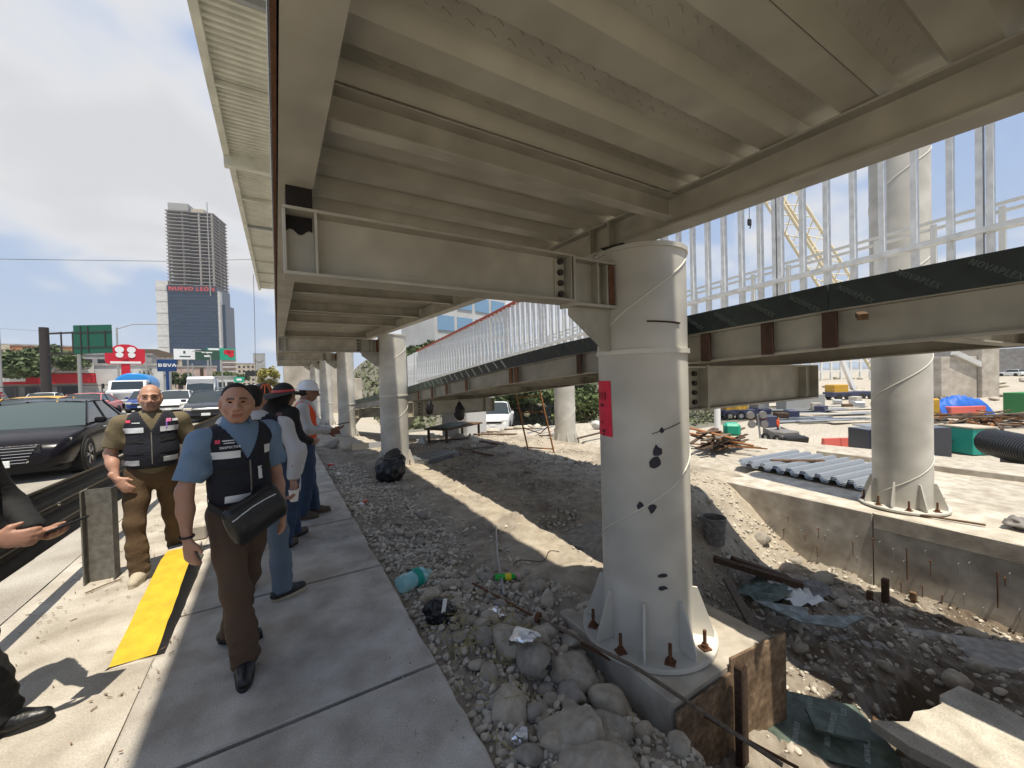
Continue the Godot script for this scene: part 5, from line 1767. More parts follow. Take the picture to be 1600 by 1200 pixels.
	tag(obj("paper_sheet", pp, M.paper, null, V(0.30, 1.07, 4.92), Basis(Vector3.UP, deg_to_rad(100))), "white sheet of paper held in front of the dark hat", "paper")
	# 7: person cut by the left edge of the frame
	j = stance()
	j.merge({"ank_r": Vector3(-0.1, 0.085, 0.05), "ank_l": Vector3(0.1, 0.085, 0.12), "toe_r": Vector3(0.2, 0, 1), "toe_l": Vector3(0.3, 0, 1), "elb_r": Vector3(-0.26, 1.13, 0.05), "wri_r": Vector3(-0.08, 1.02, 0.28), "fin_r": Vector3(0.4, -0.1, 1), "elb_l": Vector3(0.29, 1.10, 0.03), "wri_l": Vector3(0.16, 0.97, 0.25), "fin_l": Vector3(-0.2, -0.1, 1), "palm_l": Vector3(-0.3, 1, 0.2), "thumb_l": Vector3(1, 0.4, 0.2), "curl_l": 0.5}, true)
	p = person("person in dark clothes cut off by the left edge of the view", V(-1.38, 0.0, 2.93), deg_to_rad(70), j, {"skin": Color(0.34, 0.18, 0.12), "hair": "full", "long": true, "trousers": "vest_black", "shoes": "leather_black", "shirt": "vest_black", "vest": "vest_navy", "head_cell": 0.009, "bands": [[0.0, 1.12, 0.34, 0.05, "reflective"]]}, 0.016)
	var cl := strip(p.shirt, Vector3(0.285, 1.12, 0.0), Vector3(0, 0, -0.1), Vector3(0, 0.045, 0), Vector3(-1, 0, 0))
	obj("band", cl, M.reflective, p.node)
	var tb := MB.new()
	tb.box(Vector3.ZERO, Vector3(0.2, 0.012, 0.14), Basis(Vector3.RIGHT, -0.35), 0.004)
	tag(obj("tablet", tb, M.black_plastic, null, V(-0.98, 1.0, 2.9), Basis(Vector3.UP, deg_to_rad(70))), "dark tablet held by the person at the left edge", "tablet")

func _zip(bf: Field) -> MB:
	var m := MB.new()
	var path := []
	for i in 13:
		var u := i / 12.0
		var p := Vector3(lerpf(-0.15, 0.09, u), 0.945 + 0.092 * u + 0.012 * sin(u * PI), 0.5)
		for s in 80:
			p.z -= 0.005
			if bf.at(p) > 1.0: break
		p.z = clampf(p.z, 0.17, 0.3)
		path.append(p + Vector3(0, 0, 0.002))
	m.tube(path, 0.0035, 6)
	return m

func _helmet(called: String, label: String, at: Vector3, turn: float, nod: float, kind: String) -> void:
	var t := thing(called, label, "hat" if kind == "hat" else "helmet", at, turn)
	var b := Basis(Vector3.RIGHT, nod)
	var m := MB.new()
	var prof := []
	if kind == "hat":
		for i in 8: prof.append(Vector2(0.098 * cos(i / 7.0 * PI / 2), 0.10 * sin(i / 7.0 * PI / 2)))
		m.lathe(prof, Vector3.ZERO, Basis(b.x, b.y, b.z * 1.12), 28)
		obj("crown", m, M.black_matt, t)
		m = MB.new()
		var rows := []
		for i in 6:
			var row := []
			for q in 37:
				var an := TAU * q / 36.0
				var r := 0.095 + 0.115 * i / 5.0
				row.append(b * Vector3(cos(an) * r, -0.035 * pow(i / 5.0, 2.0) + 0.025 * pow(i / 5.0, 2.0) * cos(an * 2.0), sin(an) * r * 1.1))
			rows.append(row)
		m.grid(rows)
		obj("brim", m, M.black_matt, t)
		m = MB.new()
		m.lathe([Vector2(0.1, 0.0), Vector2(0.102, 0.012), Vector2(0.099, 0.025)], Vector3.ZERO, Basis(b.x, b.y, b.z * 1.12), 28)
		obj("hat_band", m, M.letter_red, t)
	else:
		for i in 9: prof.append(Vector2(0.108 * cos(i / 8.0 * PI / 2), 0.115 * sin(i / 8.0 * PI / 2)))
		m.lathe(prof, Vector3.ZERO, Basis(b.x, b.y, b.z * 1.15), 32)
		obj("shell", m, M.helmet_white if kind == "hard" else M.black_plastic, t)
		m = MB.new()
		if kind == "hard":
			var rows := []
			for i in 4:
				var row := []
				for q in 33:
					var an := TAU * q / 32.0
					var front := maxf(0.0, sin(an))
					var r := 0.106 + (0.035 + 0.035 * front) * i / 3.0
					row.append(b * Vector3(cos(an) * r, -0.012 * i / 3.0, sin(an) * r * 1.15))
				rows.append(row)
			m.grid(rows)
			obj("brim", m, M.helmet_white, t)
			m = MB.new()
			for x in [-0.03, 0.0, 0.03]:
				var path := []
				for q in 9: path.append(b * Vector3(x, 0.116 * sin(0.5 + q * 0.27) * (1.0 if x == 0.0 else 0.965), 0.122 * cos(0.5 + q * 0.27)))
				m.tube(path, 0.006, 6)
			obj("ridge", m, M.helmet_white, t)
		else:
			for s in [-1.0, 1.0]:
				for w in [0.3, 0.75]:
					m = MB.new()
					var path := []
					for q in 8: path.append(b * Vector3(s * 0.11 * sin(w) * cos(0.25 + q * 0.16), 0.117 * sin(0.25 + q * 0.16), 0.126 * cos(w) * cos(0.25 + q * 0.16)))
					m.tube(path, 0.008, 6)
					obj("flash", m, M.helmet_orange, t)
			m = MB.new()
			m.lathe([Vector2(0.012, 0.0), Vector2(0.017, 0.004), Vector2(0.022, 0.0)], b * Vector3(0, 0.035, 0.117), Basis(b.x, b.z, b.y), 16)
			obj("emblem", m, M.helmet_orange, t)
			m = MB.new()
			m.box(b * Vector3(0, -0.005, 0.125), Vector3(0.17, 0.008, 0.06), b, 0.003)
			obj("peak", m, M.black_plastic, t)

# ---------------------------------------------------------------- vehicles; a car faces +z
func wheel(parent: Node, x: float, y: float, z: float, r: float, w: float, fine: bool) -> void:
	var s := signf(x)
	var m := MB.new()
	m.lathe([Vector2(r * 0.62, -w / 2), Vector2(r * 0.95, -w / 2), Vector2(r, -w / 2 + 0.03), Vector2(r, w / 2 - 0.03), Vector2(r * 0.95, w / 2), Vector2(r * 0.62, w / 2)], Vector3.ZERO, Basis(Vector3(0, 0, 1), Vector3(s, 0, 0), Vector3(0, s, 0)), 28 if fine else 16)
	var t := obj("wheel", m, M.rubber, parent, Vector3(x, y, z))
	m = MB.new()
	m.lathe([Vector2(0.0, w * 0.2), Vector2(r * 0.6, w * 0.16)], Vector3.ZERO, Basis(Vector3(0, 0, 1), Vector3(s, 0, 0), Vector3(0, s, 0)), 20)
	obj("rim", m, M.black_matt if fine else M.rim, t)
	if fine:
		for k in 5:
			var a := TAU * k / 5.0 + 0.3
			for q in [-0.16, 0.16]:
				m = MB.new()
				m.bar(Vector3(s * w * 0.42, cos(a) * 0.04, sin(a) * 0.04), Vector3(s * w * 0.42, cos(a + q) * r * 0.62, sin(a + q) * r * 0.62), 0.02, 0.032, Vector3(s, 0, 0), 0.004)
				obj("spoke", m, M.rim, t)
		m = MB.new()
		m.lathe([Vector2(r * 0.58, w * 0.44), Vector2(r * 0.635, w * 0.47), Vector2(r * 0.66, w * 0.44)], Vector3.ZERO, Basis(Vector3(0, 0, 1), Vector3(s, 0, 0), Vector3(0, s, 0)), 28)
		obj("rim_edge", m, M.rim, t)

func car(label: String, at: Vector3, turn: float, paint: String, kind: String, fine := false, called := "parked_car", group := "traffic queuing on the avenue") -> Node3D:
	var t := thing(called, label, {"sedan": "car", "suv": "car", "van": "van", "hatch": "car", "pickup": "pickup"}[kind], at, turn, group)
	var P: Dictionary = {
		"sedan": {"L": 4.7, "W": 0.92, "belt": 0.96, "hood": 0.92, "nose": 0.74, "trunk": 1.06, "roof": 1.46, "z": [1.05, 0.25, -0.95, -1.75], "wb": 1.37, "wr": 0.335, "hoodz": 1.1},
		"hatch": {"L": 4.1, "W": 0.86, "belt": 0.96, "hood": 0.94, "nose": 0.76, "trunk": 1.02, "roof": 1.5, "z": [0.95, 0.25, -1.35, -1.85], "wb": 1.25, "wr": 0.31, "hoodz": 1.0},
		"suv": {"L": 4.6, "W": 0.93, "belt": 1.08, "hood": 1.06, "nose": 0.92, "trunk": 1.12, "roof": 1.72, "z": [0.95, 0.3, -1.75, -2.1], "wb": 1.35, "wr": 0.36, "hoodz": 1.0},
		"van": {"L": 5.4, "W": 1.0, "belt": 1.25, "hood": 1.2, "nose": 0.98, "trunk": 1.3, "roof": 2.45, "z": [1.75, 1.0, -2.6, -2.65], "wb": 1.75, "wr": 0.36, "hoodz": 1.8},
		"pickup": {"L": 5.2, "W": 0.94, "belt": 1.08, "hood": 1.08, "nose": 0.95, "trunk": 1.08, "roof": 1.78, "z": [0.85, 0.25, -0.55, -0.75], "wb": 1.6, "wr": 0.38, "hoodz": 0.95},
	}[kind]
	var L: float = P.L; var W: float = P.W
	var h := L / 2
	var st := [[h, 0.72, 0.34, P.nose - 0.24], [h - 0.05, 0.86, 0.26, P.nose - 0.08], [h - 0.25, 0.95, 0.22, P.nose + 0.04], [h - 0.75, 1.0, 0.2, lerpf(P.nose, P.hood, 0.65) + 0.02], [P.hoodz, 1.0, 0.2, P.hood], [0.3, 1.0, 0.2, P.belt], [P.z[2], 1.0, 0.2, P.belt + 0.02], [P.z[3], 0.99, 0.21, P.trunk - 0.03], [-h + 0.2, 0.95, 0.25, P.trunk - 0.04], [-h + 0.03, 0.86, 0.3, P.trunk - 0.09], [-h, 0.8, 0.42, P.trunk - 0.2]]
	var rows := []
	for s in st:
		var w: float = W * s[1]
		var y0: float = s[2]; var y1: float = s[3]
		var half := [Vector2(w * 0.80, y0), Vector2(w * 0.96, y0 + 0.07), Vector2(w * 1.0, lerpf(y0, y1, 0.45)), Vector2(w * 0.985, lerpf(y0, y1, 0.72)), Vector2(w * 0.955, y1 - 0.05), Vector2(w * 0.90, y1 - 0.012), Vector2(w * 0.5, y1 + 0.012), Vector2(0.0, y1 + 0.018)]
		var row := []
		for p in half: row.append(Vector3(-p.x, p.y, s[0]))
		for i in range(half.size() - 2, -1, -1): row.append(Vector3(half[i].x, half[i].y, s[0]))
		rows.append(row)
	var b := MB.new()
	b.grid(rows)
	for e in [0, rows.size() - 1]: b.face(rows[e], Vector3(0, 0.5, 0))
	obj("body", b, M[paint], t)
	b = MB.new()
	b.box(Vector3(0, 0.24, 0), Vector3(W * 1.7, 0.16, L * 0.9))
	obj("underbody", b, M.black_matt, t)
	# glass house
	var zf: float = P.z[0]; var zr: float = P.z[1]; var zb: float = P.z[2]; var ze: float = P.z[3]
	var yb: float = P.belt + 0.005; var yr: float = P.roof
	var wb2 := W * 0.9; var wr := W * (0.7 if kind != "van" else 0.86)
	var g := MB.new()
	var hood_y: float = P.hood + 0.01
	g.grid([[Vector3(-wb2, hood_y, zf), Vector3(0, hood_y, zf + 0.1), Vector3(wb2, hood_y, zf)], [Vector3(-lerpf(wb2, wr, 0.5), lerpf(hood_y, yr, 0.52), lerpf(zf, zr, 0.5)), Vector3(0, lerpf(hood_y, yr, 0.53), lerpf(zf, zr, 0.5) + 0.08), Vector3(lerpf(wb2, wr, 0.5), lerpf(hood_y, yr, 0.52), lerpf(zf, zr, 0.5))], [Vector3(-wr, yr - 0.05, zr), Vector3(0, yr - 0.02, zr + 0.06), Vector3(wr, yr - 0.05, zr)]])
	obj("windscreen", g, M.car_glass_pale if fine else M.car_glass, t)
	var solid := kind == "van"
	for s in [-1.0, 1.0]:
		var mid := (zr + zb) * 0.5 + 0.1
		var pa := Vector3(s * wb2, yb, zf - 0.12); var pb := Vector3(s * wr, yr - 0.06, zr - 0.02)
		var pc := Vector3(s * wr, yr - 0.06, zb + 0.02); var pd := Vector3(s * wb2, yb, ze + 0.15)
		var m1 := Vector3(s * wr, yr - 0.06, mid); var m2 := Vector3(s * wb2, yb, mid)
		g = MB.new(); g.face([pa, pb, m1, m2], Vector3(0, yb, 0))
		obj("side_window", g, M.car_glass, t)
		g = MB.new(); g.face([m2, m1, pc, pd], Vector3(0, yb, 0))
		obj("side_window" if not solid else "side_panel", g, M.car_glass if not solid else M[paint], t)
		for q in [[Vector3(s * wb2, yb - 0.02, zf), Vector3(s * wr, yr - 0.03, zr), 0.05], [m2, m1, 0.06], [pd, pc, 0.08]]:
			var pl := MB.new()
			pl.bar(q[0] + Vector3(s * 0.006, 0, 0), q[1] + Vector3(s * 0.006, 0, 0), 0.03, q[2], Vector3(0, 0, 1), 0.006)
			obj("pillar", pl, M[paint] if q[2] != 0.06 else M.black_plastic, t)
	g = MB.new()
	g.face([Vector3(-wr, yr - 0.05, zb), Vector3(wr, yr - 0.05, zb), Vector3(wb2, P.trunk, ze), Vector3(-wb2, P.trunk, ze)], Vector3(0, yb, 0))
	obj("rear_window", g, M.car_glass, t)
	g = MB.new()
	var rr := []
	for i in 6:
		var z := lerpf(zr + 0.03, zb - 0.03, i / 5.0)
		var bow := 0.035 * sin(PI * i / 5.0)
		var row := []
		for q in 7:
			var u := -1.0 + q / 3.0
			row.append(Vector3(u * (wr + 0.012), yr + bow - 0.05 * pow(absf(u), 4.0), z))
		rr.append(row)
	g.grid(rr)
	obj("roof", g, M[paint], t)
	if kind == "van":
		g = MB.new()
		g.box(Vector3(0, 2.13, 1.2), Vector3(W * 1.76, 0.62, 0.5), Basis(Vector3.RIGHT, 0.3), 0.08)
		obj("high_roof", g, M[paint], t)
	if kind == "pickup":
		g = MB.new()
		g.box(Vector3(0, 1.05, -1.7), Vector3(W * 1.75, 0.06, 1.7))
		obj("load_cover", g, M.black_matt, t)
	# wheels with dark arches
	for s in [-1.0, 1.0]:
		for z in [P.wb, -P.wb]:
			g = MB.new()
			g.lathe([Vector2(0.0, 0.0), Vector2(P.wr + 0.055, 0.0), Vector2(P.wr + 0.055, -0.2)], Vector3(s * (W + 0.003), P.wr, z), Basis(Vector3(0, 0, 1), Vector3(s, 0, 0), Vector3(0, s, 0)), 24)
			obj("wheel_arch", g, M.black_matt, t)
			wheel(t, s * (W - 0.07), P.wr, z, P.wr, 0.21, fine)
	# lamps, grille, plate, mirrors
	var hz: float = h - 0.1
	for s in [-1.0, 1.0]:
		g = MB.new()
		if fine: g.prism([Vector2(0.0, 0.0), Vector2(0.50, 0.10), Vector2(0.52, 0.16), Vector2(0.30, 0.15), Vector2(0.0, 0.05)], Vector3(s * 0.42, 0.60, hz + 0.03), Vector3(s * 0.8, 0, -0.6), Vector3.UP, Vector3(s * 0.03, 0, 0.03))
		else: g.box(Vector3(s * W * 0.72, P.nose - 0.1, hz + 0.03), Vector3(0.34, 0.13, 0.1), Basis(Vector3.UP, s * 0.4), 0.02)
		obj("headlight", g, M.lamp_glass, t)
		g = MB.new()
		g.box(Vector3(s * (W + 0.08), P.belt + 0.05, zf - 0.22), Vector3(0.2, 0.13, 0.1), Basis(Vector3.UP, s * -0.2), 0.03)
		obj("mirror", g, M[paint], t)
		g = MB.new()
		g.box(Vector3(s * W * 0.78, P.trunk - 0.22, -h + 0.06), Vector3(0.3, 0.14, 0.1), Basis(), 0.02)
		obj("tail_light", g, M.car_red, t)
	if fine:
		for k in 6:
			g = MB.new()
			g.bar(Vector3(-0.5 + 0.03 * k, 0.66 - k * 0.055, h - 0.01 - 0.0 * k), Vector3(0.5 - 0.03 * k, 0.66 - k * 0.055, h - 0.01), 0.03, 0.012, Vector3.UP, 0.003)
			obj("grille_bar", g, M.chrome, t)
		g = MB.new()
		g.box(Vector3(0, 0.52, h - 0.03), Vector3(1.1, 0.36, 0.03), Basis(), 0.01)
		obj("grille", g, M.black_plastic, t)
		for s in [-1.0, 1.0]:
			g = MB.new()
			g.bar(Vector3(s * 0.36, 0.38, h + 0.002), Vector3(s * 0.62, 0.58, h - 0.06), 0.012, 0.02, Vector3.UP)
			obj("chrome_trim", g, M.chrome, t)
		for z in [0.2, -0.85]:
			g = MB.new()
			g.box(Vector3(W * 0.99, 0.82, z), Vector3(0.03, 0.03, 0.2), Basis(), 0.01)
			obj("door_handle", g, M.chrome, t)
	else:
		g = MB.new()
		g.box(Vector3(0, P.nose - 0.2, h + 0.004), Vector3(W * 1.1, 0.14, 0.03), Basis(), 0.01)
		obj("grille", g, M.black_plastic, t)
	g = MB.new()
	g.box(Vector3(0, P.nose - 0.36, h + 0.01), Vector3(0.34, 0.12, 0.02), Basis(), 0.005)
	obj("number_plate", g, M.sign_white, t)
	return t

func tank_truck() -> void:
	var t := thing("tank_truck", "white lorry with a blue water tank coming along the avenue", "truck", V(-10.3, 0, 43.5), 0.06)
	var m := MB.new()
	m.box(Vector3(0, 1.2, 1.6), Vector3(2.0, 0.75, 1.3), Basis(), 0.12)
	obj("bonnet", m, M.car_white, t)
	m = MB.new()
	m.prism([Vector2(0.9, 0.75), Vector2(0.9, 1.5), Vector2(0.55, 2.3), Vector2(-0.75, 2.35), Vector2(-0.75, 0.75)], Vector3(-1.1, 0, 0), Vector3(0, 0, 1), Vector3.UP, Vector3(2.2, 0, 0))
	obj("cab", m, M.car_white, t)
	m = MB.new()
	m.face([Vector3(-0.95, 1.58, 0.9), Vector3(0.95, 1.58, 0.9), Vector3(0.9, 2.22, 0.62), Vector3(-0.9, 2.22, 0.62)], Vector3(0, 1.5, 0))
	obj("windscreen", m, M.car_glass, t)
	for s in [-1.0, 1.0]:
		m = MB.new()
		m.box(Vector3(s * 1.11, 1.85, 0.0), Vector3(0.02, 0.6, 0.9), Basis(), 0.005)
		obj("side_window", m, M.car_glass, t)
		m = MB.new()
		m.box(Vector3(s * 0.82, 1.1, 2.27), Vector3(0.34, 0.26, 0.06), Basis(), 0.03)
		obj("headlight", m, M.lamp_glass, t)
		m = MB.new()
		m.box(Vector3(s * 1.35, 1.9, 0.9), Vector3(0.16, 0.4, 0.06), Basis(), 0.02)
		obj("mirror", m, M.black_plastic, t)
		for z in [1.5, -2.6, -3.8]: wheel(t, s * 0.95, 0.5, z, 0.5, 0.3, false)
	m = MB.new()
	m.box(Vector3(0, 1.12, 2.27), Vector3(1.1, 0.42, 0.04), Basis(), 0.01)
	obj("grille", m, M.chrome, t)
	m = MB.new()
	m.box(Vector3(0, 0.66, 2.32), Vector3(2.3, 0.3, 0.2), Basis(), 0.04)
	obj("bumper", m, M.car_silver, t)
	m = MB.new()
	m.box(Vector3(0, 0.75, -2.6), Vector3(0.9, 0.25, 4.0))
	obj("chassis", m, M.black_matt, t)
	m = MB.new()
	m.lathe([Vector2(0, -2.1), Vector2(0.9, -2.05), Vector2(1.0, -1.95), Vector2(1.0, 1.95), Vector2(0.9, 2.05), Vector2(0, 2.1)], Vector3(0, 1.95, -3.0), Basis(Vector3(1.2, 0, 0), Vector3(0, 0, 1), Vector3(0, -1, 0)), 28)
	obj("tank", m, M.tank_blue, t)

func pole(called: String, label: String, at: Vector3, h: float, r: float, mat: String, arm := 0.0, dir := 1.0) -> void:
	var t := thing(called, label, "lamp post" if arm > 0.0 else "pole", at)
	var m := MB.new()
	m.cyl(Vector3.ZERO, Vector3(0, h, 0), r, r * 0.7, 10)
	obj("shaft", m, M[mat], t)
	if arm > 0.0:
		m = MB.new()
		m.tube([Vector3(0, h - 0.2, 0), Vector3(dir * arm * 0.4, h + 0.5, 0), Vector3(dir * arm, h + 0.65, 0)], r * 0.5, 6)
		obj("arm", m, M[mat], t)
		m = MB.new()
		m.box(Vector3(dir * (arm + 0.3), h + 0.63, 0), Vector3(0.7, 0.12, 0.26), Basis(), 0.03)
		obj("lantern", m, M.pole_grey, t)

func leaves(n: int, r: Vector3, size: float, seed_: int, clumps: int) -> MB:
	var g := RandomNumberGenerator.new()
	g.seed = seed_
	var m := MB.new()
	var cs := []
	for i in clumps:
		var d := Vector3(g.randf_range(-1, 1), g.randf_range(-0.7, 1), g.randf_range(-1, 1))
		if d.length() > 1.0: d = d.normalized()
		cs.append([d * 0.75, g.randf_range(0.22, 0.42)])
	for i in n:
		var c: Array = cs[g.randi() % clumps]
		var d: Vector3 = Vector3(g.randfn(), g.randfn(), g.randfn()).normalized() * pow(g.randf(), 0.4) * c[1]
		var p: Vector3 = (c[0] + d) * r
		var a := Vector3(g.randf_range(-1, 1), g.randf_range(-0.6, 0.6), g.randf_range(-1, 1)).normalized() * size * g.randf_range(0.6, 1.2)
		var b := a.cross(Vector3(g.randf_range(-1, 1), g.randf_range(-1, 1), g.randf_range(-1, 1))).normalized() * size * 0.5
		m.tri(p - a, p + b, p + a)
		m.tri(p - a, p + a, p - b)
	return m

func tree(label: String, at: Vector3, h: float, r: float, seed_: int, n := 2600, leaf := "leaf_a", size := 0.22) -> void:
	var t := thing("broadleaf_tree", label, "tree", at, 0.0, "trees around the site and the avenue")
	var m := MB.new()
	m.cyl(Vector3.ZERO, Vector3(0.05, h * 0.55, 0.02), r * 0.07, r * 0.045, 8)
	for k in 5:
		var a := TAU * k / 5.0 + seed_
		m.cyl(Vector3(0.04, h * (0.4 + 0.03 * k), 0.02), Vector3(cos(a) * r * 0.6, h * 0.72, sin(a) * r * 0.6), r * 0.035, r * 0.015, 6)
	obj("trunk", m, M.bark, t)
	obj("crown", leaves(n, Vector3(r, h * 0.36, r), size, seed_, 16), M[leaf], t, Vector3(0, h * 0.68, 0))

func windows(parent: Node, x0: float, x1: float, y0: float, y1: float, nx: int, ny: int, z: float, fill := 0.55, mat := "window_dark") -> void:
	var w := (x1 - x0) / nx
	var h := (y1 - y0) / ny
	var m := MB.new()
	m.box(Vector3.ZERO, Vector3(w * fill, h * fill, 0.12))
	var shared := m.mesh()
	for i in nx:
		for k in ny: obj("window", shared, M[mat], parent, Vector3(x0 + (i + 0.5) * w, y0 + (k + 0.5) * h, z))

func block(called: String, label: String, at: Vector3, size: Vector3, mat: String, turn := 0.0) -> Node3D:
	var t := thing(called, label, "building", at, turn)
	var m := MB.new()
	m.box(Vector3(0, size.y / 2, 0), size)
	obj("walls", m, M[mat], t)
	m = MB.new()
	m.box(Vector3(0, size.y + 0.2, 0), Vector3(size.x + 0.3, 0.4, size.z + 0.3))
	obj("parapet", m, M.wall_grey, t)
	return t

func build_tower() -> void:
	var t := thing("unfinished_tower", "tall tower, bare concrete floors above a dark blue glass block", "tower", V(-73.0, 0, 575.0), deg_to_rad(-16))
	var m := MB.new()
	var W := 47.0; var D := 34.0
	m.box(Vector3(0, 56.0, 0), Vector3(W, 112.0, D))
	obj("glass_block", m, M.curtain_glass, t)
	for k in 28:
		m = MB.new()
		m.box(Vector3(0, 3.5 + k * 3.9, D / 2 + 0.1), Vector3(W - 0.6, 0.7, 0.3))
		obj("spandrel", m, M.spandrel, t)
	m = MB.new()
	m.box(Vector3(-W / 2 - 5.5, 59.0, 2.0), Vector3(11.5, 118.0, D * 0.8))
	var slab := obj("stair_wall", m, M.wall_white, t)
	for k in 9:
		m = MB.new()
		m.box(Vector3(-W / 2 - 5.5, 8.0 + k * 12.5, 2.0 + D * 0.4 + 0.1), Vector3(11.6, 0.35, 0.2))
		obj("joint", m, M.wall_grey, slab)
	m = MB.new()
	m.box(Vector3(W / 2 + 0.6, 54.0, D * 0.36), Vector3(2.4, 108.0, D * 0.2))
	obj("corner_strip", m, M.wall_white, t)
	m = MB.new()
	m.box(Vector3(W / 2 + 2.5, 47.0, -2.0), Vector3(5.0, 94.0, D * 0.7))
	obj("side_block", m, M.curtain_glass, t)
	m = MB.new()
	m.box(Vector3(0, 109.5, D / 2 + 0.3), Vector3(W + 0.4, 7.0, 0.8))
	obj("sign_band", m, M.spandrel, t)
	letters("NUEVO LEÓN", 4.2, M.letter_red, t, Vector3(0, 109.5, D / 2 + 1.0), Basis(Vector3(1.2, 0, 0), Vector3.UP, Vector3(0, 0, 1)), "lettering", true, 0.3)
	# bare floors
	var U := 43.0
	var y := 114.0
	for k in 22:
		m = MB.new()
		m.box(Vector3(-U / 4 - 0.5, y, 0), Vector3(U / 2 + 1.0, 0.75, D + 2.5))
		m.box(Vector3(U / 4 + 0.5, y - 0.01, -0.8), Vector3(U / 2 + 1.5, 0.74, D + 1.0))
		obj("floor_slab", m, M.tower_concrete, t)
		y += 3.85
	for x in [-U / 2 + 0.8, -U / 6, U / 5, U / 2 - 0.6]:
		for z in [D / 2 - 1.2, 0.0, -D / 2 + 1.2]:
			m = MB.new()
			m.box(Vector3(x, 114.0 + 21 * 3.85 / 2, z), Vector3(1.6, 21 * 3.85, 1.6))
			obj("column", m, M.tower_concrete, t)
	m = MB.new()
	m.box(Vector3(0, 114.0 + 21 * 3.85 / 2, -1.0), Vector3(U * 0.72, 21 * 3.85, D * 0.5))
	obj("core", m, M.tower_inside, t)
	m = MB.new()
	m.box(Vector3(-U * 0.27, 200.7, 6.0), Vector3(U * 0.44, 7.5, D * 0.5))
	obj("roof_screen", m, M.pole_grey, t)
	m = MB.new()
	m.box(Vector3(U * 0.12, 198.7, 4.0), Vector3(U * 0.3, 4.5, D * 0.4))
	obj("plant_room", m, M.wall_cream, t)
	m = MB.new()
	m.box(Vector3(U * 0.42, 154.0, D / 2 + 1.9), Vector3(0.7, 104.0, 0.7))
	obj("hoist_mast", m, M.pole_grey, t)

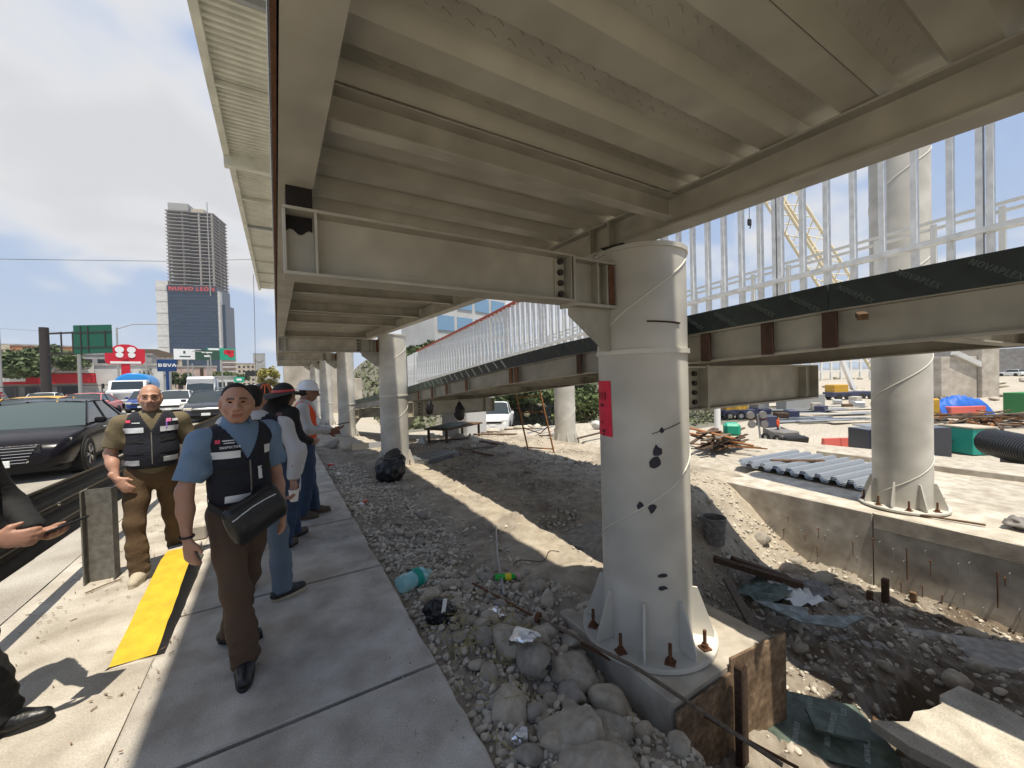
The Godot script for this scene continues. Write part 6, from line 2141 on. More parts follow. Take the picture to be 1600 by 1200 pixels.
func build_street() -> void:
	# guard rail: three-fold beam on steel posts
	var t := thing("guard_rail", "dark three-wave steel guard rail between footway and traffic", "guard rail", V(-1.6, 0, 6.0))
	var o := -t.position
	var prof := []
	for i in 25:
		var u := i / 24.0
		prof.append(Vector2(0.038 * cos(u * TAU * 3.0), 0.5 * u))
	var fs := [-3.0, 1.0, 4.3, 8.3, 12.6, 17.0, 21.4, 25.8, 30.0]
	for i in fs.size() - 1:
		var m := MB.new()
		var rows := []
		for q in 2:
			var f: float = [fs[i], fs[i + 1] + 0.12][q]
			var row := []
			for p in prof: row.append(V(-1.66 + 0.011 * (f - 4.3) + p.x + 0.004 * q, 0.43 + p.y - 0.009 * (f - 4.3), f) + o)
			rows.append(row)
		m.grid(rows)
		obj("rail", m, M.dark_metal, t)
	var bolts := 0
	for f in [-1.4, 1.75, 4.9, 8.05, 11.2, 14.35, 17.5, 20.65, 23.8, 27.0]:
		var x: float = -1.46 + 0.011 * (f - 4.3)
		var m := MB.new()
		m.beam(V(x + 0.06, -0.1, f) + o, V(x + 0.06, 0.82 - 0.009 * (f - 4.3), f) + o, 0.15, 0.2, 0.01, 0.008, Vector3.RIGHT)
		obj("post", m, M.post_steel, t)
		for y in [0.55, 0.75]:
			m = MB.new()
			m.lathe([Vector2(0.0, 0.012), Vector2(0.014, 0.008), Vector2(0.018, 0.0)], V(x - 0.155, y - 0.009 * (f - 4.3), f - 0.1) + o, Basis(Vector3(0, 0, 1), Vector3(1, 0, 0), Vector3(0, 1, 0)), 10)
			obj("bolt", m, M.chrome, t)
	# painted kerb pieces
	var k := thing("kerb_piece", "yellow-topped concrete kerb end sloping into the ground, black on one side", "kerb", V(-0.82, 0, 4.0))
	o = -k.position
	var m2 := MB.new()
	var a0 := V(-0.905, 0.012, 3.32) + o; var a1 := V(-0.695, 0.012, 3.28) + o
	var b0 := V(-0.94, 0.175, 4.78) + o; var b1 := V(-0.70, 0.175, 4.74) + o
	m2.box(V(-0.82, 0.083, 4.9) + o, Vector3(0.25, 0.15, 0.2), Basis(), 0.01)
	m2.face([a0, a1, V(-0.66, 0, 3.27) + o, V(-0.93, 0, 3.3) + o], V(-0.8, -1, 4) + o)
	obj("end", m2, M.concrete, k)
	m2 = MB.new()
	var rows2 := []
	for i in 15:
		var u := i / 14.0
		var y: float = 0.175 * minf(1.0, 0.08 + u * 1.15)
		var row := []
		for q in 5: row.append(V(lerpf(-0.93, -0.71, q / 4.0) + 0.006 * N1.get_noise_1d(i * 21.0 + q * 9.0), y + 0.003 * N1.get_noise_1d(i * 9.0 + q * 40.0), lerpf(3.3, 4.8, u)) + o)
		rows2.append(row)
	m2.grid(rows2)
	obj("yellow_top", m2, M.yellow_paint, k)
	m2 = MB.new()
	var rows3 := []
	for i in 15:
		rows3.append([rows2[i][4], rows2[i][4] + Vector3(0.015, -rows2[i][4].y * 0.5, 0), Vector3(rows2[i][4].x + 0.04, 0.0, rows2[i][4].z)])
	m2.grid(rows3)
	obj("black_side", m2, M.black_paint, k)
	m2 = MB.new()
	for i in 15: rows3[i] = [Vector3(rows2[i][0].x - 0.02, 0.0, rows2[i][0].z), rows2[i][0]]
	m2.grid(rows3)
	obj("road_side", m2, M.concrete, k)
	for a in [[5.5, 1.9, "grey", "bare concrete kerb length right behind the sloping kerb end"], [7.5, 3.0, "grey", "bare concrete kerb length beyond the yellow ones"], [10.6, 6.0, "yellow", "long yellow kerb length farthest along the rail"]]:
		var kk := thing("kerb_piece", a[3], "kerb", V(-0.84, 0, a[0]))
		m2 = MB.new()
		m2.box(V(0, 0.08, a[1] / 2), Vector3(0.22, 0.16, a[1] - 0.03), Basis(), 0.015)
		obj("length", m2, M.yellow_paint if a[2] == "yellow" else M.concrete, kk)
	# vehicles
	car("black sedan with silver grille bars, nearest car beyond the guard rail", V(-4.45, 0, 13.1), 0.04, "car_black", "sedan", true)
	car("yellow taxi mostly hidden behind the black sedan", V(-7.3, 0, 20.4), 0.0, "car_yellow", "sedan")
	car("faded pink sedan behind the yellow taxi", V(-8.9, 0, 30.2), 0.0, "car_pink", "sedan")
	car("dark blue car beside the lorry, half hidden by the bald head", V(-8.1, 0, 38.0), 0.05, "car_blue", "hatch")
	car("white sedan in the middle lane ahead of the white van", V(-5.6, 0, 33.0), 0.0, "car_white", "sedan")
	car("tall white van coming up the avenue", V(-5.4, 0, 42.0), 0.03, "car_white", "van")
	car("dark grey car with silver front behind the man in blue", V(-2.95, 0, 25.5), 0.02, "car_dark", "sedan")
	car("white car low in the far lane by the fence", V(-14.6, 0, 42.0), 0.1, "car_white", "hatch")
	car("bright blue pickup at the left edge of the far lane", V(-15.4, 0, 34.5), 1.1, "tank_blue", "pickup")
	car("silver estate car at the left edge beside the blue pickup", V(-13.0, 0, 30.5), 0.2, "car_silver", "suv")
	car("black car parked in front of the white wall", V(-13.6, 0, 52.0), 1.2, "car_dark", "sedan")
	car("silver car far down the avenue behind the van", V(-5.3, 0, 56.0), 0.0, "car_silver", "sedan")
	car("white car far down the avenue near the green sign", V(-2.9, 0, 62.0), 0.0, "car_white", "suv")
	car("blue car far down the avenue in the nearest lane", V(-3.2, 0, 44.0), 0.0, "car_silver", "sedan")
	car("red car far down the avenue beyond the pink sedan", V(-8.7, 0, 66.0), 0.0, "car_red", "hatch")
	tank_truck()
	# overhead sign on its dark mast
	t = thing("gantry_sign", "back of a green road sign on a dark mast with a double arm", "road sign", V(-17.1, 0, 49.8))
	var m := MB.new()
	m.cyl(Vector3.ZERO, Vector3(0, 7.1, 0), 0.34, 0.3, 16)
	obj("mast", m, M.pole_dark, t)
	for y in [6.55, 4.75]:
		m = MB.new()
		m.bar(Vector3(0, y, 0), Vector3(4.9, y + 0.12, 2.6), 0.12, 0.14)
		obj("arm", m, M.pole_dark, t)
	for u in [0.25, 0.42]:
		m = MB.new()
		m.bar(Vector3(4.9 * u, 4.7, 2.6 * u), Vector3(4.9 * u, 6.7, 2.6 * u), 0.09, 0.09, Vector3.RIGHT)
		obj("strut", m, M.pole_dark, t)
	m = MB.new()
	m.box(Vector3(3.55, 6.0, 1.95), Vector3(3.15, 2.45, 0.06), Basis(Vector3.UP, -0.49), 0.01)
	obj("panel", m, M.sign_green, t)
	for y in [5.3, 6.6]:
		m = MB.new()
		m.box(Vector3(3.58, y, 2.0), Vector3(3.1, 0.09, 0.07), Basis(Vector3.UP, -0.49))
		obj("rib", m, M.pole_dark, t)
	for x in [-1.0, -0.4, 1.0]:
		m = MB.new()
		m.box(Vector3(3.57, 6.0, 2.0) + Basis(Vector3.UP, -0.49) * Vector3(x, 0, 0.02), Vector3(0.09, 2.3 if x < 0.5 else 1.4, 0.05), Basis(Vector3.UP, -0.49))
		obj("rib", m, M.pole_dark, t)
	# red sign
	t = thing("pole_sign", "tall red roadside sign with a white winged emblem", "sign", V(-15.8, 0, 65.5), 0.35)
	m = MB.new()
	m.box(Vector3(0, 2.3, 0), Vector3(0.75, 4.6, 0.6))
	obj("post", m, M.sign_red, t)
	m = MB.new()
	m.prism([Vector2(-1.75, 4.95), Vector2(-1.5, 4.6), Vector2(1.5, 4.6), Vector2(1.75, 4.95), Vector2(1.75, 6.5), Vector2(1.15, 6.5), Vector2(0.8, 6.85), Vector2(0.3, 7.0), Vector2(-0.3, 7.0), Vector2(-0.8, 6.85), Vector2(-1.15, 6.5), Vector2(-1.75, 6.5)], Vector3(0, 0, -0.2), Vector3.RIGHT, Vector3.UP, Vector3(0, 0, 0.5))
	obj("board", m, M.sign_red, t)
	for s in [-1.0, 1.0]:
		for q in [[5.95, 6.75, 0.95], [5.35, 6.05, 0.85]]:
			m = MB.new()
			var poly := []
			for i in 12:
				var a := TAU * i / 12.0
				poly.append(Vector2(s * (0.52 + 0.42 * cos(a) * (q[2])), (q[0] + q[1]) * 0.5 + (q[1] - q[0]) * 0.46 * sin(a)))
			m.prism(poly, Vector3(0, 0, 0.3), Vector3.RIGHT, Vector3.UP, Vector3(0, 0, 0.06))
			obj("emblem_wing", m, M.sign_white, t)
	m = MB.new()
	m.prism([Vector2(-0.3, 5.2), Vector2(0.3, 5.2), Vector2(0.06, 6.5), Vector2(-0.06, 6.5)], Vector3(0, 0, 0.37), Vector3.RIGHT, Vector3.UP, Vector3(0, 0, 0.03))
	obj("emblem_stem", m, M.sign_red, t)
	m = MB.new()
	m.box(Vector3(0.0, 4.8, 0.33), Vector3(2.7, 0.26, 0.06))
	obj("text_bar", m, M.sign_white, t)
	# bank sign
	t = thing("pole_sign", "dark blue bank sign reading BBVA on a single pole", "sign", V(-12.4, 0, 68.0), 0.25)
	m = MB.new()
	m.cyl(Vector3.ZERO, Vector3(0, 3.8, 0), 0.18, 0.18, 12)
	obj("post", m, M.sign_blue, t)
	m = MB.new()
	m.box(Vector3(0, 4.55, 0), Vector3(1.95, 1.6, 0.3), Basis(), 0.03)
	obj("board", m, M.sign_blue, t)
	letters("BBVA", 0.42, M.sign_white, t, Vector3(0, 4.55, 0.17), Basis(Vector3(1.25, 0, 0), Vector3.UP, Vector3(0, 0, 1)), "lettering", true, 0.03)
	# billboards
	for a in [["white billboard with small dark drawings in front of the tower", V(-15.5, 0, 103.0), 4.3, 7.2, 2.1, "sign_white"], ["dark green billboard right of the white one", V(-12.0, 0, 101.0), 4.0, 7.0, 2.0, "sign_dark"], ["light green billboard with red flowers, highest of the billboards", V(-10.1, 0, 105.0), 4.9, 7.2, 2.5, "sign_green_light"]]:
		t = thing("billboard", a[0], "billboard", a[1], 0.2)
		m = MB.new()
		m.cyl(Vector3.ZERO, Vector3(0, a[3], 0), 0.16, 0.16, 8)
		obj("post", m, M.pole_grey, t)
		m = MB.new()
		m.box(Vector3(0, a[3] + a[4] / 2, 0), Vector3(a[2], a[4], 0.3))
		obj("panel", m, M[a[5]], t)
		if a[5] == "sign_white":
			for q in [[-0.5, 1.45, 0.35, 0.5], [1.6, 1.4, 0.3, 0.7], [-0.4, 0.6, 1.7, 0.22]]:
				m = MB.new(); m.box(Vector3(q[0], a[3] + q[1], 0.17), Vector3(q[2], q[3], 0.02)); obj("print", m, M.sign_dark, t)
		elif a[5] == "sign_dark":
			for q in [[-0.1, 1.5, 1.7, 0.2], [0.0, 0.75, 1.1, 0.3]]:
				m = MB.new(); m.box(Vector3(q[0], a[3] + q[1], 0.17), Vector3(q[2], q[3], 0.02)); obj("print", m, M.sign_white, t)
		else:
			for q in [[0.9, 1.7, 0.55], [1.7, 1.2, 0.6], [1.4, 1.8, 0.4], [2.0, 1.9, 0.3]]:
				m = MB.new(); m.cyl(Vector3(q[0], a[3] + q[1], 0.15), Vector3(q[0], a[3] + q[1], 0.19), q[2], q[2], 12); obj("flower_print", m, M.sign_red, t)
			m = MB.new(); m.box(Vector3(-1.3, a[3] + 2.2, 0.17), Vector3(1.8, 0.5, 0.02)); obj("print", m, M.sign_white, t)
	# far road signs
	t = thing("road_sign", "small bright green direction sign far down the avenue", "road sign", V(-7.8, 0, 115.0))
	m = MB.new(); m.box(Vector3(0, 3.0, 0), Vector3(2.0, 1.3, 0.1)); obj("panel", m, M.sign_green_light, t)
	m = MB.new(); m.box(Vector3(0, 3.0, 0.07), Vector3(1.0, 0.5, 0.02)); obj("print", m, M.sign_white, t)
	m = MB.new(); m.cyl(Vector3.ZERO, Vector3(0, 2.4, 0), 0.1, 0.1, 8); obj("post", m, M.pole_grey, t)
	t = thing("message_board", "dark electronic message board over the far end of the avenue", "sign", V(-5.3, 0, 119.0))
	m = MB.new(); m.box(Vector3(0, 4.5, 0), Vector3(2.9, 1.3, 0.4)); obj("panel", m, M.black_matt, t)
	m = MB.new(); m.cyl(Vector3(1.2, 0, 0), Vector3(1.2, 4.0, 0), 0.12, 0.12, 8); obj("post", m, M.pole_grey, t)
	# poles
	pole("utility_pole", "thin grey utility pole in front of the red-striped shop", V(-24.5, 0, 62.0), 8.2, 0.16, "pole_grey")
	pole("utility_pole", "grey pole just right of the dark sign mast", V(-15.7, 0, 52.0), 6.9, 0.16, "pole_grey")
	pole("street_lamp", "curved-arm street lamp behind the green road sign", V(-18.6, 0, 74.0), 10.0, 0.13, "pole_grey", 4.0, 1.0)
	pole("street_lamp", "street lamp between the white van and the billboards", V(-8.9, 0, 78.0), 6.5, 0.11, "pole_grey", 1.6, -1.0)
	pole("street_lamp", "street lamp beside the blue bank sign", V(-9.2, 0, 64.0), 4.6, 0.1, "pole_grey")
	pole("utility_pole", "wooden pole in front of the tree by the red sign", V(-17.0, 0, 80.0), 6.5, 0.16, "pole_grey")
	# buildings along the far side
	var bd := block("shop_building", "low white shop with a wide red stripe along its front", V(-42.0, 0, 92.0), Vector3(30.0, 5.4, 18.0), "wall_grey", 0.3)
	m = MB.new(); m.box(Vector3(0, 3.4, 9.1), Vector3(30.2, 1.5, 0.5)); obj("red_stripe", m, M.stripe_red, bd)
	m = MB.new(); m.box(Vector3(0, 4.85, 9.1), Vector3(30.2, 1.2, 0.4)); obj("white_band", m, M.wall_white, bd)
	m = MB.new(); m.box(Vector3(15.1, 3.4, 0), Vector3(0.4, 1.5, 18.0)); obj("red_stripe", m, M.stripe_red, bd)
	m = MB.new(); m.box(Vector3(7.0, 3.4, 9.4), Vector3(2.4, 0.7, 0.1)); obj("sign_panel", m, M.sign_white, bd)
	windows(bd, -14.0, 14.0, 0.3, 2.6, 9, 1, 9.1, 0.8)
	bd = block("warehouse", "blank white warehouse wall behind the fence", V(-27.0, 0, 104.0), Vector3(16.0, 5.6, 22.0), "wall_white", 0.12)
	windows(bd, -7.0, 7.0, 1.0, 2.6, 4, 1, 11.0, 0.4)
	bd = block("grey_annex", "dark-roofed grey annex behind the warehouse", V(-34.0, 0, 124.0), Vector3(18.0, 9.0, 12.0), "wall_grey", 0.12)
	windows(bd, -8.0, 8.0, 5.0, 8.6, 6, 1, 6.0, 0.7)
	bd = block("apartment_block", "orange and cream apartment block at the left edge", V(-68.0, 0, 172.0), Vector3(30.0, 14.5, 14.0), "wall_orange", 0.35)
	for q in 3:
		m = MB.new(); m.box(Vector3(-9.0 + q * 9.0, 8.5, 7.4), Vector3(4.2, 12.0, 1.0)); obj("stair_bay", m, M.wall_cream, bd)
	windows(bd, -14.0, 14.0, 2.0, 13.5, 12, 3, 7.05, 0.5)
	bd = block("hotel", "long cream hotel with a low pitched roof behind the red sign", V(-43.5, 0, 203.0), Vector3(22.0, 13.0, 14.0), "wall_cream", 0.15)
	m = MB.new(); m.prism([Vector2(-11.8, 13.2), Vector2(11.8, 13.2), Vector2(4.0, 16.0), Vector2(-4.0, 16.0)], Vector3(0, 0, -7.5), Vector3.RIGHT, Vector3.UP, Vector3(0, 0, 15.0)); obj("roof", m, M.bark, bd)
	windows(bd, -10.5, 10.5, 0.5, 12.8, 9, 4, 7.05, 0.5)
	bd = block("pink_building", "pale pink low building at the foot of the tower", V(-21.2, 0, 155.0), Vector3(9.6, 7.4, 10.0), "wall_pink", 0.12)
	m = MB.new(); m.box(Vector3(1.2, 3.6, 5.1), Vector3(0.8, 7.0, 0.3)); obj("dark_recess", m, M.rust_dark, bd)
	windows(bd, -4.6, 0.6, 0.5, 3.0, 3, 1, 5.1, 0.6)
	bd = block("white_shop", "small white shop under the bank sign", V(-13.4, 0, 120.0), Vector3(9.0, 3.6, 8.0), "wall_white", 0.1)
	windows(bd, -4.2, 4.2, 0.4, 2.8, 5, 1, 4.05, 0.75)
	bd = thing("balcony_block", "slim block of stacked reddish balconies right of the tower", "building", V(-17.5, 0, 208.0), 0.1)
	m = MB.new(); m.box(Vector3(0, 6.8, 0), Vector3(4.6, 13.6, 8.0)); obj("walls", m, M.wall_pink, bd)
	for q in 7:
		m = MB.new(); m.box(Vector3(0.2, 1.8 + q * 1.9, 4.4), Vector3(5.4, 0.5, 1.4)); obj("balcony", m, M.wall_white, bd)
	bd = block("cream_block", "cream block of flats far down the avenue", V(-14.5, 0, 260.0), Vector3(9.0, 13.0, 9.0), "wall_cream", 0.1)
	windows(bd, -4.0, 4.0, 1.0, 12.5, 4, 5, 4.55, 0.5)
	bd = block("glass_tower", "pale glass tower with a rounded crest in the distance", V(-14.0, 0, 452.0), Vector3(9.5, 31.0, 9.0), "wall_grey", 0.0)
	m = MB.new(); m.cyl(Vector3(0, 27.0, 4.4), Vector3(0, 27.0, 4.9), 3.6, 3.6, 24); obj("round_crest", m, M.pole_grey, bd)
	windows(bd, -4.5, 4.5, 1.0, 22.0, 5, 8, 4.55, 0.6, "pole_grey")
	rng.seed = 9
	for q in 16:
		bd = block("distant_building", "pale low building at the end of the avenue, %s from the right" % ["first", "second", "third", "fourth", "fifth", "sixth", "seventh", "eighth", "ninth", "tenth", "eleventh", "twelfth", "thirteenth", "fourteenth", "fifteenth", "sixteenth"][q], V(-8.0 - q * 5.5 + rng.randf_range(-2, 2), 0, 300.0 + rng.randf_range(0, 120)), Vector3(rng.randf_range(8, 16), rng.randf_range(5, 13), 12.0), ["wall_white", "wall_grey", "wall_cream"][q % 3], 0.0)
		windows(bd, -4.0, 4.0, 1.0, 4.8, 4, 2, 6.05, 0.5)
	build_tower()
	# trees beside the avenue
	tree("dark green tree between the red-striped shop and the warehouse", V(-29.0, 0, 84.0), 8.0, 4.6, 41, 3000, "leaf_a", 0.4)
	tree("wide tree behind the red-striped shop roof", V(-35.0, 0, 104.0), 9.5, 5.2, 42, 3000, "leaf_a", 0.45)
	tree("rounded tree below the red winged sign", V(-21.5, 0, 96.0), 5.6, 3.4, 43, 2600, "leaf_b", 0.34)
	tree("low tree between the bank sign and the hotel", V(-19.5, 0, 118.0), 5.0, 3.6, 44, 2400, "leaf_a", 0.36)
	tree("bushy tree right of the pink building", V(-13.5, 0, 140.0), 5.6, 3.8, 45, 2400, "leaf_b", 0.38)
	tree("far tree under the balcony block", V(-11.5, 0, 165.0), 5.6, 4.0, 46, 2200, "leaf_a", 0.4)
	tree("yellowish bush at the far end of the walkway", V(-0.6, 0, 41.0), 3.2, 1.0, 47, 1500, "grass_b", 0.14)
	# fence before the warehouse
	t = thing("wire_fence", "dark metal fence in front of the white warehouse", "fence", V(-18.0, 0, 60.0), 0.3)
	for q in 9:
		m = MB.new(); m.box(Vector3(-6.0 + q * 1.5, 1.1, 0), Vector3(0.1, 2.2, 0.1)); obj("post", m, M.pole_dark, t)
	for y in [0.4, 2.1]:
		m = MB.new(); m.box(Vector3(0, y, 0), Vector3(12.0, 0.08, 0.06)); obj("rail", m, M.pole_dark, t)
	# overhead cables
	for a in [["thin cable crossing the sky in front of the tower", [V(-60, 12.6, 60), V(-23.4, 14.9, 60), V(-10.6, 16.3, 60), V(3, 18.4, 60)]], ["cable hanging from the walkway roof edge", [V(-0.86, 7.3, 24.0), V(-0.9, 4.2, 24.2), V(-0.95, 2.2, 24.4), V(-0.93, 1.2, 24.4)]], ["utility cable at the left edge above the mast", [V(-40, 9.0, 62), V(-24.5, 8.2, 62.0), V(-15.7, 6.9, 52.0)]]]:
		m = MB.new()
		m.tube(a[1], 0.03 if a[0].begins_with("thin") else 0.012, 5)
		tag(obj("overhead_cable", m, M.cable), a[0], "cable", "overhead cables")

# ---------------------------------------------------------------- loose things near the footway
func gy(x: float, f: float) -> float:
	return _surface(x, f)

func crumple(seed_: int, size: Vector3, mat: String, at: Vector3, called: String, label: String, cat: String, bumps := 0.7, sub := 2) -> MeshInstance3D:
	var o := obj(called, rock_mesh(seed_, sub, 0.8, bumps), M[mat], null, at, Basis(Vector3.UP, seed_ * 0.7).scaled_local(size))
	tag(o, label, cat)
	return o

func rubbish_bag(label: String, at: Vector3, s: float, seed_: int, knot := true) -> void:
	var t := thing("rubbish_bag", label, "bag", at, seed_ * 1.3)
	var nz := FastNoiseLite.new()
	nz.seed = seed_
	nz.frequency = 1.6
	var rows := []
	for i in 24:
		var u := i / 23.0
		var row := []
		for q in 49:
			var a := TAU * (q % 48) / 48.0
			var r := 0.5 * pow(sin(clampf(u * 0.93 + 0.05, 0, 1) * PI), 0.6) * (1.0 - 0.3 * u) + 0.05
			if knot and u > 0.8: r = 0.16 + 0.1 * sin((u - 0.8) * 14.0)
			r *= 1.0 + 0.34 * nz.get_noise_3d(cos(a) * 1.0, u * 2.0, sin(a) * 1.0) + 0.10 * absf(sin(a * 5.0 + u * 4.0 + seed_)) * u
			var lean := pow(u, 2.2) * 0.34
			var y := u * 1.05 - (0.22 * maxf(0.0, u - 0.75) * 4.0 if knot else 0.0) * (0.6 + 0.4 * cos(a))
			if not knot: y = u * 0.82 + 0.06 * nz.get_noise_3d(cos(a) * 2.0, u * 3.0, sin(a) * 2.0)
			row.append(Vector3((cos(a) * r - lean * 1.0) * s, maxf(0.0, y) * s, (sin(a) * r * 0.9 + lean * 0.25) * s))
		rows.append(row)
	var m := MB.new()
	m.grid(rows)
	m.face(rows[23].slice(0, 48), Vector3(0, 0, 0))
	obj("sack", m, M.black_plastic, t)

func plank(label: String, a: Vector3, b: Vector3, w: float, h: float, mat: String, called := "timber_plank") -> void:
	var m := MB.new()
	var c := (a + b) * 0.5
	m.bar(a - c, b - c, w, h, Vector3.UP, 0.004)
	tag(obj(called, m, M[mat], null, c), label, "plank", "loose timber in the pit")

func build_litter() -> void:
	rubbish_bag("large knotted black rubbish bag at the foot of the second column", V(1.76, gy(1.76, 7.5) - 0.02, 7.5), 0.58, 3)
	rubbish_bag("small black rubbish bag with a white scrap beside the footway edge", V(1.0, gy(1.02, 2.78) - 0.02, 2.80), 0.235, 5, false)
	var sc := MB.new()
	sc.box(Vector3.ZERO, Vector3(0.03, 0.1, 0.004), Basis(Vector3.FORWARD, 0.2))
	tag(obj("paper_scrap", sc, M.paper, null, V(0.985, gy(1.02, 2.78) + 0.15, 2.70)), "torn white scrap stuck to the small black bag", "paper")
	# big clear water jug
	var t := thing("water_jug", "squashed clear blue plastic jug lying by the footway", "bottle", V(0.97, gy(0.97, 3.36) + 0.07, 3.36), 0.3)
	var m := MB.new()
	m.lathe([Vector2(0, -0.15), Vector2(0.075, -0.15), Vector2(0.082, -0.1), Vector2(0.078, -0.03), Vector2(0.084, 0.02), Vector2(0.08, 0.08), Vector2(0.035, 0.13), Vector2(0.025, 0.16)], Vector3.ZERO, Basis(Vector3(0, 0, 1), Vector3(1, 0, 0), Vector3(0, 0.85, 0)), 20)
	obj("shell", m, M.clear_blue, t)
	m = MB.new()
	m.lathe([Vector2(0.083, -0.02), Vector2(0.087, 0.01), Vector2(0.087, 0.04)], Vector3.ZERO, Basis(Vector3(0, 0, 1), Vector3(1, 0, 0), Vector3(0, 0.87, 0)), 20)
	obj("wrapper", m, M.teal_plastic, t)
	# green bottle with yellow label
	t = thing("drink_bottle", "green plastic bottle with a yellow wrapper on the gravel", "bottle", V(1.76, gy(1.76, 3.17) + 0.035, 3.17), -0.45)
	var bb := Basis(Vector3(0, 0, 1), Vector3(1, 0, 0), Vector3(0, 1, 0))
	m = MB.new()
	m.lathe([Vector2(0, -0.1), Vector2(0.026, -0.1), Vector2(0.031, -0.085), Vector2(0.029, -0.03), Vector2(0.031, 0.02), Vector2(0.03, 0.05), Vector2(0.013, 0.09), Vector2(0.012, 0.105)], Vector3.ZERO, bb, 16)
	obj("shell", m, M.bottle_green, t)
	m = MB.new()
	m.lathe([Vector2(0.0312, -0.005), Vector2(0.0325, 0.0), Vector2(0.0325, 0.045), Vector2(0.0312, 0.05)], Vector3.ZERO, bb, 16)
	obj("wrapper", m, M.bottle_yellow, t)
	m = MB.new()
	m.lathe([Vector2(0.015, 0.1), Vector2(0.015, 0.118), Vector2(0, 0.118)], Vector3.ZERO, bb, 12)
	obj("cap", m, M.badge_pink, t)
	crumple(61, Vector3(0.07, 0.045, 0.06), "foil", V(1.37, gy(1.37, 2.66) + 0.03, 2.66), "foil_wrapper", "small crumpled silver foil among the cobbles", "foil", 1.0)
	crumple(62, Vector3(0.1, 0.05, 0.085), "foil", V(1.31, gy(1.31, 2.12) + 0.17, 2.16), "foil_wrapper", "large crumpled silver foil lying on the biggest cobbles", "foil", 1.0)
	crumple(63, Vector3(0.045, 0.03, 0.04), "foil", V(0.99, gy(0.99, 1.66) + 0.03, 1.66), "foil_wrapper", "silver foil scrap at the bottom edge beside the footway", "foil", 1.0)
	crumple(64, Vector3(0.07, 0.045, 0.06), "white_plastic", V(0.96, gy(0.96, 8.3) + 0.02, 8.3), "foam_tray", "white foam tray on the dirt before the black rubbish bag", "litter", 0.4)
	crumple(65, Vector3(0.06, 0.05, 0.06), "red_plastic", V(0.92, gy(0.92, 9.3) + 0.03, 9.3), "snack_wrapper", "crumpled red and white wrapper near the helmeted man", "litter", 0.9)
	crumple(66, Vector3(0.06, 0.04, 0.05), "white_plastic", V(1.0, gy(1.0, 6.1) + 0.03, 6.1), "paper_cup", "crushed white cup on the dirt", "litter", 0.9)
	crumple(67, Vector3(0.035, 0.03, 0.03), "red_plastic", V(1.06, gy(1.06, 6.14) + 0.04, 6.14), "snack_wrapper", "small red wrapper beside the crushed white cup", "litter", 0.9)
	crumple(68, Vector3(0.018, 0.015, 0.018), "car_blue", V(1.43, gy(1.43, 2.74) + 0.06, 2.74), "bottle_cap", "tiny blue cap by the silver foil", "litter", 0.2, 1)
	crumple(69, Vector3(0.07, 0.012, 0.05), "black_plastic", V(1.40, gy(1.4, 2.05) + 0.1, 2.02), "plastic_scrap", "flat black plastic scrap among the cobbles", "litter", 0.5)
	crumple(70, Vector3(0.06, 0.03, 0.05), "red_plastic", V(2.86, gy(2.86, 1.33) + 0.03, 1.33), "snack_wrapper", "bright red wrapper under the green board", "litter", 0.9)
	# dry straw
	rng.seed = 5
	m = MB.new()
	for i in 230:
		var x := 0.0; var f := 0.0
		if i % 3 == 0: x = 1.28 + rng.randfn() * 0.12; f = 2.35 + rng.randfn() * 0.14
		elif i % 3 == 1: x = 1.02 + rng.randfn() * 0.1; f = 2.6 + rng.randfn() * 0.25
		else: x = rng.randf_range(0.85, 1.7); f = rng.randf_range(1.5, 3.8)
		if x < 0.8: continue
		var y := gy(x, f) + rng.randf_range(0.02, 0.10 if i % 3 < 2 else 0.03)
		var d := Vector3(rng.randf_range(-1, 1), rng.randf_range(-0.25, 0.25), rng.randf_range(-1, 1)).normalized() * rng.randf_range(0.03, 0.09)
		m.bar(V(x, y, f) - d, V(x, y, f) + d, 0.005, 0.0015)
	stuff(obj("dry_straw", m, M.straw), "dry yellow straw blown between the cobbles").set_meta("category", "straw")
	# dry leaves and twigs blown over the strip by the rail
	m = MB.new()
	rng.seed = 19
	for i in 620:
		var x := rng.randf_range(-1.7, -0.62); var f := 1.2 + 6.0 * pow(rng.randf(), 1.4)
		if N2.get_noise_2d(x * 22.0, f * 12.0) < 0.02 and i % 7: continue
		if f < 2.9 and i % 4: continue
		var y := 0.004 + N2.get_noise_2d(x * 30.0, f * 30.0) * 0.012 + 0.003
		var d := Vector3(rng.randf_range(-1, 1), rng.randf_range(-0.04, 0.04), rng.randf_range(-1, 1)).normalized() * rng.randf_range(0.004, 0.019)
		m.bar(V(x, y + 0.004, f) - d, V(x, y + 0.004, f) + d, rng.randf_range(0.002, 0.009), 0.002)
	stuff(obj("leaf_litter", m, M.debris), "dry brown leaf litter blown over the concrete strip").set_meta("category", "litter")
	m = MB.new()
	m.tube([V(-1.42, 0.012, 4.62), V(-1.32, 0.014, 4.72), V(-1.24, 0.012, 4.78)], 0.006, 5)
	tag(obj("dry_twig", m, M.debris), "dry brown twig lying beside the guard rail post", "twig")
	# grit kicked on to the footway and the strip beside it
	var mm := MultiMesh.new()
	mm.transform_format = MultiMesh.TRANSFORM_3D
	mm.use_colors = true
	mm.mesh = rock_mesh(310, 0, 0.7, 0.4)
	var sp := []
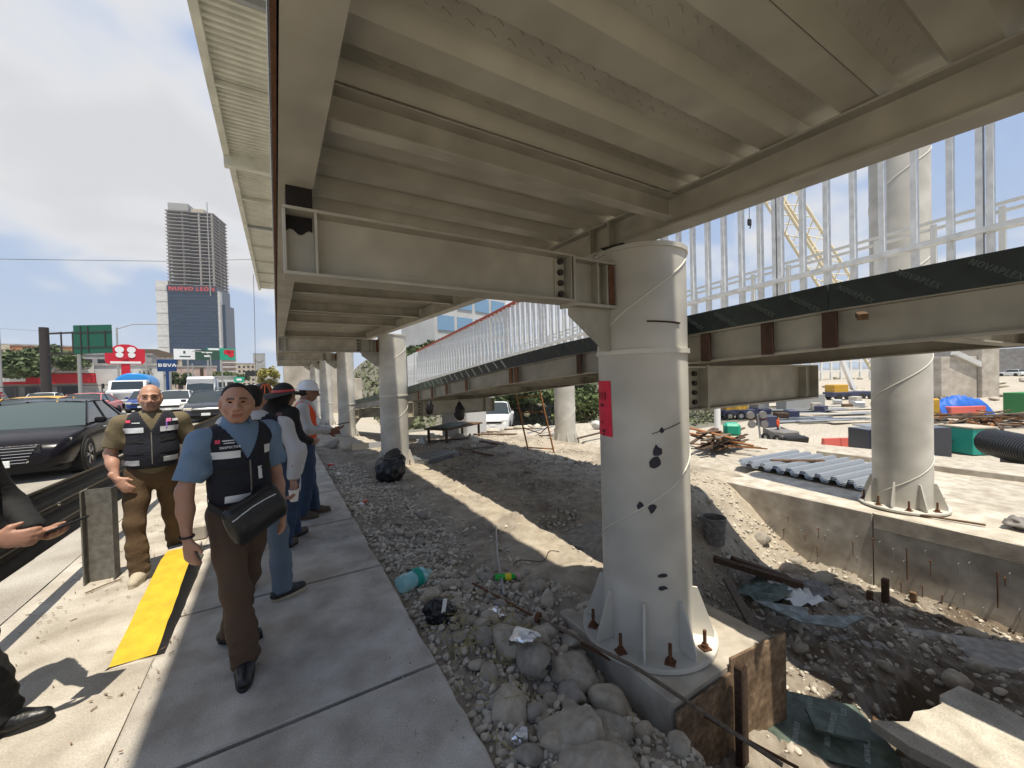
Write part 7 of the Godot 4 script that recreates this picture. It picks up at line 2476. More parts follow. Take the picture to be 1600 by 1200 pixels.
	for i in 1500:
		var f := 0.9 + 9.0 * pow(rng.randf(), 1.6)
		var x := 0.76 - absf(rng.randfn()) * 0.16 if i % 3 else rng.randf_range(-1.7, 0.7)
		if i % 5 == 0: x = -0.72 + rng.randfn() * 0.05
		if x > 0.74 or x < -1.7: continue
		var y := 0.002 if x > -0.7 else N2.get_noise_2d(x * 30.0, f * 30.0) * 0.012 + 0.002
		var s := 0.0015 + 0.006 * pow(rng.randf(), 4.0)
		sp.append(Transform3D(Basis.from_euler(Vector3(rng.randf(), rng.randf() * TAU, rng.randf())).scaled_local(Vector3(s * 1.3, s, s)), V(x, y, f)))
	mm.instance_count = sp.size()
	for i in sp.size():
		mm.set_instance_transform(i, sp[i])
		mm.set_instance_color(i, Color(0.3, 0.27, 0.22).lerp(Color(0.55, 0.5, 0.42), rng.randf()))
	var gr := MultiMeshInstance3D.new()
	gr.name = "grit"
	gr.multimesh = mm
	gr.material_override = M.gravel
	add_child(gr)
	stuff(gr, "fine grit scattered over the footway and its edge")
	gr.set_meta("category", "grit")
	# rods and a thin pole
	m = MB.new(); m.tube([V(1.42, gy(1.42, 3.16) + 0.05, 3.16), V(1.75, -0.16, 2.2), V(2.14, -0.34, 1.34), V(2.3, -0.40, 1.02)], 0.009, 7)
	tag(obj("steel_rod", m, M.rust), "rusty steel rod lying lower across the cobbles to the plinth", "rod")
	m = MB.new(); m.tube([V(1.62, gy(1.62, 2.45) + 0.1, 2.45), V(1.8, -0.06, 1.65), V(1.99, -0.16, 0.95)], 0.011, 7)
	tag(obj("steel_rod", m, M.lumber_grey), "pale steel rod with a round end lying over the cobbles", "rod")
	m = MB.new(); m.cyl(V(1.615, gy(1.62, 2.45) + 0.10, 2.455), V(1.63, gy(1.62, 2.45) + 0.098, 2.43), 0.038, 0.038, 14)
	tag(obj("rod_washer", m, M.rust), "round rusty disc on the end of the pale rod", "disc")
	m = MB.new(); m.tube([V(2.32, gy(2.3, 4.4) + 0.03, 4.4), V(1.9, gy(1.9, 3.6) + 0.05, 3.6), V(1.60, gy(1.6, 2.92) + 0.05, 2.92)], 0.012, 7)
	tag(obj("thin_pipe", m, M.galvanised), "thin pale pipe lying on the packed earth beside the bottle", "pipe")
	m = MB.new()
	var wire := []
	for i in 14: wire.append(V(1.95 + i * 0.045, gy(1.95 + i * 0.045, 3.35 + 0.05 * sin(i * 0.7)) + 0.012, 3.35 + 0.07 * sin(i * 0.7)))
	m.tube(wire, 0.004, 5)
	tag(obj("loose_wire", m, M.rust_dark), "thin dark wire curling over the sunlit strip of earth", "wire")
	# pit
	t = thing("bucket", "grey plastic bucket standing on the rubble slope", "bucket", V(5.06, gy(5.06, 3.23) - 0.02, 3.23))
	m = MB.new()
	m.lathe([Vector2(0, 0.0), Vector2(0.125, 0.0), Vector2(0.13, 0.01), Vector2(0.148, 0.29), Vector2(0.156, 0.295), Vector2(0.156, 0.31), Vector2(0.15, 0.32), Vector2(0.151, 0.345), Vector2(0.158, 0.35), Vector2(0.158, 0.362), Vector2(0.146, 0.362), Vector2(0.125, 0.02), Vector2(0.0, 0.02)], Vector3.ZERO, Basis(), 28)
	obj("shell", m, M.bucket, t)
	m = MB.new()
	var arc := []
	for i in 11: arc.append(Vector3(cos(PI * i / 10.0) * 0.16, 0.31 - sin(PI * i / 10.0) * 0.1, 0.13 * sin(PI * i / 10.0)))
	m.tube(arc, 0.003, 5)
	obj("handle", m, M.galvanised, t)
	plank("upper dark timber lying across the rubble beside the bucket", V(4.76, gy(4.76, 3.05) + 0.12, 3.05), V(5.35, gy(5.35, 2.3) + 0.12, 2.3), 0.09, 0.07, "lumber_dark")
	plank("dark timber behind, propped on the rubble", V(4.95, gy(4.95, 2.93) + 0.2, 2.93), V(5.45, gy(5.45, 2.5) + 0.1, 2.5), 0.09, 0.09, "lumber_dark")
	plank("long greyish timber sloping down towards the plinth", V(4.62, gy(4.62, 2.8) + 0.16, 2.8), V(3.95, gy(3.95, 2.05) + 0.06, 2.05), 0.09, 0.045, "lumber_grey")
	plank("upright dark stake in front of the pit wall", V(6.26, -1.3, 1.81), V(6.26, -0.86, 1.81), 0.06, 0.075, "lumber_dark")
	plank("short pale stake left of the dark upright stake", V(6.14, -1.3, 1.92), V(6.14, -1.02, 1.92), 0.055, 0.055, "lumber")
	plank("short pale stake right of the dark upright stake", V(6.52, -1.3, 1.63), V(6.52, -1.02, 1.63), 0.06, 0.055, "lumber")
	plank("short reddish timber offcut at the rim of the dark hole", V(3.98, gy(3.98, 1.24) + 0.05, 1.24), V(4.06, gy(4.06, 1.0) + 0.06, 1.0), 0.055, 0.035, "lumber")
	plank("narrow timber on the earth at the bottom edge", V(1.72, gy(1.72, 1.1) + 0.03, 1.1), V(1.85, gy(1.85, 0.82) + 0.03, 0.82), 0.05, 0.025, "lumber_grey")
	# green film-faced boards thrown into the pit
	t = thing("film_board", "large dusty green printed board lying beside the plinth", "board", V(3.12, -0.74, 1.24))
	var tilt := Basis(Vector3(0, 0, 1), -0.06) * Basis(Vector3.RIGHT, 0.16) * Basis(Vector3.UP, -0.66)
	m = MB.new()
	m.prism([Vector2(-0.40, -0.24), Vector2(0.33, -0.26), Vector2(0.40, -0.1), Vector2(0.37, 0.24), Vector2(-0.26, 0.26), Vector2(-0.40, 0.16)], tilt * Vector3(0, -0.008, 0), tilt.x, -tilt.z, tilt.y * 0.016)
	obj("sheet", m, M.film_ply_green, t)
	for q in [[-0.22, 0.1], [0.0, 0.14], [0.2, 0.1], [-0.22, -0.1], [0.0, -0.06], [0.2, -0.12]]:
		letters("NOVAPLEX", 0.03, M.film_print, t, tilt * Vector3(q[0], 0.009, -q[1]), tilt * Basis(Vector3.RIGHT, -PI / 2) * Basis(Vector3(0, 0, 1), 1.0), "print", true, 0.0015)
	t = thing("film_board", "small green printed offcut lying on the large green board", "board", V(3.14, -0.70, 1.19))
	m = MB.new()
	m.prism([Vector2(-0.15, -0.08), Vector2(0.16, -0.09), Vector2(0.15, 0.08), Vector2(-0.12, 0.09)], Vector3.ZERO, tilt.x, -tilt.z, tilt.y * 0.018)
	obj("sheet", m, M.film_ply_green, t)
	letters("NOVAPLEX", 0.03, M.film_print, t, tilt * Vector3(0, 0.0195, 0), tilt * Basis(Vector3.RIGHT, -PI / 2) * Basis(Vector3(0, 0, 1), 0.9), "print", true, 0.0015)
	m = MB.new()
	m.prism([Vector2(4.43, 2.38), Vector2(4.74, 2.01), Vector2(4.61, 1.93), Vector2(5.09, 1.61), Vector2(4.65, 1.66), Vector2(4.42, 1.93)], Vector3(0, 0, 0), Vector3.RIGHT, Vector3.FORWARD, Vector3(0, 0.014, 0))
	tag(obj("film_board", m, M.film_pale, null, Vector3(0, -0.83, 0)), "pale blue broken board lying on the rubble in mid pit", "board")
	m = MB.new()
	m.prism([Vector2(3.38, 1.06), Vector2(3.50, 0.97), Vector2(3.58, 0.92), Vector2(3.71, 0.93), Vector2(3.82, 0.88), Vector2(3.96, 0.85), Vector2(4.05, 0.88), Vector2(4.29, 0.83), Vector2(4.28, 0.64), Vector2(4.21, 0.42), Vector2(3.49, 0.35), Vector2(3.38, 0.60), Vector2(3.34, 0.86)], Vector3(0, 0, 0), Vector3.RIGHT, Vector3.FORWARD, Vector3(0, 0.07, 0))
	tag(obj("broken_slab", m, M.concrete_dust, null, Vector3(0, -0.75, 0)), "broken pale concrete slab with a jagged edge in the near corner of the pit", "slab")
	rng.seed = 91
	for i in 3:
		m = MB.new()
		var rows := []
		for a in 9:
			var row := []
			for b in 9: row.append(Vector3((a - 4) * 0.07, 0.09 * N2.get_noise_2d(a * 40.0 + i * 300, b * 40.0) + 0.05, (b - 4) * 0.05))
			rows.append(row)
		m.grid(rows)
		var q: Array = [[4.85, 2.5, "tarp_blue"], [5.15, 2.32, "paper"], [5.45, 2.35, "bucket"]][i]
		tag(obj("crumpled_sheet", m, M.film_ply_green if i == 0 else M[q[2]], null, V(q[0], gy(q[0], q[1]) + 0.04, q[1]), Basis(Vector3.UP, i * 1.1)), ["bluish crumpled sheet on the rubble beside the dark timbers", "whitish crumpled sack on the rubble in mid pit", "grey crumpled sack near the pit wall"][i], "sheet")
	# on the wall
	t = thing("deck_sheet_stack", "shiny ribbed metal sheets lying on the wall beside the tall column", "metal sheets", V(8.7, -0.17, 3.35), deg_to_rad(-6))
	for i in 3:
		m = MB.new()
		var line := []
		for r in 9:
			for p in [Vector2(0.0, 0.0), Vector2(0.10, 0.0), Vector2(0.13, 0.065), Vector2(0.205, 0.065)]: line.append(Vector2(p.x + r * 0.235, p.y))
		for k in line.size() - 1:
			var a: Vector2 = line[k]; var b: Vector2 = line[k + 1]
			m.quad(Vector3(-0.95, a.y, -a.x), Vector3(0.95, a.y, -a.x), Vector3(0.95, b.y, -b.x), Vector3(-0.95, b.y, -b.x))
		obj("sheet", m, M.galvanised, t, Vector3(0.06 * i, 0.012 * i + 0.005, 1.0 - 0.02 * i))
	m = MB.new(); m.box(Vector3(0.2, 0.1, -0.1), Vector3(0.09, 0.03, 0.95), Basis(Vector3.UP, 0.9), 0.004)
	tag(obj("timber_plank", m, M.lumber, null, V(8.5, -0.17, 3.7)), "short plank lying across the ribbed metal sheets", "plank")
	crumple(72, Vector3(0.17, 0.09, 0.13), "bucket", V(7.35, -0.14, 0.95), "cement_sack", "crumpled cement sack on the wall right of the tall column", "sack", 0.8)
	plank("thin batten on the wall below the tall column", V(6.95, -0.18, 1.7), V(7.1, -0.18, 1.15), 0.03, 0.02, "lumber")
	# heap of timber on the terrace
	t = thing("timber_heap", "tangled heap of boards and offcuts on the terrace behind the near column", "timber heap", V(9.6, -0.2, 5.9), 0.25)
	rng.seed = 14
	for i in 34:
		m = MB.new()
		var a := rng.randf_range(-0.35, 0.35) + (1.2 if i % 6 == 0 else 0.0)
		m.box(Vector3.ZERO, Vector3(rng.randf_range(0.7, 1.9), 0.03, rng.randf_range(0.06, 0.11)), Basis.from_euler(Vector3(rng.randf_range(-0.15, 0.15), a, rng.randf_range(-0.12, 0.12))), 0.003)
		obj("board", m, [M.lumber, M.lumber_dark, M.rust_orange, M.lumber_grey][i % 4], t, Vector3(rng.randf_range(-0.5, 0.6), 0.03 + 0.012 * i, rng.randf_range(-0.3, 0.3)))
	m = MB.new(); m.box(Vector3(-0.15, 0.5, 0.3), Vector3(0.4, 0.3, 0.35), Basis(Vector3.UP, 0.4), 0.06)
	obj("green_sack", m, M.sign_green_light, t)
	var hangs := [[2.96, 6.96, 0.36, "black plastic bag hanging by a cord under the ramp"], [2.63, 7.7, 0.3, "black jacket hung on the ramp end beside the second column"]]
	for i in 2:
		var a: Array = hangs[i]
		t = thing("hanging_bag", a[3], "bag", V(a[0], ramp_bottom(a[1]) - (0.5 if i == 0 else 0.34), a[1]), 0.4 * i)
		m = MB.new()
		var rows := []
		for k in 12:
			var u := k / 11.0
			var row := []
			for q in 25:
				var an := TAU * (q % 24) / 24.0
				var r: float = a[2] * (0.16 + 0.26 * sin(PI * pow(1.0 - u, 0.7))) * (1.0 - 0.7 * u) * (1.0 + 0.7 * N2.get_noise_2d(q % 24 * 30.0 + i * 90, k * 40.0)) if k > 0 else 0.02
				row.append(Vector3(cos(an) * r, u * a[2], sin(an) * r * 0.7))
			rows.append(row)
		m.grid(rows)
		obj("sack", m, M.black_plastic, t)
		m = MB.new(); m.cyl(Vector3(0, a[2] * 0.95, 0), Vector3(0, 0.5 if i == 0 else 0.34, 0), 0.006, 0.006, 6)
		obj("cord", m, M.cable, t)
	t = thing("hanging_bag", "black plastic bag flapping at the side of the near column", "bag", V(2.62, 0.88, 2.12))
	m = MB.new()
	m.grid([[Vector3(-0.02, 0.18, 0), Vector3(0.02, 0.17, 0.03)], [Vector3(-0.06, 0.08, 0.02), Vector3(0.11, 0.06, 0.04)], [Vector3(-0.07, -0.02, 0.0), Vector3(0.09, 0.0, -0.02)], [Vector3(-0.05, -0.1, 0.02), Vector3(0.04, -0.06, 0.0)]])
	obj("sack", m, M.black_plastic, t)
	m = MB.new(); m.tube([Vector3(0.09, 0.05, 0.03), Vector3(0.13, -0.05, 0.02), Vector3(0.12, -0.2, 0.01)], 0.005, 5)
	obj("tail", m, M.black_plastic, t)
	# under the ramp
	t = thing("scaffold_frame", "rusty orange scaffold frame leaning under the ramp", "scaffold", V(5.6, -0.45, 8.3))
	var A := V(5.51, gy(5.51, 8.55), 8.55) - t.position; var B := V(5.28, 1.28, 8.72) - t.position
	var C := V(5.84, gy(5.84, 7.89), 7.89) - t.position; var D := V(5.60, 1.36, 8.09) - t.position
	for q in [[A, B], [C, D]]:
		m = MB.new(); m.cyl(q[0], q[1], 0.021, 0.021, 8); obj("upright", m, M.rust_orange, t)
	for u in [0.93, 0.66, 0.05]:
		m = MB.new(); m.cyl(A.lerp(B, u), C.lerp(D, u), 0.017, 0.017, 8); obj("rung", m, M.rust_orange, t)
	m = MB.new(); m.cyl(A.lerp(B, 0.4), A.lerp(C, 0.5) + Vector3(0, 0.45, 0), 0.013, 0.013, 6); obj("brace", m, M.rust_orange, t)
	m = MB.new(); m.cyl(C.lerp(D, 0.42), A.lerp(C, 0.5) + Vector3(0, 0.45, 0), 0.013, 0.013, 6); obj("brace", m, M.rust_orange, t)
	t = thing("deck_sheet_stack", "flat stack of ribbed metal sheets beside the second column", "metal sheets", V(3.15, gy(3.2, 9.1) + 0.02, 9.1), 0.5)
	for i in 3:
		m = MB.new(); m.box(Vector3(0, 0.03 + i * 0.035, 0), Vector3(1.15, 0.02, 0.7), Basis(Vector3.UP, 0.03 * i), 0.003); obj("sheet", m, M.galvanised, t)
		for k in 3:
			m = MB.new(); m.box(Vector3(0, 0.045 + i * 0.035, -0.22 + k * 0.22), Vector3(1.14, 0.02, 0.07), Basis(Vector3.UP, 0.03 * i), 0.004); obj("rib", m, M.galvanised, t)
	t = thing("site_table", "makeshift table of boards on legs under the ramp", "table", V(5.0, gy(5.0, 12.2), 12.2), 0.54)
	var ty := 0.16 - t.position.y
	m = MB.new(); m.box(Vector3(0, ty, 0), Vector3(2.0, 0.05, 0.9), Basis(), 0.005); obj("table_top", m, M.lumber, t)
	m = MB.new(); m.box(Vector3(-0.3, ty + 0.05, 0), Vector3(1.3, 0.03, 0.7), Basis(Vector3.UP, 0.1), 0.005); obj("board", m, M.film_ply_green, t)
	for q in [[-0.9, -0.35], [0.9, -0.35], [-0.9, 0.35], [0.9, 0.35]]:
		m = MB.new(); m.box(Vector3(q[0], ty / 2 - 0.05, q[1]), Vector3(0.06, ty + 0.05, 0.06)); obj("leg", m, M.lumber_dark, t)
	m = MB.new(); m.box(V(0, 0.62, 0), Vector3(1.25, 1.24, 1.2), Basis(Vector3.UP, 0.5), 0.03)
	tag(obj("concrete_footing", m, M.wall_white, null, V(6.1, gy(6.1, 13.9) - 0.1, 13.9)), "white cast concrete block behind the makeshift table", "block")
	car("white pickup parked beyond the rubble under the ramp", V(12.2, ground_h(12.2, 21.6), 22.5), deg_to_rad(-35), "car_white", "pickup", false, "parked_pickup", "")
	t = thing("crane_truck_boom", "white folded crane arm standing behind the parked pickup", "crane", V(12.9, ground_h(12.9, 25.0), 25.0), 0.2)
	m = MB.new(); m.box(Vector3(0, 1.5, 0), Vector3(0.45, 3.4, 0.45), Basis(Vector3.FORWARD, 0.08), 0.03); obj("arm", m, M.car_white, t)
	m = MB.new(); m.box(Vector3(0, 0.3, 0), Vector3(1.4, 0.7, 2.2), Basis(), 0.05); obj("base", m, M.machine_grey, t)
	rng.seed = 55
	# rubble, boards and sacks lying about farther under the ramp
	for i in 34:
		var x := rng.randf_range(3.6, 11.5); var f := rng.randf_range(9.8, 21.0)
		if absf(x - 7.3) < 0.8 and absf(f - 9.3) < 0.8: continue
		crumple(400 + i, Vector3(rng.randf_range(0.15, 0.45), rng.randf_range(0.12, 0.25), rng.randf_range(0.15, 0.4)), ["stone_c", "concrete_dust", "stone_a", "wall_white"][i % 4], V(x, ground_h(x, f) + 0.04, f), "rubble_lump", "pale lump of broken concrete on the ground beyond the ramp", "rubble", 0.6, 1).set_meta("group", "rubble lumps beyond the ramp")
	for i in 14:
		var x := rng.randf_range(3.4, 8.5); var f := rng.randf_range(8.6, 14.0)
		var a := rng.randf() * TAU
		m = MB.new(); m.box(Vector3.ZERO, Vector3(rng.randf_range(0.6, 1.8), 0.035, rng.randf_range(0.06, 0.14)), Basis.from_euler(Vector3(0.05, a, rng.randf_range(-0.1, 0.1))), 0.003)
		tag(obj("loose_board", m, [M.lumber, M.lumber_grey, M.lumber_dark, M.galvanised][i % 4], null, V(x, ground_h(x, f) + 0.06, f)), "loose board lying on the dusty ground beyond the ramp", "board", "loose boards beyond the ramp")

# ---------------------------------------------------------------- the building site beyond the wall
func fl(x: float, f: float) -> float:
	return ground_h(x, f)

func small_worker(label: String, at: Vector3, turn: float, vest: String) -> void:
	var j := stance()
	person(label, at, turn, j, {"trousers": "jeans", "shoes": "leather_black", "shirt": vest, "long": true, "hair": "full", "head_cell": 0.014, "hand_cell": 0.012}, 0.03)

func build_site() -> void:
	var m: MB
	# low edge beams on the far side of the wall
	for a in [[V(10.35, -0.35, -5.0), V(10.35, -0.35, 4.1), 0.22, 0.5, "pale low edge beam running behind the tall column"], [V(11.6, -0.75, -5.0), V(11.6, -0.75, 4.6), 0.3, 0.7, "second lower edge beam behind the first one"]]:
		m = MB.new(); m.bar(a[0], a[1], a[2], a[3], Vector3.UP, 0.012)
		tag(obj("edge_beam", m, M.concrete_light), a[4], "beam")
	# light tower
	var t := thing("light_tower", "portable light tower with four round lamps on the dusty floor", "light tower", V(31.4, fl(31.4, 16.1), 16.1), -0.6)
	m = MB.new(); m.box(Vector3(0, 0.3, 0), Vector3(1.0, 0.4, 1.6), Basis(), 0.04); obj("trailer", m, M.machine_grey, t)
	m = MB.new(); m.cyl(Vector3(0, 0.3, 0), Vector3(-0.25, 3.0, 0), 0.08, 0.06, 8); obj("mast", m, M.pole_grey, t)
	m = MB.new(); m.box(Vector3(-0.25, 2.6, 0), Vector3(1.4, 0.08, 0.08)); obj("bar", m, M.rust, t)
	for q in [[-0.75, 2.95], [0.15, 2.95], [-0.65, 2.25], [0.25, 2.25]]:
		m = MB.new(); m.cyl(Vector3(q[0] - 0.1, q[1], 0.1), Vector3(q[0] - 0.1, q[1], 0.25), 0.3, 0.26, 14); obj("lamp", m, M.machine_grey, t)
	# loader and driver
	t = thing("skid_loader", "dark skid steer loader raising dust on the site floor", "loader", V(37.0, fl(37, 17.4), 17.4), -0.4)
	m = MB.new(); m.box(Vector3(0, 0.75, 0), Vector3(1.7, 0.8, 2.2), Basis(), 0.1); obj("body", m, M.machine_grey, t)
	m = MB.new(); m.box(Vector3(0, 0.45, 1.5), Vector3(2.0, 0.7, 0.6), Basis(Vector3.RIGHT, 0.2), 0.08); obj("bucket", m, M.dark_metal, t)
	for s in [-1.0, 1.0]:
		m = MB.new(); m.bar(Vector3(s * 0.85, 1.2, -0.9), Vector3(s * 0.85, 0.7, 1.3), 0.14, 0.2); obj("lift_arm", m, M.machine_grey, t)
		for z in [-0.65, 0.65]: wheel(t, s * 0.85, 0.42, z, 0.42, 0.3, false)
	small_worker("driver in an orange top riding the skid loader", V(37.0, fl(37, 17.4) + 0.55, 17.6), 0.4, "orange_vest")
	# barriers and boxes
	t = thing("water_barrier", "run of red plastic barrier on the site floor", "barrier", V(36.5, fl(36.5, 13.1), 13.1), -0.53)
	for i in 2:
		m = MB.new(); m.prism([Vector2(-0.3, 0), Vector2(0.3, 0), Vector2(0.2, 0.35), Vector2(0.12, 1.0), Vector2(-0.12, 1.0), Vector2(-0.2, 0.35)], Vector3(-1.25 + i * 1.27, 0, 0), Vector3(0, 0, 1), Vector3.UP, Vector3(1.22, 0, 0)); obj("unit", m, M.barrier, t)
	m = MB.new(); m.box(Vector3(0, 1.05, 0), Vector3(5.6, 2.1, 1.6), Basis(Vector3.UP, -0.53), 0.04)
	tag(obj("storage_box", m, M.car_dark, null, V(36.4, fl(36.4, 9.75), 9.75)), "dark grey storage box behind the tall column", "box")
	t = thing("portable_cabin", "small teal green cabin with a pale roof beside the black pipe", "cabin", V(42.0, fl(42, 7.5), 7.5), -0.5)
	m = MB.new(); m.box(Vector3(0, 0.9, 0), Vector3(1.7, 1.8, 1.7), Basis(), 0.03); obj("walls", m, M.teal_plastic, t)
	m = MB.new(); m.box(Vector3(0, 1.86, 0), Vector3(1.85, 0.12, 1.85), Basis(), 0.03); obj("roof", m, M.wall_cream, t)
	m = MB.new(); m.box(Vector3(0.2, 0.85, 0.87), Vector3(0.8, 1.6, 0.04), Basis(), 0.01); obj("door", m, M.teal_plastic, t)
	# big corrugated pipe
	t = thing("corrugated_pipe", "big black corrugated drain pipe on the grass", "pipe", V(37.0, fl(36.5, 6.2) + 1.5, 5.7))
	m = MB.new()
	var prof := []
	for i in 50:
		prof.append(Vector2(0.72, i * 0.25)); prof.append(Vector2(0.82, i * 0.25 + 0.04)); prof.append(Vector2(0.82, i * 0.25 + 0.14)); prof.append(Vector2(0.72, i * 0.25 + 0.18))
	var dir := (V(28.0, -2.75, 1.2) - V(36.5, -2.9, 6.2)).normalized()
	m.lathe(prof, Vector3.ZERO, m.along(dir), 28)
	m.lathe([Vector2(0.7, 12.4), Vector2(0.68, 0.0), Vector2(0.82, 0.04)], Vector3.ZERO, m.along(dir), 28)
	obj("shell", m, M.black_plastic, t)
	for d in [2.0, 8.0]:
		m = MB.new(); m.box(dir * d + Vector3(0, -1.25, 0), Vector3(0.5, 1.2, 0.9)); obj("support", m, M.machine_grey, t)
	t = thing("concrete_pipe", "short pale concrete pipe lying open end towards us", "pipe", V(30.5, fl(30.5, 6.2) + 0.5, 6.4))
	m = MB.new()
	var pd := V(2.0, 0, 0.5).normalized()
	m.lathe([Vector2(0.36, 0.0), Vector2(0.47, 0.0), Vector2(0.47, 2.0), Vector2(0.36, 2.0), Vector2(0.36, 0.0)], pd * -1.0 + V(0.5, 0, -0.6), m.along(V(-0.9, 0, 0.25)), 28)
	obj("ring", m, M.pipe_concrete, t)
	# grass round the pipes
	rng.seed = 8
	for part in 2:
		m = MB.new()
		for i in 5200:
			var x := rng.randf_range(21.0, 36.0); var f := rng.randf_range(1.0, 7.5)
			if rng.randf() > 0.55 + N2.get_noise_2d(x * 8.0, f * 8.0): continue
			var p := V(x, fl(x, f) + 0.1, f)
			var a := rng.randf() * TAU
			var h := rng.randf_range(0.15, 0.5)
			var side := Vector3(cos(a), 0, sin(a)) * rng.randf_range(0.02, 0.05)
			var tip := p + Vector3(rng.randf_range(-0.2, 0.2), h, rng.randf_range(-0.2, 0.2))
			m.tri(p - side, tip, p + side)
		var go := obj("grass", m, M.grass_a if part == 0 else M.grass_b)
		stuff(go, "green weeds growing round the pipes" if part == 0 else "dry yellow grass growing round the pipes")
		go.set_meta("category", "grass")
	# white column, trucks, cranes
	t = thing("white_column", "short white steel column standing in the middle of the site", "column", V(38.2, fl(38.2, 23.8), 23.8))
	m = MB.new(); m.cyl(Vector3(0, 0.05, 0), Vector3(0, 3.6, 0), 0.3, 0.3, 16); obj("shaft", m, M.white_paint, t)
	m = MB.new(); m.cyl(Vector3.ZERO, Vector3(0, 0.06, 0), 0.6, 0.6, 16); obj("base_plate", m, M.machine_grey, t)
	t = thing("mobile_crane", "yellow mobile crane truck parked on the pale floor", "crane truck", V(52.5, fl(52.5, 29.3), 29.3), -0.5)
	m = MB.new(); m.box(Vector3(0, 1.0, 0), Vector3(6.4, 0.7, 2.4), Basis(), 0.08); obj("chassis", m, M.navy, t)
	m = MB.new(); m.box(Vector3(-1.3, 2.0, 0), Vector3(2.9, 1.5, 2.2), Basis(), 0.1); obj("superstructure", m, M.machine_yellow, t)
	letters("GROVE", 0.42, M.machine_grey, t, Vector3(-1.3, 2.35, 1.12), Basis(), "lettering", true, 0.02)
	m = MB.new(); m.box(Vector3(2.3, 1.75, 0), Vector3(1.5, 0.9, 2.0), Basis(), 0.1); obj("deck_box", m, M.wall_grey, t)
	for x in [-2.4, -0.9, 1.9]:
		for s in [-1.0, 1.0]:
			m = MB.new(); m.cyl(Vector3(x, 0.55, s * 1.0), Vector3(x, 0.55, s * 1.3), 0.56, 0.56, 18); obj("wheel", m, M.rubber, t)
			m = MB.new(); m.cyl(Vector3(x, 0.55, s * 1.28), Vector3(x, 0.55, s * 1.33), 0.28, 0.28, 14); obj("hub", m, M.wall_grey, t)
	t = thing("mobile_crane", "dark carrier crane with a pale raised boom at the back of the site", "crane truck", V(99.5, fl(99.5, 34), 34.0), -0.5)
	m = MB.new(); m.box(Vector3(0, 1.1, 0), Vector3(9.0, 1.0, 2.6), Basis(), 0.1); obj("chassis", m, M.navy, t)
	m = MB.new(); m.box(Vector3(-2.6, 2.3, 0), Vector3(3.0, 1.6, 2.4), Basis(), 0.1); obj("superstructure", m, M.machine_yellow, t)
	m = MB.new(); m.bar(Vector3(1.0, 2.0, 0), Vector3(-1.6, 8.6, 0), 0.7, 0.7, Vector3(0, 0, 1)); obj("boom", m, M.car_white, t)
	for x in [-3.2, -1.4, 1.6, 3.4]:
		for s in [-1.0, 1.0]:
			m = MB.new(); m.cyl(Vector3(x, 0.6, s * 1.1), Vector3(x, 0.6, s * 1.4), 0.6, 0.6, 16); obj("wheel", m, M.rubber, t)
	# tower of lattice: crawler crane boom
	t = thing("lattice_boom", "pale yellow lattice crane boom rising behind the stud frame", "crane", V(62.0, fl(62, 15.5), 15.5))
	var foot := Vector3(0, 2.0, 0); var tip := V(42.0, 36.0, 27.5) - t.position
	var ax := (tip - foot).normalized()
	var sx := ax.cross(Vector3.UP).normalized(); var sy := sx.cross(ax).normalized()
	var cs := []
	for q in [[-1, -1], [1, -1], [1, 1], [-1, 1]]: cs.append(sx * q[0] * 1.05 + sy * q[1] * 1.05)
	for q in 4:
		m = MB.new(); m.cyl(foot + cs[q] * 0.9, tip + cs[q], 0.17, 0.17, 10); obj("chord", m, M.crane_yellow, t)
	var LN := foot.distance_to(tip)
	var nseg := int(LN / 1.5)
	for i in nseg:
		var p0 := foot + ax * (i * 1.5); var p1 := p0 + ax * 1.5
		for q in 4:
			m = MB.new()
			var e: Vector3 = cs[q]; var g: Vector3 = cs[(q + 1) % 4]
			m.cyl(p0 + (e if i % 2 else g), p1 + (g if i % 2 else e), 0.06, 0.06, 6, false)
			obj("lacing", m, M.crane_yellow, t)
	m = MB.new(); m.box(Vector3(0.2, 1.6, 0.0), Vector3(3.0, 2.2, 3.4), Basis(Vector3.UP, -0.53), 0.15); obj("crane_house", m, M.machine_yellow, t)
	m = MB.new(); m.box(Vector3(0.2, 0.35, 0.0), Vector3(3.6, 0.8, 4.4), Basis(Vector3.UP, -0.53), 0.15); obj("crawler_base", m, M.machine_grey, t)
	t = thing("crane_hook", "dark crane hook block hanging on a thin rope", "hook", V(31.2, 12.9, 16.6))
	m = MB.new(); m.cyl(Vector3(0, 0.3, 0), Vector3(0, 16.0, 0), 0.025, 0.025, 6); obj("rope", m, M.cable, t)
	m = MB.new(); m.box(Vector3(0, 0.1, 0), Vector3(0.32, 0.5, 0.2), Basis(), 0.05); obj("block", m, M.black_matt, t)
	m = MB.new()
	var hk := []
	for i in 9: hk.append(Vector3(sin(i * 0.5) * 0.14, -0.3 - cos(i * 0.5) * 0.14 + 0.1, 0))
	m.tube(hk, 0.04, 6); obj("hook", m, M.black_matt, t)
	# stacked materials on the far floor
	m = MB.new(); m.box(Vector3(0, 1.2, 0), Vector3(6.0, 2.4, 2.4), Basis(Vector3.UP, -0.53), 0.03)
	tag(obj("container", m, M.pole_grey, null, V(70.3, fl(70, 30), 30.2)), "grey container on the far floor", "container")
	rng.seed = 17
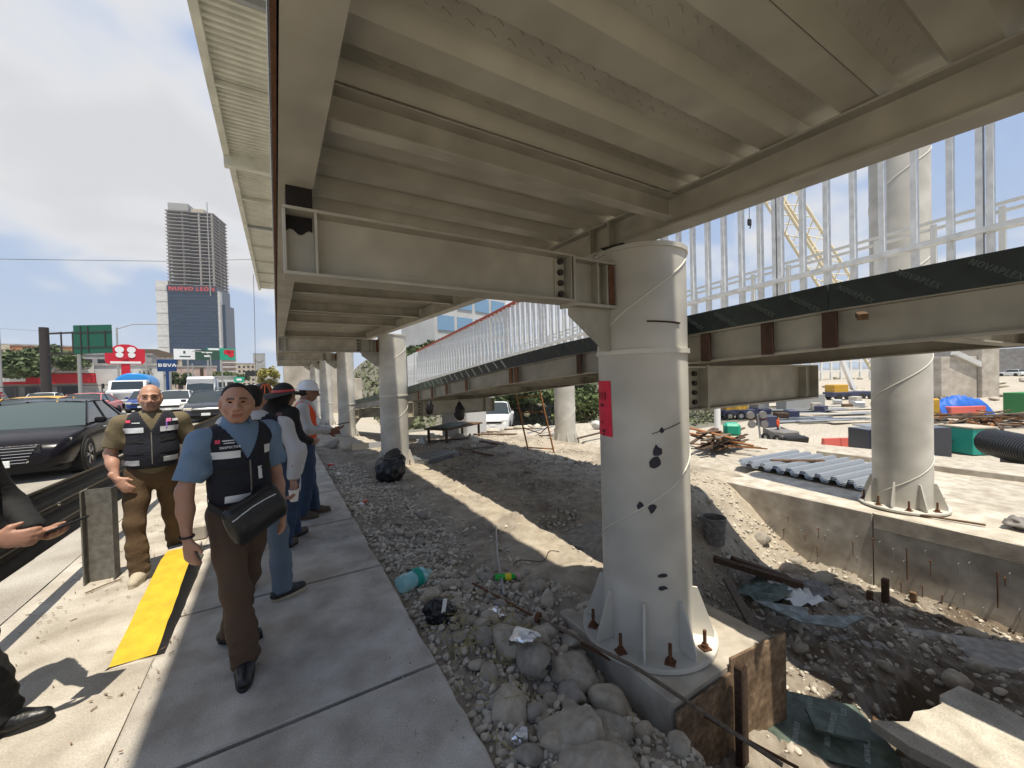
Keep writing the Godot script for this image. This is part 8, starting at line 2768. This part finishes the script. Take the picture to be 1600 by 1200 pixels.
	for i in 26:
		var x := rng.randf_range(52.0, 82.0); var f := 8.0 + (x - 50.0) * 0.45 + rng.randf_range(4.0, 15.0)
		m = MB.new(); m.box(Vector3(0, 0.08, 0), Vector3(rng.randf_range(4.0, 8.0), 0.12, rng.randf_range(0.8, 2.0)), Basis(Vector3.UP, -0.53 + rng.randf_range(-0.06, 0.06)), 0.02)
		tag(obj("sheet_bundle", m, M.galvanised if i % 3 else M.concrete_dust, null, V(x, fl(x, f) + 0.05 + 0.01 * i, f)), "pale bundle of metal sheets laid out on the far floor", "sheet bundle", "sheet bundles on the far floor")
	for i in 12:
		var x := rng.randf_range(44.0, 95.0); var f := rng.randf_range(0.22, 0.55) * x
		m = MB.new(); m.box(Vector3(0, 0.5, 0), Vector3(rng.randf_range(1.0, 3.0), rng.randf_range(0.6, 1.6), 1.2), Basis(Vector3.UP, rng.randf()), 0.05)
		tag(obj("site_crate", m, [M.lumber, M.car_silver, M.concrete, M.navy][i % 4], null, V(x, fl(x, f), f)), "small crate of building material standing on the site floor", "crate", "crates on the site floor")
	t = thing("tarpaulin", "crumpled bright blue tarpaulin over stacked goods", "tarpaulin", V(74.0, fl(74, 14.3), 14.3), -0.5)
	m = MB.new()
	var rows := []
	for i in 21:
		var row := []
		for q in 13:
			var u := i / 20.0 - 0.5; var v := q / 12.0 - 0.5
			row.append(Vector3(u * 6.6, maxf(0.1, 2.4 - 3.6 * pow(absf(v) * 1.6, 2.0) - 1.5 * absf(u) + 0.9 * N2.get_noise_2d(i * 25.0, q * 25.0)), v * 3.4))
		rows.append(row)
	m.grid(rows); obj("sheet", m, M.tarp, t)
	m = MB.new(); m.box(Vector3(-0.4, 0.6, 0.8), Vector3(4.5, 1.2, 1.6), Basis(), 0.05); obj("crate_stack", m, M.barrier, t)
	t = thing("timber_heap", "broad heap of scrap timber between the blue tarpaulin and the teal cabin", "timber heap", V(62.0, fl(62, 9.5), 9.5), -0.5)
	for i in 60:
		m = MB.new()
		m.box(Vector3.ZERO, Vector3(rng.randf_range(2.0, 5.5), 0.1, 0.22), Basis.from_euler(Vector3(rng.randf_range(-0.3, 0.3), rng.randf_range(-0.9, 0.9), rng.randf_range(-0.25, 0.25))), 0.0)
		obj("board", m, [M.lumber, M.lumber_dark, M.lumber_grey, M.rust_orange][i % 4], t, Vector3(rng.randf_range(-5, 5), 0.2 + 0.02 * i, rng.randf_range(-1.6, 1.6)))
	t = thing("timber_heap", "small heap of scrap timber leaning beside the teal cabin", "timber heap", V(41.0, fl(41, 9.6), 9.4), -0.5)
	for i in 16:
		m = MB.new()
		m.box(Vector3.ZERO, Vector3(rng.randf_range(1.2, 2.8), 0.06, 0.14), Basis.from_euler(Vector3(rng.randf_range(-0.3, 0.3), rng.randf_range(-0.9, 0.9), rng.randf_range(-0.7, 0.7))), 0.0)
		obj("board", m, [M.lumber, M.lumber_grey][i % 2], t, Vector3(rng.randf_range(-0.9, 0.9), 0.35 + 0.05 * i, rng.randf_range(-0.6, 0.6)))
	small_worker("worker in a dark top standing near the scrap timber", V(85.0, fl(85, 18.2), 18.2), 0.4, "vest_navy")
	small_worker("worker in a yellow-green vest standing near the scrap timber", V(86.6, fl(86, 18.0), 18.0), -0.5, "grass_b")
	t = thing("site_container", "green site container with a sloping dark side", "container", V(75.5, fl(75, 9.0), 9.0), -0.35)
	m = MB.new(); m.box(Vector3(2.0, 1.4, 0), Vector3(6.0, 2.8, 3.0), Basis(), 0.04); obj("body", m, M.container_green, t)
	m = MB.new(); m.box(Vector3(-0.2, 1.3, 2.2), Vector3(2.2, 1.6, 0.12), Basis(), 0.02); obj("orange_rack", m, M.rust_orange, t)
	# concrete pier, bank and shops at the back
	t = thing("bridge_pier", "big plain concrete pier at the back of the site", "pier", V(112.0, fl(112, 21.5) - 0.5, 21.5), -0.5)
	m = MB.new(); m.box(Vector3(-1.5, 4.2, 0), Vector3(7.0, 8.4, 3.0), Basis(), 0.06); obj("wall", m, M.concrete_far, t)
	m = MB.new(); m.box(Vector3(3.8, 5.0, 0.4), Vector3(3.4, 10.0, 3.6), Basis(), 0.06); obj("wall", m, M.concrete_far, t)
	m = MB.new(); m.bar(Vector3(-3.0, 9.2, 1.8), Vector3(2.5, 6.6, 1.8), 0.7, 0.9); obj("brace", m, M.wall_white, t)
	t = thing("steel_building_frame", "white steel building frame rising at the back of the site", "building frame", V(146.0, fl(146, 53) - 0.3, 53.0), -0.52)
	for i in 8:
		m = MB.new(); m.box(Vector3(-10.5 + i * 3.0, 5.0, 0), Vector3(0.5, 10.0, 0.5)); obj("column", m, M.white_paint, t)
	for y in [2.6, 5.6, 8.6]:
		m = MB.new(); m.box(Vector3(0, y, 0), Vector3(21.6, 0.4, 0.4)); obj("beam", m, M.white_paint, t)
		m = MB.new(); m.box(Vector3(0, y, -5.0), Vector3(21.6, 0.4, 0.4)); obj("beam", m, M.wall_grey, t)
	var bd := block("banner_shop", "grey shop with dark red banners and a blue sign at the right edge", V(190.0, fl(190, 27) - 0.3, 27.0), Vector3(46.0, 7.5, 12.0), "wall_grey", 1.15)
	m = MB.new(); m.box(Vector3(6.0, 6.4, 6.2), Vector3(13.0, 2.4, 0.4)); obj("sign_board", m, M.sign_blue, bd)
	m = MB.new(); m.box(Vector3(4.5, 6.5, 6.5), Vector3(6.5, 0.9, 0.1)); obj("sign_print", m, M.sign_white, bd)
	for i in 5:
		m = MB.new(); m.box(Vector3(-9.0 + i * 1.9, 2.8, 6.2), Vector3(1.1, 5.0, 0.3)); obj("banner", m, M.sign_red, bd)
	windows(bd, -21.0, -11.0, 0.5, 5.0, 4, 1, 6.1, 0.8)
	bd = block("low_hall", "long low pale hall on the skyline behind the near column", V(130.0, fl(130, 90), 95.0), Vector3(50.0, 9.0, 16.0), "wall_grey", 0.9)
	windows(bd, -23.0, 23.0, 2.0, 7.0, 10, 1, 8.1, 0.6)
	car("white car parked on the bank before the shop", V(160.0, fl(160, 21.5), 21.5), 2.7, "car_white", "suv", false, "parked_car", "cars on the far bank")
	car("dark red car parked right of the white one on the bank", V(166.0, fl(166, 17.0), 17.0), 2.7, "car_red", "sedan", false, "parked_car", "cars on the far bank")
	rng.seed = 3
	for i in 46:
		var x := rng.randf_range(105.0, 150.0); var f := rng.randf_range(0.08, 0.5) * x
		crumple(500 + i, Vector3(rng.randf_range(0.5, 1.6), rng.randf_range(0.4, 0.9), rng.randf_range(0.5, 1.2)), ["stone_c", "stone_a", "concrete_dust"][i % 3], V(x, fl(x, f) + 0.2, f), "bank_boulder", "pale boulder on the earth bank at the back of the site", "boulder", 0.5, 1).set_meta("group", "boulders on the earth bank")
	# blue glass offices behind the stud frame
	bd = thing("office_block", "white office block with sloping blue windows behind the ramp", "building", V(27.0, fl(27, 62) - 0.5, 64.0), 0.3)
	m = MB.new(); m.box(Vector3(0, 8.5, 0), Vector3(16.0, 19.0, 9.0)); obj("walls", m, M.wall_white, bd)
	for i in 4:
		for k in 4:
			m = MB.new(); m.box(Vector3(-5.8 + i * 3.9, 5.0 + k * 3.6, 4.55), Vector3(3.2, 2.3, 0.15)); obj("window", m, M.pale_window, bd)
	# trees and scrub under the ramp's far side
	var tl := ["dusty grey-green tree at the back of the site, left of the scaffold", "tall dusty tree right behind the scaffold frame", "broad dusty tree left of the near column", "low dusty tree beside the pale far column", "shaggy tree farthest left beyond the ramp", "dusty tree behind the hall at the back", "round tree behind the blue shop sign", "dark tree at the right edge of the bank", "small tree right of the concrete pier"]
	var tp := [[20, 36], [25, 38], [31, 40], [27, 31], [13, 40], [40, 48], [178, 14], [170, 8], [150, 30]]
	for i in tl.size():
		var x: float = tp[i][0]; var f: float = tp[i][1]
		tree(tl[i], V(x, fl(x, f) - 1.0, f), rng.randf_range(5.0, 7.0), rng.randf_range(3.4, 4.6), 60 + i, 3000, "leaf_b" if i % 2 else "leaf_a", 0.34)
	# scrub on the slope at the back
	rng.seed = 44
	m = MB.new()
	for i in 16000:
		var x := rng.randf_range(7.0, 60.0); var f := rng.randf_range(29.0, 54.0)
		if N2.get_noise_2d(x * 9.0, f * 9.0) < -0.12: continue
		var p := V(x, fl(x, f) + rng.randf_range(0.0, 1.1) * maxf(0.0, 0.5 + N2.get_noise_2d(x * 20.0, f * 20.0)), f)
		var a := Vector3(rng.randf_range(-1, 1), rng.randf_range(-0.5, 1), rng.randf_range(-1, 1)).normalized() * rng.randf_range(0.12, 0.4)
		var b := a.cross(Vector3(rng.randf_range(-1, 1), rng.randf_range(-1, 1), rng.randf_range(-1, 1))).normalized() * 0.14
		m.tri(p - a, p + b, p + a)
		m.tri(p - a, p + a, p - b)
	stuff(obj("scrub", m, M.scrub), "dusty grey-green scrub covering the slope at the back").set_meta("category", "scrub")

func _ready() -> void:
	N1.seed = 1; N1.frequency = 0.35; N1.fractal_octaves = 3
	N2.seed = 2; N2.frequency = 0.05; N2.fractal_octaves = 3
	N3.seed = 3; N3.frequency = 0.04; N3.fractal_octaves = 4
	light_and_camera()
	materials()
	mt("gravel", 1, 1, 1, 0.95)
	M.gravel.vertex_color_use_as_albedo = true
	build_ground()
	build_pavements()
	build_walls()
	build_columns()
	build_walkway()
	build_ramp()
	build_street()
	build_site()
	build_stones()
	build_litter()
	build_people()
	print("built")
